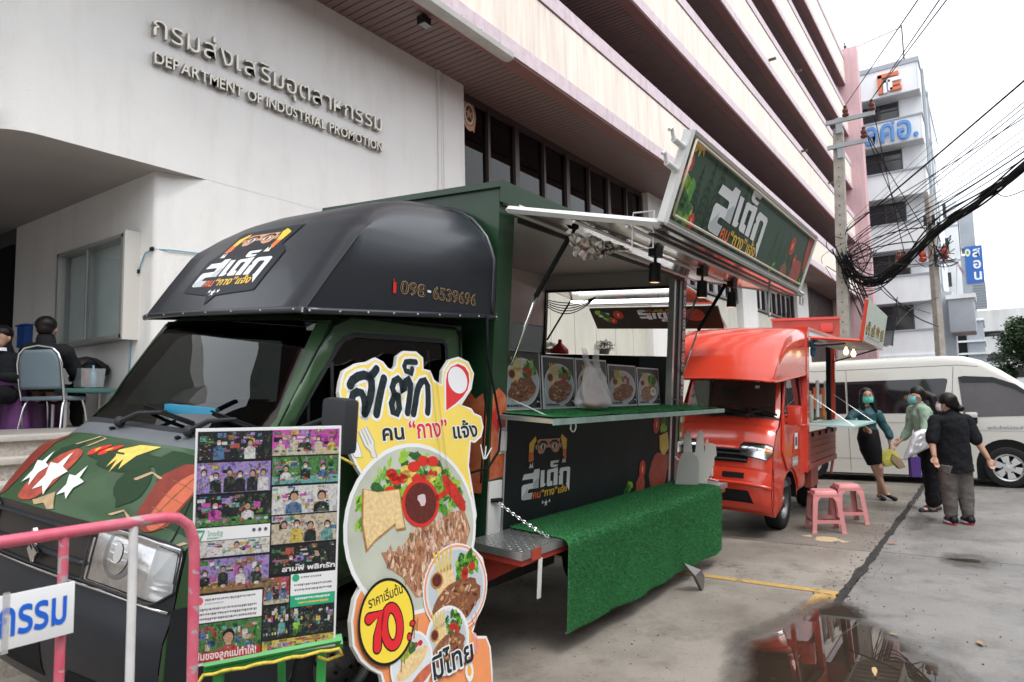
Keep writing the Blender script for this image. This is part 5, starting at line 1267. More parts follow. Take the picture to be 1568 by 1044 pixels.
obj('rolled_tarp', b, M('blue_tarp', (.04, .20, .32), .5, var=.5, vs=20), rt, smooth=180)
# bottles and racks on sale inside
for k in range(34):
    rr = rg.random(); x_ = 10.0+rg.random()*1.4; y_ = 2.14+rg.random()*.22; z_ = 1.24+.0*rr; hh = rg.uniform(.18, .48)
    b = B(); lathe(b, [(.03, 0), (.034, .02), (.034, hh*.6), (.014, hh*.8), (.014, hh)], 8, c=(x_, y_, 1.24)); obj('bottle', b, (M('bottle_a', (.35, .12, .05), .2), M('bottle_b', (.55, .55, .5), .2), M('bottle_c', (.08, .2, .08), .2), M('bottle_d', (.5, .3, .1), .2))[k % 4], rt, smooth=50)
for z_ in (1.55, 1.78):
    boxo('rack_shelf', (10.0, 2.2, z_), (11.4, 2.4, z_+.01), m_alu, rt)
for k in range(7):
    x_ = 10.1+k*.19; b = B(); box(b, (x_, 2.13, 1.30+.12*(k % 2)), (x_+.13, 2.15, 1.62+.1*(k % 3)), mat=None); obj('menu_card', b, (p_cream, p_orange, p_white)[k % 3], rt)
set_root(rt, (9.6, 3.0, 0), RP, RL)

# ================================================================ WHITE VAN
v_paint = M('van_white', (.66, .65, .60), .22, coat=.5, var=.03, vs=1.5)
vn = empty('passenger_van', 'cream white high-roof passenger van parked across the lane behind the women', 'van', (15.1, 1.2, 0))
VX = 14.2
ROOF = [(3.86, .55, 1.0), (3.84, 1.3, 1.3), (3.80, 1.9, 1.9), (3.70, 2.17, 2.17), (3.4, 2.25, 2.25), (2.5, 2.262, 2.262), (1.5, 2.27, 2.27), (.72, 2.262, 2.262), (.40, 2.235, 2.235), (.15, 2.15, 2.15), (-.10, 1.98, 1.98), (-.30, 1.82, 1.82), (-.5, 1.65, 1.6), (-.75, 1.42, 1.4), (-.95, 1.22, 1.2), (-1.15, 1.10, 1.1), (-1.32, .98, 1), (-1.40, .8, .8), (-1.42, .5, .5)]
def vside(z): return VX + (0 if z < 1.05 else .13*((z-1.05)/1.2)**1.5)
def vsec(u, v):
    t = u*(len(ROOF)-1); i = min(int(t), len(ROOF)-2); f = t-i; y = ROOF[i][0]+(ROOF[i+1][0]-ROOF[i][0])*f; zt = ROOF[i][1]+(ROOF[i+1][1]-ROOF[i][1])*f
    cin = .10*max(0, (-y-.6)/.8)**2+.06*max(0, (y-3.6)/.26)**2
    zb = .12; zs_ = max(zb+.01, zt-.14); w = []
    for k in range(6): z = zb+(zs_-zb)*k/5; w.append((vside(z)+cin, z))
    xs = vside(zs_)+cin
    for k in range(1, 6): a = pi/2*k/5; w.append((xs+.16*(1-cos(a)), zs_+(zt-zs_)*sin(a)))
    far = [(2*15.15-x, z) for x, z in w[::-1]]; full = w+far
    t = v*(len(full)-1); i = min(int(t), len(full)-2); f = t-i; a, b_ = full[i], full[i+1]
    return Vector((a[0]+(b_[0]-a[0])*f, y, a[1]+(b_[1]-a[1])*f))
b = B(); grid(b, 73, 22, vsec); body = obj('body', b, v_paint, vn, smooth=50, loc=(-15.1, -1.2, 0))
def vmap(off): return lambda y, z, h: Vector((vside(z)-off-h-15.1, y-1.2, z))
v_glass = M('dark_van_glass', (.012, .012, .014), .06, spec=.6)
P = Print(); P.poly([(3.75, 1.25), (3.72, 1.84), (2.30, 1.845), (2.30, 1.245)], v_glass); P.build('side_window', vmap(.003), vn, step=.2)
P = Print(); P.poly([(2.27, 1.245), (2.27, 1.845), (.70, 1.855), (.66, 1.84), (.66, 1.80), (.79, 1.25)], v_glass); P.build('side_window', vmap(.003), vn, step=.2)
P = Print(); P.poly([(.46, 1.24), (.50, 1.86), (.42, 1.875), (-.02, 1.83), (-.30, 1.68), (-.62, 1.40), (-.80, 1.20), (.44, 1.17)], M('door_glass', (.05, .04, .042), .08, spec=.6, var=.5, vs=1.5)); P.build('door_window', vmap(.003), vn, step=.2)
P = Print(); P.poly([(.46, 1.77), (.50, 1.87), (.42, 1.885), (0, 1.85), (-.30, 1.72), (-.55, 1.50), (-.50, 1.48), (-.28, 1.64), (0, 1.76)], M('smoked_visor', (.02, .022, .028), .2)); P.build('rain_visor', vmap(.02), vn, step=.2)
def vline(name, pts, w=.008, m=None):
    P = Print(); P.stroke(pts, w, m or M('panel_gap', (.10, .10, .095), .8), caps=False); return P.build(name, vmap(.002), vn, step=.2)
vline('panel_gap', [(3.8, 2.06), (.5, 2.08), (.2, 2.04)]); vline('panel_gap', [(.56, 2.05), (.60, 1.6), (.66, .6), (.62, .15)]); vline('panel_gap', [(3.84, 1.09), (.62, 1.08)], .012, M('crease', (.42, .41, .38), .5)); vline('panel_gap', [(2.28, 2.05), (2.28, .2)]); vline('panel_gap', [(3.82, .42), (.42, .42)], .014, MATS['crease']); vline('panel_gap', [(3.82, .14), (.3, .14)], .03, m_plast)
vline('panel_gap', [(.55, .95), (-.6, .93), (-1.1, .85)], .010, MATS['crease']); vline('panel_gap', [(1.2, .13), (1.2, 1.2)])
P = Print()
cxw, czw = -.11, .36
arc = [(cxw+.44*cos(a*pi/14), czw+.44*sin(a*pi/14)) for a in range(15)]
P.poly([(cxw+.44, .12)]+arc+[(cxw-.44, .12)], m_dark); P.build('wheel_arch', vmap(.004), vn, step=.2)
P = Print(); P.stroke([(cxw+.47, .14)]+[(cxw+.47*cos(a*pi/14), czw+.47*sin(a*pi/14)) for a in range(15)]+[(cxw-.47, .14)], .05, v_paint, caps=False); P.build('arch_lip', vmap(.012), vn)
def van_wheel(y):
    b = B(); r, w2 = .335, .11
    lathe(b, [(r*.66, -w2*.9), (r*.80, -w2), (r*.96, -w2*.9), (r, -w2*.6), (r, w2*.6), (r*.96, w2*.9), (r*.66, w2)], 36, axis='x', caps=False); t = obj('wheel', b, m_rub, vn, smooth=50, loc=(VX-15.1+.055, y-1.2, .335))
    b = B(); lathe(b, [(r*.67, -w2*.9), (r*.62, -w2*.7), (r*.60, -w2*.5), (.01, -w2*.5)], 30, axis='x', caps=False); obj('rim_well', b, m_dark, t, smooth=40)
    al = M('alloy', (.62, .62, .62), .3, metal=.8)
    for k in range(6):
        a = 2*pi*k/6+.3; b = B(); c_, s_ = cos(a), sin(a); pc, ps = -s_, c_
        pts = [(.04, .02), (.055, .035), (.20, .055), (.205, -.055), (.055, -.035)]
        prism(b, [(-w2*.97, p0*c_+p1*pc, p0*s_+p1*ps) for p0, p1 in ((.03, .03), (.19, .06), (.19, -.06), (.03, -.03))], (1, 0, 0), .03); obj('rim_spoke', b, al, t)
    b = B(); lathe(b, [(r*.67, -w2*.92), (r*.60, -w2*.85), (r*.58, -w2*.6)], 30, axis='x', caps=False); lathe(b, [(.06, -w2*.7), (.055, -w2*1.0), (.001, -w2*1.02)], 16, axis='x', caps=False); obj('rim', b, al, t, smooth=40)
    b = B()
    for k in range(6): a = 2*pi*k/6; tube(b, [(-w2*.7, .085*cos(a), .085*sin(a)), (-w2*1.04, .085*cos(a), .085*sin(a))], .012, 6)
    obj('wheel_bolts', b, m_dark, t)
van_wheel(-.11); van_wheel(3.0)
b = B(); box(b, (-.36-.9, -.94, 1.06), (-.20-.9, -.78, 1.24), .03); 
o = obj('wing_mirror', b, m_dark, vn, smooth=40); b = B(); box(b, (-1.27, -.95, 1.17), (-1.09, -.77, 1.265), .03); obj('mirror_cap', b, v_paint, o, smooth=40)
P = Print(); P.text('รถรับจ้างไม่ประจำทาง', 0, 0, .075, K('violet', (.05, .04, .20)), w=.62); P.build('lettering', planar((VX-.004-15.1, .13-1.2, .965), (0, -1, 0), (0, 0, 1)), vn)
boxo('underbody', (VX+.15-15.1, -1.2-1.2, .18), (.8, 3.6-1.2, .4), m_dark, vn)
for y_ in (.35, 2.1): boxo('door_handle', (VX-.02-15.1, y_-1.2-.09, 1.0), (VX-15.1, y_-1.2+.09, 1.03), v_paint, vn, .006)
# ================================================================ SIGNS AND PROPS ROUND THE GREEN TRUCK
CU = {
'OUT': [(2.222,1.684),(2.237,1.735),(2.264,1.791),(2.349,1.830),(2.424,1.841),(2.484,1.866),(2.540,1.845),(2.568,1.813),(2.600,1.803),(2.628,1.826),(2.646,1.880),(2.701,1.911),(2.801,1.912),(2.852,1.879),(2.844,1.815),(2.900,1.807),(2.924,1.753),(2.980,1.726),(3.004,1.810),(3.078,1.879),(3.166,1.898),(3.258,1.871),(3.297,1.797),(3.252,1.700),(3.138,1.606),(3.229,1.584),(3.248,1.556),(3.314,1.535),(3.323,1.466),(3.288,1.409),(3.218,1.377),(3.182,1.387),(3.166,1.335),(3.137,1.253),(3.146,1.099),(3.152,0.968),(3.125,0.909),(3.080,0.801),(3.157,0.729),(3.176,0.624),(3.136,0.524),(3.057,0.437),(2.996,0.367),(3.022,0.338),(3.105,0.315),(3.130,0.251),(3.121,0.140),(3.091,-0.025),(2.306,0.248),(2.318,0.331),(2.311,0.365),(2.256,0.405),(2.203,0.456),(2.163,0.531),(2.165,0.637),(2.199,0.729),(2.257,0.790),(2.290,0.812),(2.269,0.929),(2.260,1.045),(2.270,1.119),(2.291,1.224),(2.329,1.253),(2.284,1.325),(2.237,1.437)],
'S1': [(2.297,1.718),(2.315,1.742),(2.352,1.762),(2.396,1.771),(2.427,1.761),(2.441,1.739),(2.437,1.700),(2.417,1.646),(2.391,1.598),(2.374,1.577)],
'S2': [(2.434,1.761),(2.463,1.783),(2.485,1.804)],
'S3': [(2.300,1.647),(2.308,1.671),(2.339,1.684),(2.366,1.679),(2.379,1.652),(2.381,1.614),(2.374,1.577)],
'A1': [(2.530,1.754),(2.504,1.701),(2.476,1.634),(2.452,1.572)],
'T1': [(2.621,1.661),(2.590,1.661),(2.565,1.622),(2.570,1.577),(2.598,1.568),(2.620,1.598),(2.619,1.644),(2.593,1.678),(2.583,1.706),(2.602,1.741),(2.636,1.756),(2.657,1.736),(2.660,1.678),(2.672,1.701),(2.690,1.742),(2.717,1.757),(2.726,1.731),(2.712,1.672),(2.690,1.609),(2.676,1.572)],
'K1': [(2.722,1.566),(2.745,1.619),(2.764,1.672),(2.786,1.713),(2.812,1.740),(2.844,1.749),(2.861,1.720),(2.856,1.666),(2.846,1.606),(2.835,1.571)],
'M1': [(2.787,1.851),(2.741,1.852),(2.707,1.848),(2.691,1.824),(2.699,1.799),(2.725,1.795),(2.738,1.783),(2.751,1.811)],
'PIN': [(2.994,1.576),(3.024,1.752),(3.044,1.797),(3.084,1.833),(3.152,1.854),(3.214,1.837),(3.243,1.801),(3.240,1.749),(3.212,1.697),(3.164,1.658),(3.097,1.621)],
'PINC': [(3.131,1.755),(3.219,1.756),(3.146,1.836)],
'L2a': [(2.477,1.435),(2.634,1.432),(2.489,1.516)],
'L2b': [(2.674,1.432),(2.985,1.427),(2.690,1.534)],
'L2c': [(3.030,1.415),(3.256,1.412),(3.046,1.504)],
'PL': [(2.652,0.984),(3.116,0.911),(2.719,1.390)],
'CUP': [(2.700,1.094),(2.826,1.077),(2.718,1.204)],
'BR': [(2.307,1.213),(2.401,1.187),(2.559,1.184),(2.562,1.053),(2.570,0.980),(2.505,0.981),(2.505,1.013),(2.352,0.954),(2.292,0.916),(2.280,1.042)],
'MEAT': [(2.630,0.969),(2.770,0.973),(2.912,1.013),(3.041,1.013),(3.077,0.898),(3.017,0.817),(2.907,0.837),(2.763,0.787),(2.661,0.635),(2.589,0.644),(2.513,0.756),(2.421,0.823),(2.388,0.899),(2.509,0.884)],
'C70': [(2.373,0.586),(2.555,0.538),(2.402,0.780)],
'RK': [(2.267,0.669),(2.493,0.663),(2.272,0.712)],
'N7': [(2.250,0.470),(2.345,0.449),(2.273,0.638)],
'N0': [(2.336,0.459),(2.458,0.438),(2.364,0.652)],
'P2': [(2.901,0.622),(3.145,0.567),(2.940,0.829)],
'P3': [(2.782,0.385),(2.939,0.340),(2.810,0.538)],
'P4': [(2.508,0.356),(2.643,0.314),(2.529,0.491)],
'EGG': [(2.921,0.191),(2.960,0.179),(2.929,0.233)],
'TX': [(2.639,0.222),(2.809,0.178),(2.648,0.273)],
'FK': [(2.321,1.489),(2.350,1.503),(2.376,1.510),(2.395,1.469),(2.416,1.431),(2.412,1.399),(2.425,1.354),(2.390,1.357),(2.383,1.386),(2.352,1.414)],
'KN': [(2.287,1.490),(2.237,1.442),(2.281,1.365),(2.328,1.362),(2.315,1.421)],
'ORT': [(2.280,1.118),(2.288,0.865),(2.319,0.790),(2.197,0.715),(2.173,0.564),(2.324,0.376)],
}
# ---- cut-out board leaning against the door
_n = Vector((0, -1, .142)).normalized(); _V = Vector((0, .142, 1)).normalized()
CO = Vector((0, 2.35, 0))
def cmap(x, s, h): return CO+Vector((x, 0, 0))+_V*s+_n*h
cut = empty('cutout_sign', 'tall yellow cut-out board with steak plates and the price 70, leaning on the door', 'sign', (0, 0, 0))
y1 = K('cut_yellow', (.86, .66, .13), var=.06, vs=4); o1 = K('cut_orange', (.82, .30, .12), var=.08, vs=5); hand = K('brush_black', (.02, .03, .035), var=.6, vs=60)
def grow(pts, d):
    A = sum(pts[i][0]*pts[(i+1) % len(pts)][1]-pts[(i+1) % len(pts)][0]*pts[i][1] for i in range(len(pts))); sg = 1 if A > 0 else -1; o = []
    for i, p_ in enumerate(pts):
        a = Vector(pts[i-1]); b_ = Vector(pts[(i+1) % len(pts)]); t = (b_-a).normalized(); o.append((p_[0]+t.y*d*sg, p_[1]-t.x*d*sg))
    return o
OUTL = CU['OUT']
b = B(); prism(b, [cmap(x, s, -.022) for x, s in OUTL], _n, .020); obj('board', b, K('foam_edge', (.62, .60, .55)), cut)
P = Print(); P.poly(OUTL, p_white); P.z = 1
inn = grow(OUTL, -.014); P.poly(inn, y1); P.z = 2
mid = [(x, s) for x, s in grow(OUTL, -.014) if s < 1.10]
xs_ = [q[0] for q in mid]
P.poly([q for q in mid], o1)
lk = {k: v for k, v in CU.items()}
P.z = 3; (cx, cy), (ex, _), (_, ty) = lk['PL']; 
def elp(k, mat, sc=1.0, n=36): 
    (cx, cy), (ex, ey), (tx, ty) = lk[k]; P.ell(cx, cy, abs(ex-cx)*sc, abs(ty-cy)*sc, mat, n)
    return cx, cy, abs(ex-cx), abs(ty-cy)
elp('PL', p_white, 1.05); P.z = 4; cx, cy, rx, ry = elp('PL', K('plate_shade', (.50, .53, .45), var=.15, vs=5)); P.z = 5
rg = random.Random(12)
for k in range(210):
    a = rg.uniform(.15, pi-.15); rr = rg.uniform(.38, .90); P.z = 5+k % 4; q = rg.uniform(.4, 1.1)
    P.ell(cx+rx*rr*cos(a), cy+ry*rr*sin(a), rx*.10*q, ry*.055*q, (p_green, p_lime, p_green2, K('leaf_mid', (.16, .42, .07), var=.5, vs=50), K('leaf_pale', (.45, .58, .22), var=.3, vs=50), p_green2)[k % 6], 8, rg.uniform(0, 3), .45)
for k in range(15):
    a = rg.uniform(.9, 2.3); rr = rg.uniform(.55, .80); P.z = 9; P.ell(cx+rx*rr*cos(a), cy+ry*rr*sin(a), rx*.085, ry*.055, (p_tom, p_red, p_cheese)[k % 3], 12, 0, .08)
P.z = 10
for a in ((-.55, .42), (.22, .80), (.06, .74), (.38, .78)): P.ell(cx+rx*a[0], cy+ry*a[1], rx*.10, ry*.07, p_red, 14)
for q in range(4):
    P.z = 10+q; ax, ay = cx+rx*(.62+.05*q), cy+ry*(.42-.07*q); P.ell(ax, ay, rx*.16, ry*.09, (p_red, p_tom)[q % 2], 14, -1.0, .05)
P.z = 12; P.poly(lk['MEAT'], p_steak2); P.z = 13
mx_, my_ = [sum(q[i] for q in lk['MEAT'])/len(lk['MEAT']) for i in (0, 1)]
mt2 = [K('char', (.30, .12, .055), var=.5, vs=60), K('pork', (.62, .36, .24), var=.4, vs=60), K('fatty', (.70, .47, .34), var=.3, vs=50)]
mt2 += [K('seared', (.44, .22, .12), var=.5, vs=80), K('fat_pale', (.74, .55, .42), var=.3, vs=50)]
for k in range(330):
    i = rg.randrange(len(lk['MEAT'])); q = lk['MEAT'][i]; q2 = lk['MEAT'][(i+1) % len(lk['MEAT'])]; t = rg.random()**.5*.93; w = rg.random(); P.z = 13+k % 3
    P.ell(mx_+(q[0]*w+q2[0]*(1-w)-mx_)*t, my_+(q[1]*w+q2[1]*(1-w)-my_)*t, rg.uniform(.004, .013), rg.uniform(.012, .038), mt2[k % 5], 7, rg.uniform(-.7, .3), .3)
P.z = 16; P.poly(lk['BR'], p_crust); P.z = 17; P.poly([(mx0+(q[0]-mx0)*.93, my0+(q[1]-my0)*.93+.006) for mx0, my0 in [(sum(v[0] for v in lk['BR'])/10, sum(v[1] for v in lk['BR'])/10)] for q in lk['BR']], p_bread)
P.z = 18; cx, cy, rx, ry = elp('CUP', p_red, 1.12); P.stroke([(cx+rx, cy+.01), (cx+rx*2.3, cy+ry*.5)], .03, p_red); P.z = 19; elp('CUP', p_sauce, .95)
P.z = 20; P.ell(cx+.01, cy+.02, rx*.3, ry*.3, K('shine', (.6, .5, .5)), 10, 0, .3)
for (k, kd) in (('P2', 0), ('P3', 0), ('P4', 2)):
    P.z = {'P2': 22, 'P3': 33, 'P4': 44}[k]; elp(k, p_white, 1.09); P.z += 1; elp(k, o1, 1.05) if k == 'P2' else None; P.z += 1
    (cx, cy), (ex, _), (_, ty) = lk[k]; 
    if k != 'P4': dish(P, cx, cy, abs(ex-cx), abs(ty-cy), kd, ord(k[1]))
    else:
        rx, ry = abs(ex-cx), abs(ty-cy); P.ell(cx, cy, rx, ry, p_plate, 26); P.z += 1; lettuce(P, cx-.2*rx, cy+.55*ry, .4*rx, 6, 3)
        for q in range(4): P.ell(cx+(q-1)*.25*rx, cy+.55*ry, .13*rx, .1*ry, p_tom, 10)
        P.z += 3; P.ell(cx, cy, rx*.9, ry*.30, p_bread, 20, .35); P.z += 1; P.ell(cx+.05, cy-.08, rx*.8, ry*.2, K('sausage', (.55, .14, .07), var=.3, vs=30), 18, .35)
        for q in range(6): P.z += 0; P.stroke([(cx-.6*rx+q*.2*rx, cy-.1*ry+q*.03), (cx-.5*rx+q*.2*rx, cy+.3*ry+q*.03)], .008, p_crust)
P.z = 58; elp('C70', p_black, 1.0, 44); P.z = 59; elp('C70', K('price_yellow', (.88, .68, .06)), .93, 44); P.z = 60
(a, b_), (c_, d_), (e_, f_) = lk['RK']; P.text('ราคาเริ่มต้น', a, b_, (f_-b_)*1.45, hand, w=c_-a, rot=.09, off=.001)
for k in ('N7', 'N0'):
    (a, b_), (c_, d_), (e_, f_) = lk[k]; H = f_-b_; W_ = (c_-a); 
    for z_, ofs, mm in ((61, .020, p_black), (62, .013, p_white if False else K('price_red', (.72, .02, .03)))):
        P.z = z_
        if k == 'N7': P.stroke([(a+.01, b_+H*.92), (a+W_*.95, b_+H*.95), (a+W_*.55, b_+H*.4), (a+W_*.45, b_+.02)], .040+ofs*(1 if z_ == 61 else .4), mm)
        else:
            pts = [(a+W_*.5+W_*.42*cos(t*pi/12), b_+H*.5+H*.44*sin(t*pi/12)) for t in range(24)]; P.stroke(pts, .036+ofs*(1 if z_ == 61 else .4), mm, closed=True)
(a, b_), (c_, d_), _ = lk['N0']; 
for z_, r_, mm in ((61, .018, p_black), (62, .012, MATS['print_price_red'])):
    P.z = z_; P.ell(c_+.045, b_+.02, r_, r_*1.2, mm, 12); P.ell(c_+.075, b_+.075, r_*1.3, r_*.9, mm, 12)
P.z = 3; 
for k, w_ in (('S1', .048), ('S2', .044), ('S3', .044), ('A1', .048), ('T1', .042), ('K1', .044), ('M1', .034)): P.z = 3; P.stroke(lk[k], w_+.030, p_white)
for k, w_ in (('S1', .048), ('S2', .044), ('S3', .044), ('A1', .048), ('T1', .042), ('K1', .044), ('M1', .034)): P.z = 5; P.stroke(lk[k], w_, hand)
P.z = 3; P.poly(grow(lk['PIN'], .016), p_white); P.z = 5; P.poly(lk['PIN'], K('pin_red', (.68, .03, .04))); P.z = 6; (cx, cy), (ex, _), (_, ty) = lk['PINC']; P.ell(cx, cy, abs(ex-cx), abs(ty-cy), p_white, 28)
for k, tx, mm in (('L2a', 'คน', hand), ('L2b', '“กาง”', MATS['print_pin_red']), ('L2c', 'แจ้ง', hand)):
    (a, b_), (c_, d_), (e_, f_) = lk[k]
    P.z = 4; P.text(tx, a-.004, b_-.002, (f_-b_)*1.35, p_white, w=c_-a+.01, off=.008); P.z = 6; P.text(tx, a, b_, (f_-b_)*1.32, mm, w=c_-a, off=.003)
P.z = 5; P.poly(lk['KN'], p_white); P.z = 6; P.stroke(lk['KN'], .004, p_grey, closed=True)
P.z = 7; fk = lk['FK']; P.poly([fk[0], fk[2], fk[4], fk[5], fk[6], fk[7], fk[8], fk[9]], K('fork_white', (.72, .72, .68))); P.z = 8; P.stroke([fk[0], fk[9], fk[8], fk[7]], .005, p_grey); P.stroke([fk[2], fk[4], fk[5], fk[6]], .005, p_grey)
for t in (.33, .66): P.stroke([(fk[0][0]+(fk[2][0]-fk[0][0])*t, fk[0][1]+(fk[2][1]-fk[0][1])*t), (fk[9][0]+(fk[4][0]-fk[9][0])*t, fk[9][1]+(fk[4][1]-fk[9][1])*t-.0)], .006, p_grey)
P.z = 7; (cx, cy) = (3.30, 1.30)
for k in range(3): P.stroke([(cx-.02+.012*k, cy-.02), (cx-.03+.05*k, cy+.06-.012*k)], .010, p_white)
P.z = 24; (cx, cy), (ex, _), (_, ty) = lk['EGG']; P.ell(cx, cy, .034, .055, p_white, 18, 0, .05); P.z = 25; P.ell(cx, cy, .017, .027, p_yolk, 14)
P.z = 24; P.stroke([(cx+.02+.022*cos(a*.7), cy+.17+.04*sin(a*.7)) for a in range(9)], .008, p_yellow, closed=True); P.stroke([(cx+.08+.016*cos(a*.7), cy+.12+.05*sin(a*.7)) for a in range(9)], .005, K('pinkline', (.75, .35, .45)), closed=True); P.stroke([(cx+.09+.02*cos(a*.7), cy+.25+.04*sin(a*.7)) for a in range(9)], .005, p_red, closed=True)
P.z = 60; (a, b_), (c_, d_), (e_, f_) = lk['TX']; P.text('มีไทย', a-.01, b_+.01, .15, p_white, w=.34, off=.010); P.z = 61; P.text('มีไทย', a, b_+.014, .145, hand, w=.32, off=.003)
P.build('printed_face', cmap, cut, eps=.00025)
b = B()                                             # crumpled clear tape down the middle
P = Print(); P.rect(2.87, .85, 2.885, 1.92, film('clear_tape', (.85, .85, .85), 1.6, .1)); P.rect(2.915, .95, 2.93, 1.75, MATS['clear_tape']); P.build('clear_tape', lambda x, y, h: cmap(x, y, .018), cut)
b = B(); tube(b, [(2.6, 2.47, .95), (2.62, 2.75, .02)], .012, 6); obj('rear_prop', b, M('raw_wood', (.3, .2, .1), .7), cut)

# ---- photo board on a green easel
BT = Vector((1.28, 2.207, 1.533)); BU = (Vector((1.698, 1.962, 1.527))-BT); BW = BU.length; BU.normalize()
BV = (Vector((1.335, 2.253, .737))-BT); BH = BV.length; BV.normalize(); BV = (BV-BU*BV.dot(BU)).normalized(); BN = -(BU.cross(BV)).normalized()
if BN.y > 0: BN = -BN
def bmap(u, v, h): return BT+BU*(u*BW)+BV*(v*BH)+BN*h        # v runs downwards, both 0..1
pb = empty('photo_board', 'white edged poster of news photos with Thai captions, standing on a green easel', 'poster')
b = B(); V = []
for h in (-.012, 0):
    for u, v in ((0, 0), (1, 0), (1, 1), (0, 1)): V.append(b.verts.new(bmap(u, v, h)))
for q in ((0, 1, 2, 3), (4, 7, 6, 5), (0, 4, 5, 1), (1, 5, 6, 2), (2, 6, 7, 3), (3, 7, 4, 0)): b.faces.new([V[i] for i in q])
bmesh.ops.recalc_face_normals(b, faces=b.faces[:]); obj('board', b, p_white, pb)
P = Print(); rg = random.Random(31)
ck = [K('c%d' % i, c, var=.35, vs=90) for i, c in enumerate(((.05, .10, .25), (.45, .12, .30), (.10, .25, .10), (.5, .45, .35), (.35, .05, .05), (.06, .06, .07), (.55, .55, .55), (.30, .18, .08), (.10, .35, .35), (.62, .50, .12), (.35, .30, .55)))]
def collage(nm, cols, sc):
    m = M(nm, cols[0], .45); n, L, p = nodes_of(m); tc = n.nodes.new('ShaderNodeTexCoord'); mp = n.nodes.new('ShaderNodeMapping'); mp.inputs['Scale'].default_value = (1, 1, .7); L.new(tc.outputs['Object'], mp.inputs[0])
    t = n.nodes.new('ShaderNodeTexNoise'); t.inputs['Scale'].default_value = sc; t.inputs['Detail'].default_value = 5; t.inputs['Roughness'].default_value = .65; L.new(mp.outputs[0], t.inputs['Vector'])
    r = n.nodes.new('ShaderNodeValToRGB'); e = r.color_ramp.elements; e[0].position = .30; e[0].color = (*cols[0], 1); e[1].position = .72; e[1].color = (*cols[-1], 1)
    for i, c in enumerate(cols[1:-1]): q = e.new(.30+.42*(i+1)/(len(cols)-1)); q.color = (*c, 1)
    L.new(t.outputs['Fac'], r.inputs[0]); L.new(r.outputs[0], p.inputs['Base Color']); return m
dk_ = (.012, .014, .015)
ck = [collage('snap_%d' % i, c, 34+5*(i % 4)) for i, c in enumerate((
 (dk_, (.02, .05, .14), (.10, .20, .35), (.03, .04, .06), (.35, .38, .42)), (dk_, (.30, .04, .22), (.55, .10, .42), (.20, .08, .12), (.60, .50, .42)), (dk_, (.02, .10, .03), (.10, .24, .07), (.03, .05, .03), (.42, .48, .35)),
 ((.06, .05, .04), (.38, .32, .24), (.55, .50, .40), (.20, .15, .10), (.65, .62, .55)), (dk_, (.25, .03, .04), (.42, .10, .08), (.06, .10, .05), (.5, .35, .25)), (dk_, (.03, .032, .035), dk_, (.05, .07, .05), (.22, .22, .20)),
 ((.18, .18, .19), (.45, .46, .47), (.62, .62, .60), (.30, .31, .32), (.70, .70, .70)), (dk_, (.16, .09, .05), (.30, .18, .09), (.08, .04, .02), (.45, .33, .2)), (dk_, (.06, .22, .22), (.16, .38, .36), (.03, .07, .06), (.5, .52, .45)),
 (dk_, (.40, .30, .05), (.60, .48, .10), (.15, .12, .03), (.55, .52, .40)), ((.03, .02, .06), (.16, .10, .32), (.34, .26, .52), (.06, .05, .12), (.55, .48, .62))))]
fs_ = K('face', (.45, .27, .19), var=.35, vs=160); hr = K('hair', (.02, .015, .012)); msk = K('mask', (.55, .58, .60)); grn = K('ui_green', (.02, .38, .20)); ink = K('ui_ink', (.10, .10, .12))
def photo(u0, v0, u1, v1, bgk, n, people=(), low=None, sc=1.0, maskp=.6):
    z = P.z; P.rect(u0, v0, u1, v1, ck[bgk]); W_, H_ = u1-u0, v1-v0; P.z = z+1
    rr = random.Random(int(u0*100+v0*1000))
    for k in range(30):
        a, c_ = rr.uniform(u0, u1-.12*W_), rr.uniform(v0, v0+.72*H_); P.z = z+1+k % 2; P.rect(a, c_, min(u1, a+rr.uniform(.03, .13)*W_), min(v1, c_+rr.uniform(.04, .20)*H_), ck[rr.randrange(len(ck))])
    P.z = z+3
    if low is not None: P.rect(u0, v1-.28*H_, u1, v1, ck[low])
    for k in range(n):
        cx = u0+W_*(k+.7+rr.uniform(-.12, .12))/(n+.4); hh = H_*.085*sc; cy = v0+H_*(.36+rr.uniform(-.05, .08)); ww = hh*BH/BW
        P.z = z+4; tc_ = ck[rr.choice((0, 1, 3, 5, 5, 6, 8, 9))] if not people else ck[people[k % len(people)]]
        P.poly([(cx-ww*1.7, v1-.002), (cx-ww*1.6, cy+hh*1.9), (cx-ww*.6, cy+hh*1.2), (cx+ww*.6, cy+hh*1.2), (cx+ww*1.6, cy+hh*1.9), (cx+ww*1.7, v1-.002)], tc_)
        P.z = z+5; P.ell(cx, cy-hh*.15, ww*.95, hh*1.15, hr, 12); P.z = z+6; P.ell(cx, cy+hh*.15, ww*.72, hh*.88, fs_, 12)
        if rr.random() < maskp and True: P.z = z+7; P.ell(cx, cy+hh*.5, ww*.62, hh*.42, msk, 10)
    if low is not None:
        P.z = z+8; P.rect(u0, v1-.16*H_, u1, v1, ck[low])
        for k in range(9): P.z = z+9; P.ell(u0+W_*(k+.5)/9, v1-.17*H_, .035*W_, .05*H_, ck[rr.randrange(len(ck))], 8)
    for k in range(46 if n else 60):
        P.z = z+10+k % 2; a, c_ = rr.uniform(u0+.02*W_, u1-.04*W_), rr.uniform(v0+.03*H_, v1-.05*H_); P.ell(a, c_, rr.uniform(.006, .022)*W_, rr.uniform(.008, .03)*H_, ck[rr.randrange(len(ck))], 5, 0, .4)
    P.z = z
P.z = 1
P.rect(.015, .012, .985, .985, p_black); P.z = 2
photo(.015, .015, .502, .135, 5, 2, (0, 6), sc=1.3); photo(.508, .012, .985, .125, 1, 5, (3, 3, 5, 3, 9), 3, 1.1)
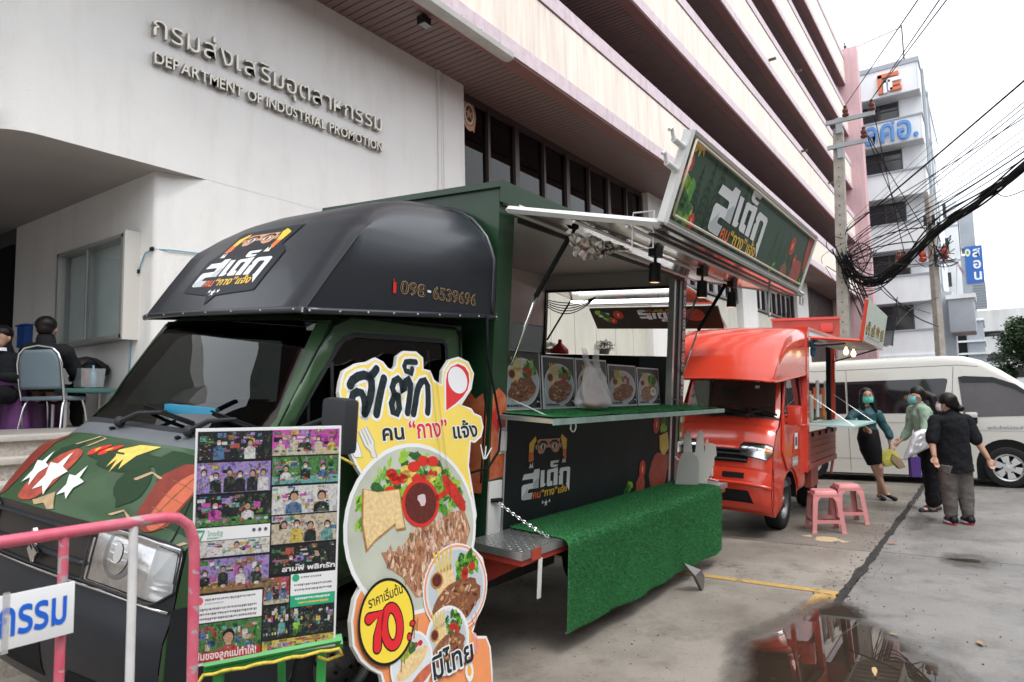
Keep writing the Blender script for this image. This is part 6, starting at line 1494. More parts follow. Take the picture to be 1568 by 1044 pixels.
photo(.015, .145, .502, .275, 10, 6, (10, 5, 5, 5, 5, 6), sc=1.2); photo(.512, .132, .985, .252, 2, 3, (6, 5, 0), 8, 1.3)
photo(.015, .285, .508, .415, 5, 2, (1, 6), 2, 1.4); photo(.517, .262, .985, .385, 6, 2, (0, 5), None, 2.0, 0)
P.rect(.015, .42, .51, .475, p_white); photo(.015, .478, .51, .545, 6, 1, (6,), None, 2.2, 0)
P.z = 16; P.stroke([(.03, .432), (.075, .432), (.05, .468)], .012, grn); P.text('ไทยรัฐ', .095, .455, .035, grn, w=.10, sy=-.75); scribble(P, .095, .462, .08, .006, grn, 2)
for k in range(3): P.ell(.40+k*.04, .442, .012, .008, ink, 10)
P.z = 2
photo(.52, .392, .985, .515, 3, 4, (3, 9, 5, 8), None, 1.5); photo(.015, .555, .51, .695, 10, 4, (5, 5, 6, 5), 7, 1.0)
photo(.52, .525, .985, .645, 5, 2, (5, 5), None, 1.2); P.z = 16; P.text('สามพี่ พลิกรัก', .60, .638, .036, p_white, w=.38, off=.001, sy=-.8); P.z = 2
P.rect(.015, .705, .47, .82, p_white); P.rect(.665, .655, .985, .75, p_white); P.z = 3
P.ell(.055, .727, .028, .018, K('ui_pink', (.75, .10, .15)), 16); scribble(P, .095, .72, .33, .010, ink, 5); scribble(P, .095, .738, .12, .007, p_grey, 6)
for k in range(3): scribble(P, .035, .76+k*.02, .40, .011, ink, 20+k)
P.ell(.70, .672, .026, .017, grn, 16); scribble(P, .735, .668, .15, .009, ink, 8)
for k in range(2): scribble(P, .69, .70+k*.022, .27, .010, ink, 30+k)
P.z = 2; photo(.015, .825, .47, .985, 2, 1, (4,), None, 2.0, 0); P.z = 16; P.rect(.015, .945, .47, .985, K('ui_red', (.45, .02, .03))); P.z = 17; P.text('ผันของลูกแม่ทำให้!', .04, .975, .05, p_white, w=.40, off=.001, sy=-.85)
P.z = 2; photo(.48, .66, .655, .775, 4, 3, (), 3, .8); photo(.48, .785, .655, .93, 5, 2, (), 5, .8); photo(.665, .80, .985, .93, 5, 0); photo(.48, .935, .985, .985, 9, 6, (), None, .6)
P.z = 16; P.rect(.665, .75, .985, .80, grn); P.z = 17; scribble(P, .70, .76, .25, .011, p_white, 41); scribble(P, .72, .78, .22, .010, p_yellow, 42)
P.z = 12; lettuce(P, .72, .90, .03, 6, 3); 
P.build('photo_print', lambda x, y, h: bmap(x, y, .001+h), pb, eps=.00008)
pb2 = empty('easel', 'green painted wooden easel with yellow rope holding the photo board', 'easel')
m_gr = M('easel_green', (.03, .33, .07), .45, var=.15, vs=6)
def bar(a, b_, w, mat, par, nm): 
    b = B(); tube(b, [a, b_], w, 4); return obj(nm, b, mat, par)
EB = lambda u, v, h: bmap(u, v, h)
bar(EB(.10, 1.03, -.03), EB(1.06, 1.0, -.03), .028, m_gr, pb2, 'ledge'); bar(EB(.10, 1.0, .0), EB(1.04, .975, .0), .012, m_gr, pb2, 'ledge_lip')
for u in (.20, .92):
    q = EB(u, .1, -.04); g_ = EB(u, 1.9, -.06); g_.z = 0; bar(q, g_, .022, m_gr, pb2, 'leg')
q = EB(.56, .15, -.06); bar(q, Vector((q.x+.35, q.y+.42, 0)), .018, m_gr, pb2, 'leg')
g1, g2 = EB(.2, 1.45, -.045), EB(.92, 1.45, -.045); bar(g1, g2, .016, m_gr, pb2, 'rail')
yr = M('yellow_rope', (.65, .50, .06), .7, var=.4, vs=60)
b = B(); pts = [EB(.02, 1.20, .01), EB(.03, 1.1, .01), EB(.10, 1.03, .015)]+[EB(.10+.92*k/14, 1.03-.025*k/14+.004*sin(k*2), .018) for k in range(1, 15)]+[EB(1.06, 1.05, -.01), EB(.95, 1.07, -.02), EB(.88, 1.04, .0)]; tube(b, pts, .006, 6)
tube(b, [EB(.98, .14, -.02), EB(1.06, .165, -.02), EB(1.14, .20, -.06)], .005, 6); obj('rope', b, yr, pb2, smooth=180)

# ---- pink crowd barrier with a hanging sign
br = empty('crowd_barrier', 'chipped pink and white tubular crowd barrier in the left foreground', 'barrier', (0, 0, 0))
mp_ = M('chipped_pink_paint', (.58, .07, .13), .4, col2=(.62, .18, .24), vs=9); n, L, p = nodes_of(mp_)
t = n.nodes.new('ShaderNodeTexNoise'); t.inputs['Scale'].default_value = 26; t.inputs['Detail'].default_value = 6; tc = n.nodes.new('ShaderNodeTexCoord'); mpn_ = n.nodes.new('ShaderNodeMapping'); mpn_.inputs['Scale'].default_value = (.45, 1, 1)
L.new(tc.outputs['Object'], mpn_.inputs[0]); L.new(mpn_.outputs[0], t.inputs['Vector'])
r = n.nodes.new('ShaderNodeValToRGB'); r.color_ramp.elements[0].position = .60; r.color_ramp.elements[1].position = .635; L.new(t.outputs['Fac'], r.inputs[0])
q = n.nodes.new('ShaderNodeMixRGB'); src = [l.from_socket for l in n.links if l.to_socket == p.inputs['Base Color']][0]
L.new(r.outputs[0], q.inputs[0]); L.new(src, q.inputs[1]); q.inputs[2].default_value = (.38, .34, .35, 1); L.new(q.outputs[0], p.inputs['Base Color'])
mwp = M('barrier_white_paint', (.66, .66, .67), .4, var=.12, vs=14)
BY = 2.10; zt_ = 1.272
b = B(); tube(b, [(-1.3, BY, .12), (-1.3, BY, zt_-.10), (-1.27, BY, zt_-.03), (-1.2, BY, zt_)]+[(-1.2+.2*k, BY, zt_) for k in range(1, 12)]+[(1.12, BY, zt_), (1.165, BY, zt_-.008), (1.20, BY, zt_-.035), (1.218, BY, zt_-.08), (1.222, BY, zt_-.14), (1.222, BY, .12)], .0165, 12)
obj('outer_frame', b, mp_, br, smooth=60)
for k, x_ in enumerate((.847, .66, .47, .28, .09, -.1, -.29, -.48, -.67, -.86, -1.05, 1.032)):
    b = B(); tube(b, [(x_, BY, .30), (x_, BY, zt_-.01)], .0125, 10); obj('upright', b, mwp if x_ == 1.032 or k % 2 else mp_, br, smooth=60)
b = B(); tube(b, [(-1.3, BY, .30), (1.222, BY, .30)], .0125, 10); obj('lower_rail', b, mp_, br, smooth=60)
for x_ in (-1.0, 1.0):
    b = B(); tube(b, [(x_, BY-.28, .03), (x_, BY-.2, .10), (x_, BY, .30), (x_, BY+.2, .10), (x_, BY+.28, .03)], .014, 8); obj('foot', b, mp_, br, smooth=60)
bs = empty('barrier_sign', 'white plate with blue Thai letters fixed to the pink barrier', 'sign')
boxo('plate', (.10, BY-.030, 1.008), (.866, BY-.024, 1.143), p_white, bs, .001)
P = Print(); P.text('อุตสาหกรรม', .487, 1.042, .108, K('sign_blue', (.01, .12, .62)), w=.36, off=.0022, sy=1.12); P.text('ส่งเสริม', .16, 1.042, .108, MATS['print_sign_blue'], w=.28, off=.0022, sy=1.12); P.build('lettering', planar((0, BY-.0315, 0), (1, 0, 0), (0, 0, 1)), bs)
boxo('tape_strip', (.70, BY-.0325, 1.00), (.716, BY-.0310, 1.15), M('clear_tape_d', (.6, .6, .6), .2, alpha=.4), bs)

# ---- things on and in the green truck
def T_(p_): 
    R = Matrix.Rotation(radians(LEAN), 3, 'X'); pv = Vector(PIV); return R@(Vector(p_)-pv)+pv
def put(o, base): on_truck(o, base, PIV, LEAN)
# artificial grass carpet over the bench
gm = M('artificial_grass', (.045, .28, .085), .7, var=.65, vs=55, bump=.8, bs=420)
ca = empty('grass_carpet', 'green artificial grass carpet draped over the fold-down bench', 'carpet')
CX0, CX1 = 3.77, 6.70
def carpet(u, v):
    x = CX0+(CX1-CX0)*u; L1, L2 = .435, .58; s_ = v*(L1+L2)
    if s_ < L1-.03: y, z = YS-.015-s_, .772
    elif s_ < L1+.05:
        a = (s_-(L1-.03))/.08*pi/2; y, z = YS-.015-(L1-.03)-.05*sin(a), .772-.05*(1-cos(a))
    else:
        h = s_-L1-.05; y = YS-.015-(L1-.03)-.05-.03*h-.028*h*sin(x*4.2)-.012*sin(x*11)*h*2; z = .722-h*(1+.0)
        z -= .04*h*u; x += .05*h-.03*h*(1-u)
    fold = .012*math.exp(-((x-5.33)/.03)**2)+.010*math.exp(-((x-5.85)/.025)**2) if s_ > L1 else 0
    return Vector((x, y+fold*1.0, z+.003*noise.noise((x*6, y*6, z*6))))
b = B(); grid(b, 90, 40, carpet); o = obj('carpet_base', b, gm, ca, smooth=180)
md = o.modifiers.new('t', 'SOLIDIFY'); md.thickness = .006
b = B(); tube(b, [carpet(k/40, .997)+Vector((0, .006, -.004)) for k in range(41)], .006, 5); obj('carpet_backing', b, M('grey_backing', (.16, .20, .22), .6), ca)
def tufts(name, fn, n, par, h=.019, nfn=None, seed=1, w=.0022):
    rg = random.Random(seed); vs, fs = [], []
    for i in range(n):
        u, v = rg.random(), rg.random(); p0 = fn(u, v); e = .004
        du = (fn(min(1, u+e), v)-p0); dv = (fn(u, min(1, v+e))-p0)
        if du.length < 1e-6: du = p0-fn(u-e, v)
        if dv.length < 1e-6: dv = p0-fn(u, v-e)
        nn = du.cross(dv).normalized()
        if nn.y > .3 or nn.z < -.3: nn = -nn
        t = du.normalized()*rg.uniform(-1, 1)+dv.normalized()*rg.uniform(-1, 1); t.normalize()
        tip = p0+nn*h*rg.uniform(.6, 1.1)+Vector((rg.uniform(-.5, .5), rg.uniform(-.5, .5), rg.uniform(-.6, .2)))*h
        k = len(vs); vs += [tuple(p0-t*w), tuple(p0+t*w), tuple(tip)]; fs.append((k, k+1, k+2))
    me = bpy.data.meshes.new(name); me.from_pydata(vs, [], fs); me.update()
    return obj(name, me, [gm], par, kind='stuff')
tufts('grass_tufts', carpet, 150000, ca)
put(ca, (5.2, 2.4, .77))
ct = empty('counter_mat', 'strip of artificial grass lying on the fold-down counter', 'mat')
def cmat(u, v): 
    x = XF+.12+(6.78-XF-.12)*u; return Vector((x, 2.335+(YS+.26-2.335)*v, 1.534+.004*sin(x*9)))
b = B(); grid(b, 60, 5, cmat); obj('mat_base', b, gm, ct)
tufts('grass_tufts', lambda u, v: cmat(u, v), 26000, ct, .010, seed=4); put(ct, (5.2, 2.5, 1.53))
# menu pictures standing on the counter
menu = (('menu picture of pork steak with cheese toast, nearest the front post', 3.80, 4.27, .43, 0), ('menu picture of steak on a plate, left part showing beside the plastic bag', 4.30, 4.78, .40, 0), ('menu picture just right of the plastic bag, partly behind it', 4.80, 5.34, .40, 0), ('menu picture of a dark grilled steak and toast, fourth along', 5.37, 5.93, .37, 2), ('menu picture of fried egg and fish fillet at the far end', 5.96, 6.47, .36, 1))
for i, (lab, xa, xb, h, kd) in enumerate(menu):
    me_ = empty('menu_picture', lab, 'menu board', group='menu pictures on the counter'); w = xb-xa
    F_ = lambda x, z, hh, xa=xa: Vector((xa+x, 2.845+.10*z-hh, 1.540+z))
    b = B(); c8 = [F_(x, z, t) for x in (0, w) for z in (0, h) for t in (0, .006)]; V = [b.verts.new(q) for q in c8]
    for q in ((0, 1, 3, 2), (4, 6, 7, 5), (0, 4, 5, 1), (2, 3, 7, 6), (0, 2, 6, 4), (1, 5, 7, 3)): b.faces.new([V[k] for k in q])
    bmesh.ops.recalc_face_normals(b, faces=b.faces[:]); obj('card', b, p_white, me_)
    P = Print(); P.rect(.012, .012, w-.012, h-.012, (K('menu_dark', (.05, .055, .055), var=.5, vs=10), K('menu_grey', (.30, .32, .33)))[kd == 2 and 0 or 0]); P.z = 1; P.poly([(.012, .012), (w*.7, .012), (.25*w, .3*h), (.012, .4*h)], K('menu_pale', (.45, .5, .55))); P.z = 2
    dish(P, w*.5, h*.46, w*.46, h*.40, kd, i*3+1)
    P.z = 14; scribble(P, .03, .025, w*.4, .018, p_black, i); P.rect(w-.07, .02, w-.02, .09, p_black); P.z = 15; scribble(P, w-.065, .05, .035, .015, p_white, i)
    P.build('print', lambda x, z, hh, F_=F_: F_(x, z, .0075+hh), me_, eps=.0002); put(me_, (xa+w/2, 2.85, 1.54))
# plastic carrier bag
pbg = M('plastic_film', (.80, .77, .77), .30, alpha=.46, trans=.0, bump=.5, bs=18)
def bag(u, v):
    a = 2*pi*u; z = v; r = (.05+.95*min(1, z/.14)**.5) if z < .14 else 1-.62*((z-.14)/.86)**1.3
    rx, ry = .235*r, .10*r*(1-.3*z); w_ = .020*sin(5*a+7*z)+.014*noise.noise((cos(a)*3, sin(a)*3, z*7))
    return Vector((4.64+(rx+w_)*cos(a)-.03*z, 2.60+(ry+w_*.6)*sin(a), 1.545+.32*z))
b = B(); grid(b, 48, 26, bag, closed_u=True)
for (xa, xb, top) in ((-.14, -.03, .46), (.02, .12, .50)):
    for s_ in (-.012, .012):
        def hd(u, v, xa=xa, xb=xb, top=top, s_=s_):
            t = u; x = xa*(1-t)+xb*t if top < .48 else xa+(.14*(1-v)*t) ; zz = .29+(top-.29)*v
            return Vector((4.61+xa*.5+(t-.5)*.09*(1-.65*v)+(.05 if xa > 0 else -.09)*v+.012*sin(v*9), 2.59+s_+.02*v, 1.545+zz))
        grid(b, 5, 9, hd)
o = obj('carrier_bag', b, pbg, smooth=180); tag(o, 'crumpled white plastic carrier bag standing on the green counter mat', 'plastic bag'); put(o, (4.64, 2.6, 1.545))
b = B(); ball(b, (4.62, 2.60, 1.60), .07, (1.8, .8, .7)); ball(b, (4.73, 2.61, 1.59), .05, (1.3, .8, .8)); o = obj('food_parcel', b, M('pinkish_food', (.62, .32, .28), .6), smooth=180); tag(o, 'pinkish food parcel inside the white plastic bag', 'parcel'); put(o, (4.64, 2.6, 1.54))
# storage tub, ketchup, plants
tb = empty('storage_tub', 'clear plastic storage tub on the blue shelf in the truck window', 'tub'); tubm = film('cloudy_plastic', (.62, .66, .67), 1.4, .25, dirt=(.42, (.42, .46, .47)))
b = B(); pr_b = [(3.86, 2.86), (4.28, 2.86), (4.28, 3.12), (3.86, 3.12)]
for (a, c_) in zip(pr_b, pr_b[1:]+pr_b[:1]):
    quad(b, (a[0]+(.02 if a[0] < 4 else -.02), a[1], 1.96), (c_[0]+(.02 if c_[0] < 4 else -.02), c_[1], 1.96), (c_[0], c_[1], 2.15), (a[0], a[1], 2.15))
quad(b, (3.88, 2.86, 1.961), (4.26, 2.86, 1.961), (4.26, 3.12, 1.961), (3.88, 3.12, 1.961)); obj('tub_wall', b, tubm, tb)
b = B(); tube(b, [(x, y, 2.152) for x, y in pr_b], .006, 5, closed=True); obj('tub_rim', b, tubm, tb); put(tb, (4.07, 3.0, 1.96))
b = B(); lathe(b, [(.10, 0), (.105, .01), (.10, .05), (.06, .09), (.025, .12), (.02, .16), (.004, .165)], 18, c=(6.70, 4.18, 2.035)); o = obj('sauce_bottle', b, M('ketchup_red', (.65, .03, .02), .35), smooth=50); tag(o, 'red squeezy sauce bottle top standing on the rear counter', 'bottle'); put(o, (6.70, 4.18, 2.035))
def potplant(x, y, z, r, lab, seed):
    pt = empty('potted_plant', lab, 'plant', group='small plants on the rear counter'); b = B(); lathe(b, [(r*.4, -.02), (r*.5, r*.3), (r*.45, r*.3)], 12, c=(x, y, z+.02)); obj('pot', b, m_whitep, pt)
    rg = random.Random(seed); vs, fs = [], []
    for k in range(420):
        a, e_ = rg.uniform(0, 2*pi), rg.uniform(-.1, 1.5); rr = r*rg.uniform(.45, 1); c = Vector((x+rr*cos(a)*cos(e_), y+rr*sin(a)*cos(e_), z+.05+rr*.8*sin(e_)))
        d = Vector((rg.uniform(-1, 1), rg.uniform(-1, 1), rg.uniform(-.3, 1))).normalized()*r*.24; s_ = Vector((-d.y, d.x, .3*d.z))*.25
        q = len(vs); vs += [tuple(c-s_), tuple(c+s_), tuple(c+d)]; fs.append((q, q+1, q+2))
    me = bpy.data.meshes.new('foliage'); me.from_pydata(vs, [], fs); obj('foliage', me, M('variegated_leaf', (.22, .32, .10), .6, var=.7, vs=60), pt, kind='stuff'); put(pt, (x, y, z))
potplant(6.72, 3.62, 2.04, .13, 'round variegated plant in a white pot at the middle of the rear counter', 3); potplant(6.72, 4.32, 2.04, .10, 'small plant near the tub at the left end of the rear counter', 5)
# white cut-outs shaped like fingers, standing on the right end of the bench
hc = M('white_hardboard', (.62, .60, .56), .6, var=.06, vs=5)
HS = [[(.0, 0), (.36, 0), (.36, .28), (.33, .36), (.22, .42), (.10, .40), (.05, .30)],
      [(.22, .02), (.60, .02), (.74, .34), (.74, .46), (.78, .50), (.76, .66), (.70, .70), (.62, .70), (.61, .78), (.575, .74), (.55, .52), (.525, .84), (.47, .92), (.41, .84), (.385, .54), (.33, .52), (.30, .80), (.235, .92), (.175, .82), (.16, .56), (.20, .48), (.12, .40)]]
for i, (pts, lab, yy, s_) in enumerate(((HS[0], 'rounded white board standing in front of the finger-shaped board at the bench end', 2.44, .80), (HS[1], 'white board cut like fingers standing on the right end of the bench', 2.50, .68))):
    b = B(); hcm = hc if i else M('grey_hardboard', (.40, .40, .38), .6, var=.08, vs=5); prism(b, [(6.42+.09*i+(x*.58)*s_*.80, 2.64+.05*i-(x*.80)*s_*.80, .772+z*s_*(.98 if i == 0 else .86)) for x, z in pts], (.78, .62, 0), .008); o = obj('cutout_board', b, hcm); tag(o, lab, 'board', 'white cut-out boards'); put(o, (6.6, yy, .77))
# skid plate propped under the carpet
b = B(); prism(b, [(5.58, 2.12, .14), (5.68, 2.10, 0), (5.72, 2.10, .02), (5.74, 2.10, .11), (5.72, 2.12, .16), (5.55, 2.2, .24)], (.25, 1, 0), .03)
tag(obj('metal_offcut', b, M('dull_plate', (.25, .24, .23), .35, metal=.8)), 'bent aluminium plate resting on the concrete under the carpet edge', 'metal plate')
# blue tissue box on the dashboard
tx = boxo('tissue_box', (0, 0, 0), (.24, .38, .12), M('sky_blue_card', (.02, .25, .42), .45), None, .004); tag(tx, 'blue open box on the dashboard behind the windscreen', 'box'); tx.location = T_((1.93, 3.26, 1.445)); tx.rotation_euler = (radians(LEAN), 0, .15)
b = B(); quad(b, (.0, 0, .12), (.24, 0, .12), (.26, -.10, .17), (.02, -.10, .17)); o2 = obj('box_flap', b, MATS['sky_blue_card'], tx)
# stools
sp_ = M('pink_stool_plastic', (.66, .27, .27), .4, var=.06, vs=10)
def stool(x, y, rz, lab):
    s_ = empty('plastic_stool', lab, 'stool', (x, y, 0), (0, 0, rz), 'pink plastic stools'); H = .48
    b = B(); ht, hb = .132, .185
    def top(u, v):
        a = 2*pi*u; k = min(1, .0+v*1.15); q = max(abs(cos(a)), abs(sin(a)))**.7; rr = ht*k/q; z = H-.004*(1-k) if v < .87 else H-(v-.87)/.13*.05; rr = rr if v < .87 else ht/q+(v-.87)/.13*.012
        return Vector((rr*cos(a), rr*sin(a), z))
    grid(b, 48, 12, top, closed_u=True); obj('seat', b, sp_, s_, smooth=50)
    for i in range(4):
        a0 = pi/4+i*pi/2; b = B(); c_, q_ = cos(a0), sin(a0)
        def leg(sg, w0, w1):
            ax = a0+sg*pi/4; n_ = Vector((cos(ax), sin(ax), 0)); t_ = Vector((-sin(ax), cos(ax), 0))*(-sg)
            for t0, t1 in ((0, 1),):
                pts = []
                for z, r_, w in ((H-.05, ht+.010, .095), (H-.12, ht+.022, .054), (.03, hb-.002, .046), (0, hb+.004, .056)):
                    corner = n_*r_+(-t_)*r_; pts.append((corner+Vector((0, 0, z)), corner+t_*w+Vector((0, 0, z))))
                V = [[b.verts.new(p0), b.verts.new(p1)] for p0, p1 in pts]
                for k in range(3): b.faces.new((V[k][0], V[k][1], V[k+1][1], V[k+1][0]))
        leg(1, 0, 0); leg(-1, 0, 0); o = obj('leg', b, sp_, s_); md = o.modifiers.new('t', 'SOLIDIFY'); md.thickness = .006; md.offset = 0
    for i in range(4):
        a0 = i*pi/2; n_ = Vector((cos(a0), sin(a0), 0)); t_ = Vector((-sin(a0), cos(a0), 0)); r_ = .168; b = B()
        prism(b, [n_*r_+t_*r_+Vector((0, 0, .11)), n_*r_-t_*r_+Vector((0, 0, .11)), n_*r_-t_*r_+Vector((0, 0, .15)), n_*r_+t_*r_+Vector((0, 0, .15))], n_, .008); obj('rung', b, sp_, s_)
        b = B(); r_ = ht+.010
        prism(b, [n_*r_+t_*r_+Vector((0, 0, H-.075)), n_*r_-t_*r_+Vector((0, 0, H-.075)), n_*r_-t_*r_+Vector((0, 0, H-.04)), n_*r_+t_*r_+Vector((0, 0, H-.04))], n_, .006); obj('apron', b, sp_, s_)
    return s_
stool(8.90, 1.75, .42, 'nearer of the two pink plastic stools, beside the red truck wheel'); stool(9.62, 1.62, .50, 'further pink plastic stool, partly behind the other one')
# ================================================================ PEOPLE
RR = Vector((_r.x, _r.y, 0)).normalized(); FF = Vector((_f.x, _f.y, 0)).normalized()
skin = M('skin', (.50, .29, .20), .55, var=.06, vs=15); hairm = M('black_hair', (.012, .009, .008), .35, bump=.4, bs=90, stretch=(1, 1, .1))
def fig_mesh(name, prims, mat, par, vox=.010, sm=2, base=None):
    """prims: ('t', [(r,d,z)...], [radii]) tapered limb or ('b', (r,d,z), radius, (sx,sy,sz)) ; all fused into one surface"""
    b = B()
    W_ = lambda q: RR*q[0]+FF*q[1]+Vector((0, 0, q[2]))
    rotm = Matrix((( RR.x, FF.x, 0, 0), (RR.y, FF.y, 0, 0), (0, 0, 1, 0), (0, 0, 0, 1)))
    for p_ in prims:
        if p_[0] == 't':
            pts = [W_(q) for q in p_[1]]; tube(b, pts, p_[2], 22, flat=p_[3] if len(p_) > 3 else 1.0)
            for q, r_ in ((pts[0], p_[2][0]), (pts[-1], p_[2][-1])):
                if r_ < .1: ball(b, q, r_*.98, sub=2)
        else: ball(b, W_(p_[1]), p_[2], p_[3] if len(p_) > 3 else (1, 1, 1), 3, rot=rotm)
    o = obj(name, b, mat, par, smooth=180)
    m1 = o.modifiers.new('fuse', 'REMESH'); m1.mode = 'VOXEL'; m1.voxel_size = vox; m1.use_smooth_shade = True
    m2 = o.modifiers.new('soft', 'SMOOTH'); m2.factor = .5; m2.iterations = sm
    return o
def hand(wr, dr, side=1, s=1.0, curl=.5):
    """palm, four fingers and thumb from wrist wr along direction dr, in (r,d,z)"""
    w = Vector(wr); d = Vector(dr).normalized(); u = d.cross(Vector((0, 1, 0)))
    if u.length < .2: u = d.cross(Vector((1, 0, 0)))
    u.normalize(); n = d.cross(u).normalized(); o = []
    pc = w+d*.05*s
    o.append(('t', [w, pc, w+d*.085*s], [.022*s, .034*s, .032*s], .55))
    for k, (off, ln) in enumerate(((-.027, .060), (-.009, .072), (.009, .068), (.027, .052))):
        a = w+d*.085*s+u*off*s; m_ = a+d*ln*.5*s+n*curl*.012*s; e = m_+(d*(1-curl*.6)+n*curl).normalized()*ln*.5*s; o.append(('t', [a, m_, e], [.0095*s, .009*s, .007*s]))
    a = w+d*.03*s-u*.03*s*side; o.append(('t', [a, a+(d*.6-u*side*.7).normalized()*.03*s, a+(d*.9-u*side*.45).normalized()*.058*s+n*.01], [.012*s, .011*s, .009*s]))
    return o
def face(head, look, par, mask=None, glasses=False, s=1.0, base=Vector((0, 0, 0))):
    """simple features on the head; head (r,d,z) centre, look = (r,d) direction"""
    W_ = lambda q: RR*q[0]+FF*q[1]+Vector((0, 0, q[2]))
    h = W_(head); f = (RR*look[0]+FF*look[1]).normalized(); sd = Vector((-f.y, f.x, 0)); up = Vector((0, 0, 1))
    for sg in (-1, 1):
        b = B(); c = h+f*.083*s+sd*sg*.031*s+up*.008*s; ball(b, c, .011*s, (1, 1, .6), 2); e = obj('eye', b, M('eye_white', (.7, .68, .65), .3), par, smooth=180)
        b = B(); ball(b, c+f*.007*s, .006*s, sub=1); obj('iris', b, hairm, e)
        b = B(); tube(b, [h+f*.082*s+sd*sg*.014*s+up*.030*s, h+f*.083*s+sd*sg*.032*s+up*.035*s, h+f*.072*s+sd*sg*.048*s+up*.028*s], .0035*s, 5); obj('eyebrow', b, hairm, par)
    if mask:
        def mk(u, v):
            a = (u-.5)*2.4; z = -.052+.095*(v-.52); bulge = .012*cos(a)*(1-(2*v-1)**2)
            return h+(f*cos(a)+sd*sin(a))*(.080+.008*cos(a)+bulge)*s*(1-.12*abs(v-.5)) + f*.010*s+up*z*s
        b = B(); grid(b, 15, 9, mk); o = obj('face_mask', b, mask, par, smooth=180); md = o.modifiers.new('t', 'SOLIDIFY'); md.thickness = .002
        b = B()
        for sg in (-1, 1):
            for z in (-.02, -.09): tube(b, [h+(f*cos(1.15)+sd*sg*sin(1.15))*.088*s+up*z*s*.9, h+sd*sg*.083*s-f*.01*s+up*-.02*s], .0015, 4)
        obj('ear_loop', b, mask, o)
    else:
        b = B(); tube(b, [h+f*.080*s-sd*.022*s-up*.062*s, h+f*.089*s-up*.060*s, h+f*.080*s+sd*.022*s-up*.062*s], [.003*s, .007*s, .003*s], 6); obj('lips', b, M('lips', (.40, .16, .13), .5), par, smooth=180)
    if glasses:
        b = B()
        for sg in (-1, 1):
            c = h+f*.098*s+sd*sg*.034*s+up*.006*s; tube(b, [c+sd*.026*s*cos(a*pi/6)+up*.020*s*sin(a*pi/6) for a in range(12)], .002, 4, closed=True); tube(b, [c+sd*sg*.026*s, h+sd*sg*.08*s+f*.0], .002, 4)
        tube(b, [h+f*.099*s+sd*.009+up*.008, h+f*.099*s-sd*.009+up*.008], .002, 4); obj('glasses', b, M('glasses_frame', (.25, .06, .05), .3), par)
def headprims(h, look, s=1.0):
    f = Vector((look[0], look[1], 0)).normalized(); H = Vector(h); sd = Vector((-f.y, f.x, 0))
    o = [('b', H, .088*s, (.92, .92, 1.12)), ('b', H+f*.018*s+Vector((0, 0, -.05))*s, .066*s, (.95, .95, 1.0)), ('b', H+f*.045*s+Vector((0, 0, -.082))*s, .032*s),
         ('t', [H+f*.085*s+Vector((0, 0, .012*s)), H+f*.104*s+Vector((0, 0, -.030*s))], [.008*s, .013*s])]
    for sg in (-1, 1): o.append(('b', H+sd*sg*.082*s+Vector((0, 0, -.015*s)), .024*s, (.6, .6, 1.2)))
    return o
_ct = bpy.data.textures.new('folds', 'CLOUDS'); _ct.noise_scale = .11; _ct.noise_depth = 3
def blob(name, prims, mat, par, vox=.009):
    o = fig_mesh(name, prims, mat, par, vox)
    if name in ('blouse', 'skirt', 'cardigan', 'trousers', 't_shirt', 'jacket'):
        d = o.modifiers.new('folds', 'DISPLACE'); d.texture = _ct; d.strength = .034 if name != 'skirt' else .014; d.mid_level = .5; d.texture_coords = 'LOCAL'
    return o
def person(label, x, y, z=0.0): return empty('person', label, 'person', (x, y, z))
# --- woman 1: leans an elbow on the red truck's shelf, facing the camera
p1 = person('woman in teal patterned blouse and black skirt, green mask, leaning on the red truck shelf', 11.80, 1.45)
hd = (-.18, 0, 1.575); lk_ = (-.25, -1)
shL, shR = (-.36, .02, 1.315), (-.03, .0, 1.30)
body = headprims(hd, lk_)+[('t', [(-.185, .02, 1.50), (-.19, .03, 1.38)], [.047, .055]), ('t', [(-.19, .03, 1.33), (-.19, .03, 1.12), (-.17, .02, .95)], [.125, .11, .135], .8), ('t', [shL, shR], [.055, .055]),
    ('t', [shL, (-.51, -.02, 1.225)], [.046, .036]), ('t', [(-.51, -.02, 1.225), (-.40, -.10, 1.17), (-.315, -.12, 1.135)], [.034, .028, .022]),
    ('t', [shR, (.09, -.02, 1.02)], [.046, .036]), ('t', [(.09, -.02, 1.02), (.10, -.05, .83)], [.034, .022]),
    ('t', [(-.22, .02, .93), (-.13, .0, .50), (.02, .02, .09)], [.085, .056, .034]), ('t', [(-.13, .03, .93), (-.08, -.04, .50), (-.03, .10, .07)], [.085, .055, .034]),
    ('t', [(-.03, .10, .05), (-.05, -.02, .025)], [.032, .026]), ('t', [(.03, .02, .09), (.09, -.05, .03)], [.032, .024])]+hand((-.315, -.12, 1.135), (.55, -.2, -.75), 1)+hand((.10, -.05, .83), (.05, -.05, -1), -1, curl=1.1)
fig_mesh('body', body, skin, p1)
blouse = M('teal_dotted_blouse', (.008, .075, .085), .6); n, L, p = nodes_of(blouse)
v = n.nodes.new('ShaderNodeTexVoronoi'); v.inputs['Scale'].default_value = 16; tc = n.nodes.new('ShaderNodeTexCoord'); L.new(tc.outputs['Object'], v.inputs['Vector']); r = n.nodes.new('ShaderNodeValToRGB'); r.color_ramp.elements[0].position = .16; r.color_ramp.elements[1].position = .20; r.color_ramp.elements[0].color = (.16, .03, .04, 1); r.color_ramp.elements[1].color = (.008, .072, .085, 1); L.new(v.outputs['Distance'], r.inputs[0]); L.new(r.outputs[0], p.inputs['Base Color'])
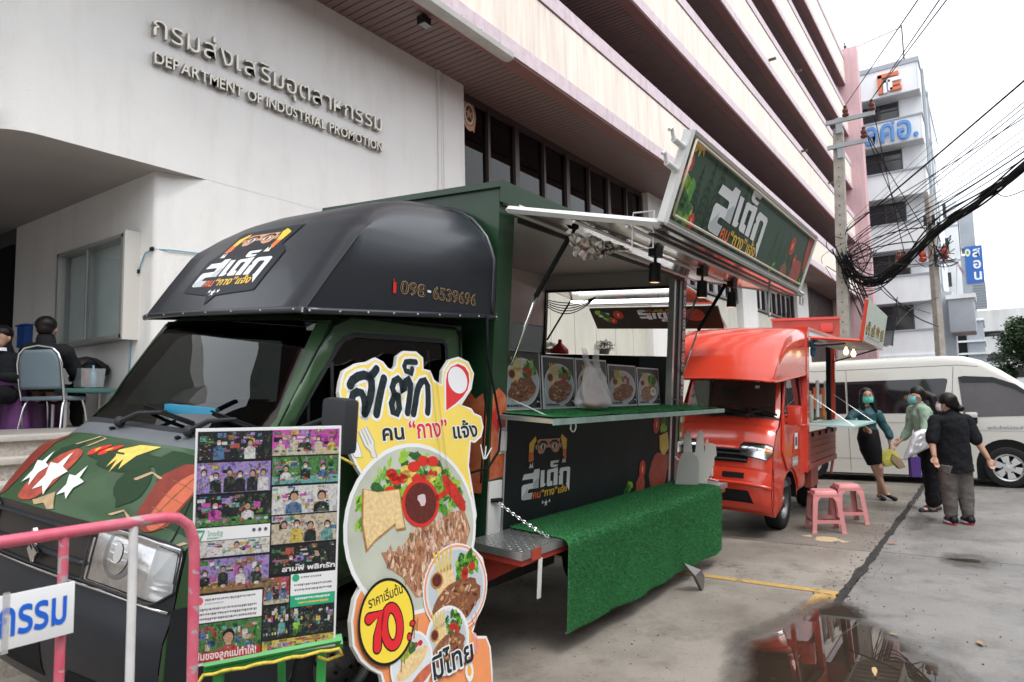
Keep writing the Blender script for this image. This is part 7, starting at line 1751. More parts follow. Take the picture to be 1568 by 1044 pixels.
blob('blouse', [('t', [(-.188, .03, 1.43), (-.19, .03, 1.38), (-.19, .03, 1.30), (-.19, .02, 1.12), (-.18, .02, 1.0)], [.060, .10, .140, .120, .130], .85), ('t', [shL, shR], [.062, .062]), ('t', [shL, (-.44, 0, 1.27), (-.50, -.03, 1.23), (-.46, -.07, 1.20)], [.07, .062, .058, .052]), ('t', [shR, (.03, 0, 1.16), (.09, -.03, 1.02), (.10, -.05, .96)], [.07, .062, .062, .058])], blouse, p1)
blob('skirt', [('t', [(-.18, .02, 1.08), (-.19, .02, .95), (-.17, .01, .78), (-.12, .0, .55)], [.132, .158, .155, .118], .85)], M('black_cloth', (.008, .008, .010), .8), p1)
W1 = lambda q: RR*q[0]+FF*q[1]+Vector((0, 0, q[2]))
blob('hair', [('b', (-.175, .03, 1.60), .100, (.98, .9, 1.08)), ('t', [(-.25, .0, 1.60), (-.265, .0, 1.48), (-.26, -.02, 1.36)], [.035, .040, .028]), ('t', [(-.10, .02, 1.60), (-.085, .0, 1.48), (-.08, -.04, 1.34)], [.035, .042, .030]), ('b', (-.18, .06, 1.47), .075, (1.2, .6, 1.6))], hairm, p1)
face(hd, lk_, p1, M('green_mask', (.10, .62, .47), .7), True)
for a, c_ in (((-.05, -.03, .03), (-.03, .13, .05)), ((.10, -.07, .03), (.02, .04, .09))):
    blob('shoe', [('t', [a, c_], [.036, .036], .8), ('b', (a[0], a[1], a[2]), .040, (1, 1.2, .8))], M('navy_shoe', (.010, .014, .022), .35), p1, .008)
def fix_down(o, dz): o.location.z += dz
# the yellow bag and brown parcel she holds
b = B()
def yb(u, v):
    a = 2*pi*u; w = .09+.05*sin(v*pi)+.012*sin(a*5+v*4); return W1((.07+w*cos(a)*1.1-.03*v, -.07+.05*sin(a)*(1-.4*v), .52+.24*v+.015*sin(a*3)))
grid(b, 30, 10, yb, closed_u=True); o = obj('shopping_bag', b, M('yellow_plastic', (.55, .52, .10), .4, alpha=.9, var=.3, vs=15, bump=.5, bs=30), smooth=180, loc=(11.80, 1.45, 0)); tag(o, 'yellow-green plastic bag hanging from the hand of the woman in the skirt', 'plastic bag')
b = B(); prism(b, [W1(q) for q in ((.08, -.14, .70), (.20, -.14, .62), (.26, -.14, .50), (.17, -.14, .48), (.05, -.14, .62))], FF, .08); o = obj('paper_parcel', b, M('brown_paper', (.33, .24, .15), .8, var=.2, vs=20), loc=(11.80, 1.45, 0)); tag(o, 'folded brown paper parcel held with the yellow bag', 'parcel')
# --- woman 2: back of head to us, face to the left, silver package under her arm
p2 = person('woman with long ponytail in pale green cardigan, carrying a silver padded package', 11.02, .82)
hd = (-.07, .02, 1.565); lk_ = (-1, .12)
shN, shF = (-.05, -.13, 1.36), (-.03, .20, 1.37)
body = headprims(hd, lk_)+[('t', [(-.055, .03, 1.50), (-.03, .04, 1.40)], [.048, .058]), ('t', [(-.01, .03, 1.33), (.02, .03, 1.10), (.03, .02, .92)], [.125, .115, .14]), ('t', [shN, shF], [.055, .055]),
    ('t', [shN, (-.10, -.20, 1.08)], [.048, .038]), ('t', [(-.10, -.20, 1.08), (-.25, -.22, .93)], [.036, .024]), ('t', [shF, (-.06, .27, 1.08), (-.2, .22, .95)], [.048, .036, .024]),
    ('t', [(.03, -.06, .92), (.02, -.06, .5), (-.0, -.06, .07)], [.09, .06, .036]), ('t', [(.04, .10, .92), (.08, .09, .5), (.14, .08, .07)], [.09, .06, .036]), ('t', [(.01, -.06, .04), (-.13, -.07, .03)], [.034, .028]), ('t', [(.15, .08, .04), (.02, .08, .03)], [.034, .028])]+hand((-.25, -.22, .93), (-.6, 0, -.75), 1, curl=1.0)+hand((-.2, .22, .95), (-.8, 0, -.5), 1)
fig_mesh('body', body, skin, p2)
card = M('sage_cardigan', (.30, .42, .33), .8, var=.06, vs=10, bump=.2, bs=60)
blob('cardigan', [('t', [(-.03, .035, 1.45), (-.02, .035, 1.40), (-.01, .03, 1.33), (.03, .03, 1.12), (.05, .02, .86)], [.062, .10, .142, .140, .165]), ('t', [shN, shF], [.072, .072]), ('t', [shN, (-.07, -.17, 1.20), (-.11, -.205, 1.08), (-.20, -.22, .98)], [.075, .072, .068, .055]), ('t', [shF, (-.05, .25, 1.15), (-.08, .27, 1.05), (-.16, .24, .98)], [.072, .066, .06, .05])], card, p2)
trs = MATS['black_cloth']
blob('trousers', [('t', [(.04, .02, .95), (.05, .02, .82)], [.155, .165]), ('t', [(.02, -.06, .84), (.02, -.06, .5), (-.0, -.06, .13)], [.12, .100, .085]), ('t', [(.06, .10, .84), (.09, .09, .5), (.13, .08, .13)], [.12, .100, .085])], trs, p2)
blob('hair', [('b', (-.045, .03, 1.595), .102, (1.02, .95, 1.08)), ('b', (.03, .02, 1.56), .075), ('b', (.065, 0, 1.59), .042), ('t', [(.07, -.0, 1.59), (.12, -.03, 1.54), (.14, -.05, 1.42), (.15, -.06, 1.30), (.15, -.07, 1.19)], [.040, .055, .062, .055, .022])], hairm, p2)
face(hd, lk_, p2, M('pale_blue_mask', (.16, .50, .55), .7))
for xx, dd in ((0, -.06), (.14, .08)):
    blob('sandal', [('t', [(xx+.03, dd, .018), (xx-.16, dd-.01, .018)], [.036, .042], .35), ('t', [(xx-.06, dd-.045, .03), (xx-.09, dd, .072), (xx-.06, dd+.045, .03)], [.020, .022, .020])], m_plast, p2, .008)
b = B()
def pk(u, v):
    x = (u-.5)*.50; z = (v-.5)*.40; e = (1-abs(2*u-1)**6)*(1-abs(2*v-1)**6); return x, z, .055*max(0, e)**.5
def pkf(sg):
    def f(u, v):
        x, z, t = pk(u, v); t += .016*noise.noise((u*7, v*7, sg*3))*min(1, t*30); a = -.42; return W1((-.14+x*cos(a)-z*sin(a)*-1*-1, -.20-.04*0+sg*t-.02, .99+x*-sin(a)*1.0+z*cos(a)))
    return f
grid(b, 26, 20, pkf(1)); grid(b, 26, 20, pkf(-1)); o = obj('padded_package', b, M('silver_bubble_film', (.62, .62, .66), .3, metal=.35, bump=1.0, bs=26), smooth=180, loc=(11.02, .82, 0)); tag(o, 'silvery padded package clasped under the arm of the woman with a ponytail', 'package')
pg = empty('paper_bag', 'small purple gift bag hanging from the hand of the ponytail woman', 'gift bag', (11.02, .82, 0)); pm = M('purple_paper', (.085, .04, .22), .5, var=.1, vs=12)
b = B(); c = W1((-.30, -.22, .62)); 
vs_ = box(b, (-.065, -.035, -.13), (.065, .035, .13)); bmesh.ops.transform(b, matrix=Matrix.Translation(c)@Matrix.Rotation(atan2(RR.y, RR.x), 4, 'Z'), verts=b.verts[:]); obj('bag_body', b, pm, pg)
for s_ in (-.03, .03):
    b = B(); tube(b, [W1((-.34, -.22+s_, .75)), W1((-.325, -.22+s_*.6, .83)), W1((-.30, -.22, .87)), W1((-.275, -.22+s_*.6, .83)), W1((-.26, -.22+s_, .75))], .004, 5); obj('bag_handle', b, pm, pg)
# --- woman 3: black T-shirt, back to camera
p3 = person('person in black T-shirt and grey cargo trousers seen from behind, hair in a bun', 10.06, .42)
hd = (-.085, .02, 1.475); lk_ = (-.75, .66)
shL, shR = (-.24, .02, 1.265), (.165, .02, 1.265)
body = headprims(hd, lk_)+[('t', [(-.06, .02, 1.41), (-.04, .02, 1.31)], [.052, .062]), ('t', [(-.04, .02, 1.25), (-.04, .02, 1.0), (-.03, .02, .82)], [.14, .13, .13], .85), ('t', [shL, shR], [.062, .062]),
    ('t', [shL, (-.31, -.01, 1.02)], [.055, .044]), ('t', [(-.31, -.01, 1.02), (-.335, -.08, .84)], [.042, .028]), ('t', [shR, (.235, -.02, .99)], [.055, .044]), ('t', [(.245, -.02, .99), (.31, -.09, .80)], [.042, .028]),
    ('t', [(-.10, .02, .80), (-.11, .02, .45), (-.11, .03, .08)], [.075, .065, .04]), ('t', [(.04, .02, .80), (.065, .02, .45), (.07, 0, .08)], [.075, .065, .04])]+hand((-.335, -.08, .84), (.05, -.2, -1), 1)+hand((.31, -.09, .80), (.15, -.2, -1), -1, curl=.8)
fig_mesh('body', body, skin, p3)
tsh = M('black_tshirt', (.010, .011, .014), .85, bump=.4, bs=8)
blob('t_shirt', [('t', [(-.05, .02, 1.385), (-.045, .02, 1.34), (-.04, .02, 1.29), (-.04, .02, 1.20), (-.04, .02, 1.0), (-.035, .02, .72), (-.03, .02, .63)], [.072, .115, .165, .185, .185, .195, .205], .80), ('t', [shL, shR], [.070, .070]), ('t', [shL, (-.275, .0, 1.14), (-.30, -.01, 1.03)], [.070, .072, .078]), ('t', [shR, (.20, .0, 1.13), (.23, -.02, 1.02)], [.070, .072, .078])], tsh, p3)
blob('trousers', [('t', [(-.11, .02, .72), (-.115, .02, .45), (-.115, .03, .12)], [.125, .092, .072]), ('t', [(.05, .02, .72), (.065, .02, .45), (.07, 0, .12)], [.125, .092, .072]), ('b', (.135, .02, .46), .048, (.6, 1, 1.4)), ('b', (-.185, .02, .46), .048, (.6, 1, 1.4))], M('grey_cargo_cloth', (.12, .108, .098), .85, var=.2, vs=9, bump=.4, bs=14), p3)
blob('hair', [('b', (-.065, .0, 1.505), .104, (1.02, 1.0, 1.0)), ('b', (-.02, -.02, 1.46), .07), ('b', (.045, -.05, 1.405), .048, (1.1, 1, .9))], hairm, p3)
face(hd, lk_, p3, M('white_mask', (.72, .74, .78), .7))
for xx, dd in ((-.115, .03), (.07, .0)):
    blob('shoe', [('t', [(xx, dd-.05, .055), (xx+.02, dd+.12, .045)], [.050, .042], .8), ('b', (xx, dd-.03, .085), .05)], M('black_shoe', (.012, .012, .014), .5), p3, .008)
    b = B()
    for mi, z0, z1 in ((0, .022, .040), (1, .004, .022)):
        pts = [(xx+.052*cos(a*pi/8)*(1.0 if mi == 0 else .97), dd+.03+.115*sin(a*pi/8), z0) for a in range(16)]; prism(b, [W1(q) for q in pts], (0, 0, 1), z1-z0, mi)
    obj('shoe_sole', b, [p_white, M('red_sole', (.55, .03, .03), .5)], p3)
# --- seated men on the porch
def seated(label, x, y, top, look, px_, seedm, mask=False):
    """x,y seat position on the porch (z 1.436); top = dict of joints in (r,d,z above the porch)"""
    q = person(label, x, y, 1.436); h = top['head']
    body = headprims(h, look, 1.08)+[('t', [(h[0], h[1]+.01, h[2]-.08), (top['neck'][0], top['neck'][1], top['neck'][2])], [.056, .062]), ('t', [top['chest'], top['pel']], [.15, .14], .85), ('t', [top['sl'], top['sr']], [.06, .06])]
    for k in ('l', 'r'):
        body += [('t', [top['s'+k], top['e'+k]], [.052, .042]), ('t', [top['e'+k], top['w'+k]], [.040, .028]), ('t', [top['h'+k], top['k'+k]], [.09, .06]), ('t', [top['k'+k], top['f'+k]], [.055, .04]), ('t', [top['f'+k], (top['f'+k][0]+look[0]*.12, top['f'+k][1]+look[1]*.12, .03)], [.04, .034])]
        a, c_ = Vector(top['e'+k]), Vector(top['w'+k]); body += hand(top['w'+k], tuple(c_-a), 1 if k == 'l' else -1, 1.05)
    fig_mesh('body', body, skin, q)
    jk = M('dark_jacket', (.010, .011, .014), .85, bump=.3, bs=10)
    blob('jacket', [('t', [(top['neck'][0], top['neck'][1]+.0, top['neck'][2]+.02), top['chest'], top['pel']], [.095, .185, .175], .85), ('t', [top['sl'], top['sr']], [.085, .085])]+[('t', [top['s'+k], top['e'+k], tuple(Vector(top['e'+k]).lerp(Vector(top['w'+k]), .8))], [.082, .068, .05]) for k in 'lr'], jk, q, .012)
    blob('trousers', [('t', [top['h'+k], top['k'+k]], [.112, .082]) for k in 'lr']+[('t', [top['k'+k], tuple(Vector(top['k'+k]).lerp(Vector(top['f'+k]), .9))], [.080, .068]) for k in 'lr'], trs, q, .012)
    f = Vector((look[0], look[1], 0)).normalized(); H = Vector(h)
    blob('hair', [('b', H-f*.022+Vector((0, 0, .040)), .103, (1, 1, .92)), ('b', H-f*.045+Vector((0, 0, -.01)), .080)], hairm, q)
    face(h, look, q, None, s=1.08)
    for k in 'lr': blob('shoe', [('t', [(top['f'+k][0], top['f'+k][1], .045), (top['f'+k][0]+look[0]*.16, top['f'+k][1]+look[1]*.16, .04)], [.05, .045], .8)], MATS['black_shoe'], q)
    return q
seated('man in dark jacket sitting on the grey chair with his back turned, on the porch', 3.02, 8.17, dict(head=(-.03, .10, 1.06), neck=(-.02, .08, .92), chest=(.0, .06, .72), pel=(.0, .04, .38), sl=(-.21, .08, .82), sr=(.21, .06, .80), el=(-.32, .18, .60), er=(.26, .20, .56), wl=(-.44, .36, .60), wr=(.1, .38, .54), hl=(-.10, .08, .36), hr=(.10, .08, .36), kl=(-.20, .48, .38), kr=(.08, .50, .38), fl=(-.22, .45, .05), fr=(.08, .48, .05)), (-.35, .94), 0, 0)
seated('man with white mask under his chin at the purple table, face turned to the camera', 2.78, 8.42, dict(head=(-.06, .0, .96), neck=(-.06, .03, .82), chest=(-.03, .08, .60), pel=(.0, .12, .30), sl=(-.26, .08, .70), sr=(.16, .06, .72), el=(-.34, -.12, .50), er=(.26, -.10, .52), wl=(-.18, -.25, .52), wr=(.05, -.26, .54), hl=(-.10, .08, .34), hr=(.12, .08, .34), kl=(-.14, -.36, .36), kr=(.12, -.34, .36), fl=(-.14, -.34, .05), fr=(.12, -.33, .05)), (.12, -1), 0, 0)
o = bpy.data.objects['person.004'] if 'person.004' in bpy.data.objects else None
if o:
    hq = W1((-.06, .0, .96)); b = B()
    def cm(u, v): a = (u-.5)*2.6; f = -FF; sd = RR; return hq+(f*cos(a)+sd*sin(a))*(.085+.012*v)+Vector((0, 0, -.115-.035*v))
    grid(b, 12, 4, cm); obj('chin_mask', b, MATS['white_mask'], o, smooth=180)
# chair with grey back, chrome tubes
ch = empty('banquet_chair', 'grey padded chair with chrome tube legs holding the man in the dark jacket', 'chair', (3.10, 8.06, 1.436), (0, 0, atan2(RR.y, RR.x)))
cgm = M('grey_vinyl', (.13, .18, .21), .5, var=.05, vs=6)
b = B()
def cb(u, v): 
    a = (u-.5)*2; z = .40+.40*v; w = .205*(1-.0*v) if v < .6 else .205*sqrt(max(.0, 1-((v-.6)/.42)**2*.65)); return Vector((a*w, -.19-.05*v-.02*(1-a*a), z))
grid(b, 15, 13, cb); o = obj('backrest', b, cgm, ch, smooth=60); md = o.modifiers.new('t', 'SOLIDIFY'); md.thickness = .035; md.offset = 0
b = B(); box(b, (-.21, -.18, .285), (.21, .24, .33), .018); obj('seat', b, cgm, ch, smooth=40)
b = B(); tube(b, [(-.22, -.16, .29), (-.225, -.19, .42), (-.225, -.23, .66), (-.20, -.245, .76), (-.14, -.25, .82), (0, -.255, .845), (.14, -.25, .82), (.20, -.245, .76), (.225, -.23, .66), (.225, -.19, .42), (.22, -.16, .29)], .012, 8); obj('back_frame', b, m_chrome, ch, smooth=60)
for sx in (-1, 1):
    for (yb, yf) in ((-.12, -.20), (.18, .24)):
        b = B(); tube(b, [(sx*.19, yb, .29), (sx*.20, (yb+yf)/2, .20), (sx*.215, yf, 0)], .011, 8); obj('leg', b, m_chrome, ch, smooth=60)
# purple table, backpack, tub with bottles, green bench, low wall
tbl = empty('table', 'table covered with a purple satin cloth in front of the seated men', 'table', (2.75, 8.85, 1.436), (0, 0, atan2(RR.y, RR.x)))
pur = M('purple_satin', (.115, .03, .135), .4, var=.4, vs=4, bump=.3, bs=6)
boxo('table_top', (-.9, -.3, .50), (.62, .35, .53), pur, tbl)
b = B()
def clo(u, v):
    x = -.9+1.52*u; return Vector((x, -.31-.035*sin(x*17)*v-.02*v, .53-.53*v))
grid(b, 70, 8, clo); grid(b, 14, 8, lambda u, v: Vector((.62+.02*v+.02*sin(u*18)*v, -.31+.66*u, .53-.53*v))); obj('table_cloth', b, pur, tbl, smooth=180)
bp_ = empty('backpack', 'black backpack lying on the purple cloth by the notice cabinet', 'backpack', (3.52, 8.32, 1.97)); 
b = B(); ball(b, (0, 0, .12), .17, (1.25, .8, .75)); ball(b, (.12, .02, .10), .12, (1.2, .9, .8)); obj('bag_body', b, M('black_nylon', (.012, .012, .015), .6, bump=.6, bs=14), bp_, smooth=180)
b = B(); tube(b, [(-.12, -.12, .1), (-.02, -.15, .22), (.10, -.13, .12)], .014, 6, flat=.5); obj('strap', b, m_dark, bp_, smooth=180)
tb2 = empty('bottle_tub', 'clear plastic tub holding bottles and a red tube beside the backpack', 'tub', (3.40, 7.98, 1.86)); b = B()
q4 = [(-.10, -.08), (.12, -.08), (.12, .10), (-.10, .10)]
for (a, c_) in zip(q4, q4[1:]+q4[:1]): quad(b, (*a, 0), (*c_, 0), (c_[0]*1.12, c_[1]*1.12, .20), (a[0]*1.12, a[1]*1.12, .20))
obj('tub_wall', b, tubm, tb2)
b = B(); lathe(b, [(.02, 0), (.024, .02), (.024, .12), (.012, .15), (.012, .17)], 10, c=(-.03, -.02, 0)); obj('red_tube', b, p_red, tb2, smooth=50)
b = B(); lathe(b, [(.03, 0), (.03, .15), (.01, .18), (.01, .24)], 10, c=(.06, .03, 0)); obj('pump_bottle', b, MATS['pale_blue_pvc'], tb2, smooth=50)
gb_ = boxo('bench', (3.10, 7.86, 1.80), (3.70, 8.3, 1.845), M('dark_teal_board', (.04, .12, .11), .5), None, .004); tag(gb_, 'dark green bench top beside the grey chair, holding the tub', 'bench')
for x_, y_ in ((3.16, 7.92), (3.62, 7.92), (3.16, 8.22), (3.62, 8.22)): b = B(); tube(b, [(x_, y_, 1.436), (x_, y_, 1.80)], .016, 6); obj('leg', b, m_alu, gb_)
# ================================================================ FAR BUILDINGS, POLES, CABLES, TREES
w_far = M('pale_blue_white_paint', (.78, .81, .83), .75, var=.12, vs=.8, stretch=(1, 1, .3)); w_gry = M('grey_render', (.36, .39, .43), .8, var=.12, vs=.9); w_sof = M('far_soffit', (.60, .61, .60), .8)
f_gl = M('far_window_glass', (.03, .035, .04), .08, spec=.6); f_fr = M('far_window_frame', (.06, .05, .05), .5)
fb = empty('corner_building', 'white seven-storey building with blue Thai letters on its balcony bands', 'building', (48, 5.5, 0))
def fbx(n, lo, hi, m, par=None, bev=0): 
    off = Vector((48, 5.5, 0)); o = boxo(n, Vector(lo)-off, Vector(hi)-off, m, par or fb, bev); return o
fbx('core', (49.25, 2.45, 0), (66, 12, 23.1), w_far)
FL = [(20.4, 22.15, 2.5), (17.25, 18.75, 2.75), (13.85, 15.4, 2.72), (10.5, 12.1, 3.0), (7.2, 8.8, 2.95), (3.9, 5.4, 2.6)]
for i, (z0, z1, ye) in enumerate(FL):
    fbx('balcony_band', (48, 2.55, z0), (48.25, 12, z1), w_far); fbx('balcony_band', (48.0, 2.47, z0), (62, 2.56, z1), w_far)
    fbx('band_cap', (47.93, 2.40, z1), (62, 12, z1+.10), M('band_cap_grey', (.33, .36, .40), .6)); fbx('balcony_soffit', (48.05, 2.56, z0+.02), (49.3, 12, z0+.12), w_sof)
    for k in range(28): fbx('soffit_batten', (48.3, 2.7+k*.11*3, z0-.01), (49.2, 2.78+k*.11*3, z0+.02), w_sof) if i < 2 and k < 10 else None
    if i > 0 or True:
        zt = z0-.02; zb = (FL[i+1][1] if i < 5 else 1.2)
        w_ = fbx('window', (49.17, 3.75, zb-.25), (49.24, 12, zt-.05), f_gl)
        for k in range(5): fbx('mullion', (49.12, 3.75+k*1.1, zb-.25), (49.17, 3.83+k*1.1, zt-.05), f_fr)
        fbx('window_rail', (49.11, 3.75, (zb+zt)/2+.22), (49.17, 12, (zb+zt)/2+.28), f_fr)
fbx('roof_slab', (47.95, 2.4, 22.25), (66, 12, 22.45), M('band_cap_grey', (.33, .36, .40), .6))
fbx('drainpipe', (49.9, 2.30, 3), (50.62, 2.42, 22.4), w_gry); fbx('drainpipe', (54, 2.30, 3), (54.12, 2.42, 22.4), w_gry)
for k in range(4): fbx('side_window', (52+k*3, 2.42, 4+0), (53.5+k*3, 2.46, 5.6), f_gl)
for z in (7.5, 10.8, 14, 17.4):
    for k in range(3): fbx('side_window', (51.5+k*3.6, 2.41, z), (53.5+k*3.6, 2.46, z+1.5), f_gl)
fbx('lower_wall', (48.0, 2.3, 0), (48.3, 12, 3.7), w_gry); fbx('lower_cap', (47.9, 2.2, 3.7), (48.4, 12, 3.95), w_far)
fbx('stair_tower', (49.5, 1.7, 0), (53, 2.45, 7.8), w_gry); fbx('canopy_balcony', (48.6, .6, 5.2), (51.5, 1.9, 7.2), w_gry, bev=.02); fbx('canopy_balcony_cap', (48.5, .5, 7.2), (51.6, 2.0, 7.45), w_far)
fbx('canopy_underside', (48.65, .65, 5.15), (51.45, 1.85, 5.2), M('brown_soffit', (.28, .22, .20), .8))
fbx('roof_mast', (49.0, 3.2, 22.4), (49.08, 3.28, 25.2), f_fr); fbx('roof_mast', (49.0, 6.0, 22.4), (49.08, 6.08, 24.6), f_fr)
b = B(); tube(b, [(1.0, -2.3, 25.1), (1.0, .5, 24.6)], .03, 5); obj('roof_wire', b, f_fr, fb)
P = Print(); P.text('ลศอ.', 0, 0, 1.55, K('far_blue', (.06, .20, .50)), w=2.95, off=.04, sy=1.3); P.build('letter_back', planar((-.16, .17, 17.40), (0, -1, 0), (0, 0, 1)), fb)
P = Print(); P.text('ลศอ.', 0, 0, 1.55, K('far_blue2', (.10, .28, .62)), w=2.95, off=.015, sy=1.3); P.build('lettering', planar((-.30, .13, 17.38), (0, -1, 0), (0, 0, 1)), fb)
lo_ = K('far_orange', (.62, .17, .08)); b = B()
for (y0_, z0_, y1_, z1_, m) in ((0, 0, .22, 1.15, 0), (0, .95, 1.05, 1.18, 0), (.50, .10, .72, .85, 1), (.72, .62, 1.15, .85, 1), (.60, .05, 1.15, .25, 0), (.72, .34, 1.1, .52, 0), (.26, 0, .44, .75, 1), (.26, .62, .62, .75, 1)):
    y0w, y1w = -.80-y0_*1.12, -.80-y1_*1.12; box(b, (-.22, y1w, 20.55+z0_*1.05), (-.02, y0w, 20.55+z1_*1.05), mi=m)
obj('emblem', b, [lo_, p_white], fb)
fn_ = empty('flag', 'small striped flag hanging from the balcony of the corner building', 'flag', (49.3, 1.45, 7.5)); b = B(); tube(b, [(0, 0, 0), (-.1, -.15, 2.2)], .03, 6); obj('pole', b, m_alu, fn_)
b = B(); mfl = [K('flag_red', (.45, .03, .05)), p_white, K('flag_blue', (.05, .05, .22))]
grid(b, 7, 7, lambda u, v: Vector((-.1+.12*sin(v*5), -.15-.55*v*.7, 2.1-.3*u-.9*v)), mfn=lambda i, j: (0, 1, 2, 2, 1, 0)[i]); obj('cloth', b, mfl, fn_)
# blue-sign building
bb = empty('signboard_tower', 'pale tower behind with a tall blue signboard of three white Thai letters', 'building', (80, 1, 0))
def bbx(n, lo, hi, m): return boxo(n, Vector(lo)-Vector((80, 1, 0)), Vector(hi)-Vector((80, 1, 0)), m, bb)
bbx('tower', (79, 1.8, 0), (92, 9, 20.6), w_far); bbx('tower_side', (80, .9, 0), (92, 1.8, 15), w_gry)
for k in range(5): bbx('floor_line', (77.9, 1.75, 4+k*3.4), (78.0, 9, 4.2+k*3.4), w_gry); bbx('window', (77.93, 2.6, 5+k*3.4), (77.98, 5.5, 6.4+k*3.4), f_gl)
bbx('blue_board', (79.9, 0, 12.2), (80.1, 1.42, 15.85), K('board_blue', (.02, .12, .42))); bbx('grey_board', (79.95, -.05, 9.6), (80.1, .95, 12.2), M('slatted_grey', (.24, .26, .29), .6))
for k in range(10): bbx('slat', (79.9, -.05, 9.7+k*.25), (79.95, .95, 9.76+k*.25), w_gry)
bbx('roof_room', (80.5, .5, 15.85), (84, 1.7, 19.8), w_gry)
P = Print(); 
for k, c_ in enumerate('สอน'): P.text(c_, .62, 2.45-k*1.12, 1.35, p_white, w=.62, off=.03)
P.ell(.24, 2.95, .24, .38, p_cream, 14, 0, .1); P.z = 1; P.ell(.24, 2.95, .10, .2, p_green, 10)
P.build('board_letters', planar((-.13, .42, 12.3), (0, -1, 0), (0, 0, 1)), bb)
# long low white building and depot at the far end
lw = empty('low_building', 'long low white building at the far end of the lane', 'building', (110, 0, 0))
def lbx(n, lo, hi, m): return boxo(n, Vector(lo)-Vector((110, 0, 0)), Vector(hi)-Vector((110, 0, 0)), m, lw)
wst = M('stained_white', (.60, .61, .60), .8, var=.25, vs=.5, stretch=(1, 1, .2))
lbx('roof_band', (110, -22, 9.6), (112, 2.0, 12.4), wst); lbx('gap', (112, -22, 8.9), (114, 2.0, 9.6), f_gl); lbx('middle_band', (110.5, -22, 6.6), (113, 2, 8.9), wst); lbx('gap', (112.5, -22, 5.6), (114, 2, 6.6), f_gl); lbx('lower_band', (111, -22, 0), (114, 2, 5.6), wst)
for k in range(10): lbx('window', (110.9, .2-k*2.2-1.4, 3.4), (111.0, .2-k*2.2, 4.7), f_gl)
for k in range(6): lbx('column', (110.2, 1.2-k*3.2, 0), (110.6, 1.6-k*3.2, 12), wst)
bh = empty('grey_annexe', 'grey blue annexe with ledges behind the white van roof', 'building', (66, 1.2, 0))
for n_, lo, hi, m in (('wall', (66, .35, 0), (74, 2.4, 7.3), w_gry), ('ledge', (65.8, .25, 5.6), (74, 2.5, 5.75), w_far), ('ledge', (65.8, .25, 4.6), (74, 2.5, 4.75), w_far), ('ledge', (65.8, .25, 7.3), (74, 2.5, 7.5), w_far), ('doorway', (65.92, 1.5, 0), (65.99, 2.1, 6.2), mdk)):
    boxo(n_, Vector(lo)-Vector((66, 1.2, 0)), Vector(hi)-Vector((66, 1.2, 0)), m, bh)
# poles
m_con = M('pole_concrete', (.38, .35, .31), .85, var=.25, vs=6, bump=.3, bs=60); m_gal = M('galvanised', (.35, .38, .40), .5, metal=.5); m_ins = M('brown_insulator', (.12, .035, .025), .2)
def insul(b, c, s=1): lathe(b, [(.03*s, 0), (.07*s, .03*s), (.075*s, .07*s), (.045*s, .10*s), (.065*s, .13*s), (.06*s, .19*s), (.03*s, .21*s), (.045*s, .25*s), (.02*s, .28*s)], 14, c=c)
pl1 = empty('utility_pole', 'square concrete utility pole in front of the pink building, wrapped in cables', 'utility pole', (16.60, 2.73, 0))
b = B(); zt1 = 7.66
for k in range(4): pass
w0, w1 = .13, .10
V0 = [b.verts.new((sx*w0, sy*w0, 0)) for sx, sy in ((-1, -1), (1, -1), (1, 1), (-1, 1))]; TX_ = RR*.28
V1 = [b.verts.new((sx*w1+TX_.x, sy*w1+TX_.y, zt1)) for sx, sy in ((-1, -1), (1, -1), (1, 1), (-1, 1))]
for k in range(4): b.faces.new((V0[k], V0[(k+1) % 4], V1[(k+1) % 4], V1[k]))
b.faces.new(V1); obj('shaft', b, m_con, pl1)
b = B()
for k in range(30):
    z = 1.0+k*.22; t = z/zt1; xx = -(w0+(w1-w0)*t)+TX_.x*t; yy = TX_.y*t; box(b, (xx-.006, yy-.010, z), (xx+.01, yy+.010, z+.03))
obj('step_holes', b, mdk, pl1, kind='stuff')
for z, yy in ((7.80, -1.0), (7.22, -.82)):
    boxo('crossarm', (-.02, yy, z-.045), (.05, .0, z+.045), m_gal, pl1); boxo('clamp_plate', (.0, -.34, z-.28), (.02, -.20, z+.07), m_gal, pl1)
ip = [Vector((.005, -.42, 7.84)), Vector((.005, -.95, 7.84)), Vector((.005, -.76, 7.26))]
for q in ip: b = B(); insul(b, q, 1.0); obj('insulator', b, m_ins, pl1, smooth=50)
pl2 = empty('utility_pole', 'second concrete pole further down the lane with red fuse cut-outs', 'utility pole', (20.0, 1.02, 0))
b = B(); tube(b, [(0, 0, 0), (0, 0, 6.6)], [.13, .095], 4); obj('shaft', b, m_con, pl2)
for z in (4.85,): boxo('crossarm', (-.1, -.45, z-.04), (0, .8, z+.03), m_gal, pl2)
for y_, c_ in ((.62, m_ins), (.22, K('fuse_red', (.55, .08, .06))), (-.25, K('fuse_red', (.55, .08, .06))), (.75, m_ins)):
    b = B(); insul(b, (-.05, y_, 4.9), 1.3); obj('fuse_cutout', b, c_, pl2, smooth=50)
for k in range(4):
    boxo('junction_box', (-.16, -.2+k*.09, 5.6+.2*(k % 2)), (-.1, -.13+k*.09, 5.85+.2*(k % 2)), m_plast, pl2)
pl3 = empty('utility_pole', 'thin grey lamp pole far away beside the dark green tree', 'utility pole', (85, -1.35, 0)); b = B(); tube(b, [(0, 0, 0), (0, 0, 7.2)], .14, 6); tube(b, [(0, -1.2, 7.0), (0, 1.2, 7.0)], .06, 5); obj('shaft', b, m_gal, pl3)
for y_ in (-1, -.4, .4, 1): b = B(); tube(b, [(0, y_, 7.0), (0, y_, 7.4)], .06, 5); obj('insulator', b, m_dark, pl3)
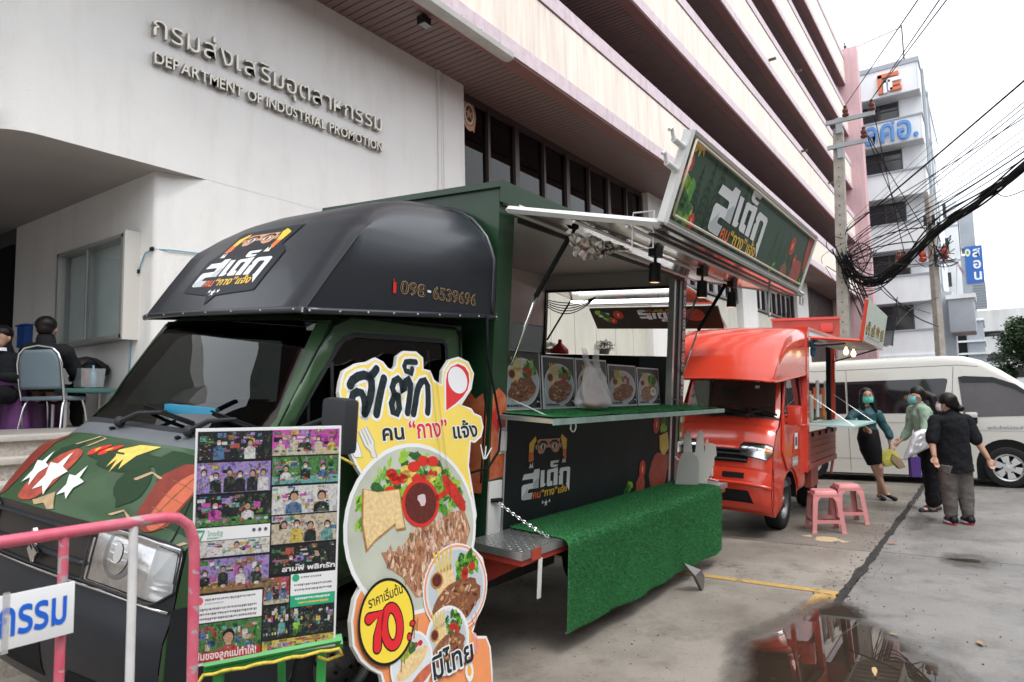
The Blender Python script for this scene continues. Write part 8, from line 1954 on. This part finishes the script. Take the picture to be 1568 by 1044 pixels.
# cables
m_cab = M('cable_black', (.008, .008, .009), .55)
PA = Vector((11.80, 1.82, 0))
def cab(a, b_, sag, r, lab, nm='overhead_cable', n=16):
    b = B(); tube(b, cable_pts(a, b_, sag, n), r, 5); o = obj(nm, b, m_cab, smooth=180); tag(o, lab, 'cable', 'overhead cables'); return o
top = [PL_+Vector((16.60, 2.73, .27)) for PL_ in ip]
def far_pt(px, py, d): return Vector((0, 0, CAMH))+(_f+_r2*((px-784)/1045)-_u2*((py-522)/1045))*d
a = top[0]; e = Vector((7.891, 0.362, 5.616)); cab(a, a+(e-a)*1.8, .0, .008, 'leftmost of three thin wires running from the pole top towards the camera')
a = top[1]; e = Vector((8.018, 0.182, 5.611)); cab(a, a+(e-a)*1.8, .0, .008, 'middle of three thin wires running from the pole top towards the camera')
a = top[1]; e = Vector((8.061, 0.122, 5.61)); cab(a, a+(e-a)*1.8, .0, .008, 'rightmost of three thin wires running from the pole top towards the camera')
cab(top[1], (19.9, 1.6, 4.95), .1, .010, 'wire slanting down from the upper crossarm to the second pole')
cab(top[2], (19.9, 1.25, 4.95), .1, .010, 'wire slanting down from the lower crossarm to the second pole')
cab(top[2], (19.9, 0.8, 4.95), .1, .010, 'lowest wire slanting down to the red fuse cut-outs')
a = Vector((16.425, 2.423, 5.204)); e = Vector((13.343, -0.737, 6.55)); cab(a, a+(e-a)*1.35, 0.02, 0.0170, 'thick single cable climbing highest across the right side')
a = Vector((16.441, 2.441, 4.945)); e = Vector((13.362, -0.716, 6.238)); cab(a, a+(e-a)*1.35, 0.05, 0.0080, 'thin cable just below the thick single cable')
a = Vector((16.444, 2.445, 4.888)); e = Vector((13.367, -0.711, 6.165)); cab(a, a+(e-a)*1.35, 0.06, 0.0080, 'thin cable running close beside its upper neighbour')
a = Vector((16.448, 2.449, 4.83)); e = Vector((13.372, -0.704, 6.072)); cab(a, a+(e-a)*1.35, 0.08, 0.0080, 'third thin cable of the upper fan')
a = Vector((16.453, 2.455, 4.744)); e = Vector((13.386, -0.688, 5.843)); cab(a, a+(e-a)*1.35, 0.10, 0.0060, 'fourth thin cable of the fan on the right')
a = Vector((16.456, 2.459, 4.686)); e = Vector((13.395, -0.679, 5.708)); cab(a, a+(e-a)*1.35, 0.10, 0.0060, 'fifth thin cable of the fan on the right')
a = Vector((16.458, 2.461, 4.657)); e = Vector((13.402, -0.671, 5.594)); cab(a, a+(e-a)*1.35, 0.12, 0.0090, 'middle dark cable of the fan on the right')
a = Vector((16.462, 2.464, 4.6)); e = Vector((13.407, -0.665, 5.511)); cab(a, a+(e-a)*1.35, 0.13, 0.0120, 'dark cable a hand above the thick bundle')
a = Vector((16.465, 2.468, 4.542)); e = Vector((13.413, -0.658, 5.407)); cab(a, a+(e-a)*1.35, 0.14, 0.0090, 'cable just above the thick bundle')
a = Vector((16.469, 2.472, 4.485)); e = Vector((13.418, -0.652, 5.324)); cab(a, a+(e-a)*1.35, 0.16, 0.0090, 'cable almost touching the top of the thick bundle')
a = Vector((16.417, 2.414, 5.334)); e = Vector((17.106, -0.984, 8.491)); cab(a, a+(e-a)*1.35, 0.02, 0.0040, 'hair-thin pale line crossing the sky at the upper right')
a = Vector((16.423, 2.421, 5.233)); e = Vector((17.121, -0.967, 8.251)); cab(a, a+(e-a)*1.35, 0.02, 0.0040, 'second hair-thin line crossing the sky at the upper right')
BUND = [Vector(q) for q in [(16.425, 2.508, 4.659), (16.537, 2.402, 4.31), (16.725, 2.169, 4.087), (16.556, 1.843, 4.04), (16.241, 1.504, 4.179), (15.909, 1.176, 4.398), (15.479, 0.79, 4.661), (14.978, 0.392, 4.837), (14.427, 0.014, 4.925), (13.849, -0.329, 5.04), (13.426, -0.644, 5.199), (13.823, -1.298, 5.765)]]
LOOPS = [([(16.44, 2.504, 4.543), (16.57, 2.375, 4.179), (16.695, 2.176, 4.318), (16.687, 1.995, 4.731), (16.624, 2.181, 4.938), (16.485, 2.406, 4.757)], 'round loop of black cable to the right of the concrete pole'), ([(16.436, 2.521, 4.472), (16.517, 2.485, 3.966), (16.659, 2.349, 3.53), (16.798, 2.209, 3.166)], 'cable hanging from the pole down towards the red sign'), ([(16.457, 2.502, 4.399), (16.596, 2.405, 3.748), (16.744, 2.275, 3.24)], 'shorter cable hanging beside the pink pier'), ([(16.415, 2.539, 4.544), (16.682, 2.098, 4.936), (16.217, 1.475, 4.994), (15.062, 0.771, 4.718), (19.856, 0.831, 5.348)], 'cable swinging across to the head of the second pole'), ([(16.428, 2.511, 4.615), (16.704, 2.017, 5.251), (15.939, 1.195, 5.235), (14.953, 0.364, 5.249), (13.413, -0.658, 5.407)], 'slack cable running just over the bundle to the right edge'), ([(16.414, 2.452, 5.118), (16.45, 2.366, 5.332), (16.604, 2.115, 5.542), (15.771, 1.03, 5.778), (13.38, -0.696, 5.947)], 'cable leaving the pole above the others and rising right'), ([(16.428, 2.511, 4.615), (16.671, 1.976, 4.798), (14.898, 1.042, 4.477), (19.752, 0.999, 5.222)], 'sagging cable between the two concrete poles'), ([(16.436, 2.521, 4.472), (16.568, 1.857, 4.445), (14.924, 1.072, 4.043), (19.79, 0.995, 4.897)], 'lower sagging cable between the two concrete poles'), ([(16.655, 1.957, 4.038), (14.751, 1.424, 3.37), (18.658, 1.086, 3.455)], 'cable dropping from the bundle to the foot of the second pole'), ([(16.594, 1.887, 4.022), (14.945, 1.187, 3.115), (18.782, 0.957, 3.146)], 'second cable dropping from the bundle behind the van'), ([(14.045, -0.219, 5.009), (13.813, -0.341, 4.839), (13.538, -0.48, 4.767), (13.518, -0.722, 4.854)], 'slack end curling off the bundle near the right edge'), ([(16.385, 2.504, 5.048), (16.216, 2.738, 5.097), (16.196, 2.801, 4.868), (16.325, 2.649, 4.662), (16.407, 2.529, 4.688)], 'loop of cable on the left side of the concrete pole'), ([(16.403, 2.568, 4.473), (16.454, 2.541, 4.184), (16.533, 2.461, 3.965), (16.752, 2.178, 3.785), (16.541, 1.827, 3.865)], 'thick cable sagging lowest under the bundle'), ([(13.676, 1.282, 2.889), (13.636, 1.304, 3.119), (13.639, 1.273, 3.29)], 'cord holding up the bundle of dark netting'), ([(13.644, 1.347, 2.776), (16.125, 1.215, 3.364), (19.912, 0.966, 3.972)], 'cable from the netting to the second pole')]
def spline(P_, n=8):
    o = []; m = len(P_)
    for i in range(m-1):
        p0, p1, p2, p3 = P_[max(0, i-1)], P_[i], P_[i+1], P_[min(m-1, i+2)]
        for k in range(n):
            t = k/n; o.append(.5*((2*p1)+(p2-p0)*t+(2*p0-5*p1+4*p2-p3)*t*t+(3*p1-p0-3*p2+p3)*t**3))
    o.append(P_[-1]); return o
rg = random.Random(77); b = B(); bs_ = spline(BUND, 7)
for k in range(30):
    o1_, o2_, o3_ = (rg.gauss(0, 1) for _ in range(3)); ph = rg.uniform(0, 6)
    pts = []
    for i, q in enumerate(bs_):
        t = i/len(bs_); sp_w = .035+.17*max(0, .45-t)+(.05*sin(t*9+ph) if k > 18 else 0)
        pts.append(q+Vector((o1_*sp_w, o2_*sp_w, o3_*sp_w-.02+ (.05*sin(t*14+ph) if k % 3 == 0 else 0))))
    tube(b, pts, rg.choice((.006, .008, .012, .016)), 5)
tag(obj('cable_bundle', b, m_cab, smooth=180, kind='stuff'), 'thick sagging bundle of black cables tied to the concrete pole', 'cables')
for k, (l, nm_) in enumerate(LOOPS):
    b = B(); tube(b, spline([Vector(q) for q in l], 6), .009 if k % 3 else .013, 5); o = obj('slack_cable', b, m_cab, smooth=180); tag(o, nm_, 'cable', 'slack cables round the pole')
b = B(); rg = random.Random(5); c = Vector(LOOPS[0][0][0])
for k in range(34):
    q = [c+Vector((rg.gauss(0, .14), rg.gauss(0, .16), rg.uniform(-.14, .14)))]; dirn = rg.choice((-1, 1, 1))
    e = c+RR*rg.uniform(.05, .85)+Vector((0, 0, rg.uniform(-.5, .5))); m_ = (q[0]+e)/2+Vector((rg.gauss(0, .1), rg.gauss(0, .1), -rg.uniform(0, .28)))
    tube(b, spline([q[0], m_, e], 5), rg.choice((.005, .006, .009)), 4)
for k in range(12):
    x0_ = rg.uniform(.05, .35); tube(b, spline([c+RR*x0_*.3, c+RR*x0_+Vector((0, 0, -.5)), c+RR*(x0_+.17)+Vector((rg.gauss(0, .05), 0, -1.0)), c+RR*(x0_+.22)+Vector((0, 0, -1.45))], 5), rg.choice((.006, .010)), 4)
tag(obj('cable_tangle', b, m_cab, smooth=180, kind='stuff'), 'dense tangle of black cables hanging from the concrete pole', 'cables')
b = B(); rg = random.Random(15); c = far_pt(1430, 385, 16.8)
for k in range(26):
    e = c+RR*rg.uniform(-.5, .6)+Vector((0, 0, rg.uniform(-.3, .4))); tube(b, spline([c+Vector((0, 0, rg.uniform(-.4, .3))), (c+e)/2-Vector((0, 0, rg.uniform(0, .3))), e], 4), .010, 4)
tag(obj('cable_tangle', b, m_cab, smooth=180, kind='stuff'), 'knot of cables and boxes on the second pole', 'cables')
# shrivelled net hanging behind the red truck sign
b = B()
def net(u, v): 
    a = 2*pi*u; w = .02+.16*v**1.3; return far_pt(1374-20*v, 468+62*v, 16.5)+Vector((1.3*w*cos(a)*.6, w*sin(a)*(1+.2*sin(a*5)), .02*sin(a*7)*v))
grid(b, 26, 12, net, closed_u=True); tag(obj('shade_net', b, M('black_net', (.03, .032, .035), .9, alpha=.55), smooth=180), 'bundle of dark netting hanging behind the menu sign of the red truck', 'net')
# trees
def tree(x, y, z0, h, r, lab, seed, n=9000, leaf=.16, col=(.035, .075, .022)):
    t = empty('tree', lab, 'tree', (x, y, 0)); rg = random.Random(seed); b = B()
    tube(b, [(0, 0, 0), (.05, .03, z0*.6), (0, 0, z0+h*.35)], [.22, .16, .09], 8)
    for k in range(7): a = rg.uniform(0, 6.28); tube(b, [(0, 0, z0*.7+.15*k), (cos(a)*r*.4, sin(a)*r*.4, z0+h*.35+.1*k), (cos(a)*r*.75, sin(a)*r*.75, z0+h*.5+.1*k)], [.08, .05, .02], 5)
    obj('trunk', b, M('bark', (.09, .07, .05), .9, var=.3, vs=8), t); cl = []
    for k in range(26):
        a, e_, q = rg.uniform(0, 6.28), rg.uniform(-.5, 1.4), rg.uniform(.35, 1); cl.append((Vector((r*q*cos(a)*cos(e_), r*q*sin(a)*cos(e_), z0+h*.5+h*.5*q*sin(e_))), rg.uniform(.18, .38)*r))
    vs, fs = [], []
    for k in range(n):
        c, s = rg.choice(cl); d = Vector((rg.gauss(0, 1), rg.gauss(0, 1), rg.gauss(0, 1))).normalized()*s*rg.uniform(.5, 1.1); p_ = c+d
        u = Vector((rg.uniform(-1, 1), rg.uniform(-1, 1), rg.uniform(-.6, .4))).normalized()*leaf; w = u.cross(Vector((rg.uniform(-1, 1), rg.uniform(-1, 1), 1))).normalized()*leaf*.4; i = len(vs)
        vs += [tuple(p_), tuple(p_+u*.5+w), tuple(p_+u), tuple(p_+u*.5-w)]; fs.append((i, i+1, i+2, i+3))
    me = bpy.data.meshes.new('crown'); me.from_pydata(vs, [], fs); obj('crown', me, M('tree_leaf', col, .6, var=.6, vs=1.5), t, kind='stuff')
tree(62, -2.75, 1.4, 5.0, 2.7, 'dark green tree behind the white van at the right edge', 3, 16000, .22); tree(70, -5.6, 2.0, 6.2, 3.2, 'taller tree standing further right behind the van', 9, 12000, .24)

# building on the opposite side of the lane (seen only as reflections in the windows and glossy paint)
ob = empty('lane_building', 'plain pale building on the opposite side of the lane, reflected in the windows', 'building', (14, -11, 0)); m_ob = M('aged_plaster', (.36, .34, .31), .85, var=.2, vs=.6, stretch=(1, 1, .3))
def obx(n, lo, hi, m): return boxo(n, Vector(lo)-Vector((14, -11, 0)), Vector(hi)-Vector((14, -11, 0)), m, ob)
obx('wall', (-22, -16, 0), (46, -9.5, 8.2), m_ob); obx('roof_edge', (-22.3, -16, 8.2), (46.3, -9.2, 8.5), w_gry)
for k in range(22):
    for z in (1.2, 4.9): obx('window', (-20+k*3, -9.52, z), (-18.2+k*3, -9.45, z+1.7), f_gl); obx('window_ledge', (-20.1+k*3, -9.5, z-.12), (-18.1+k*3, -9.3, z-.02), w_gry)
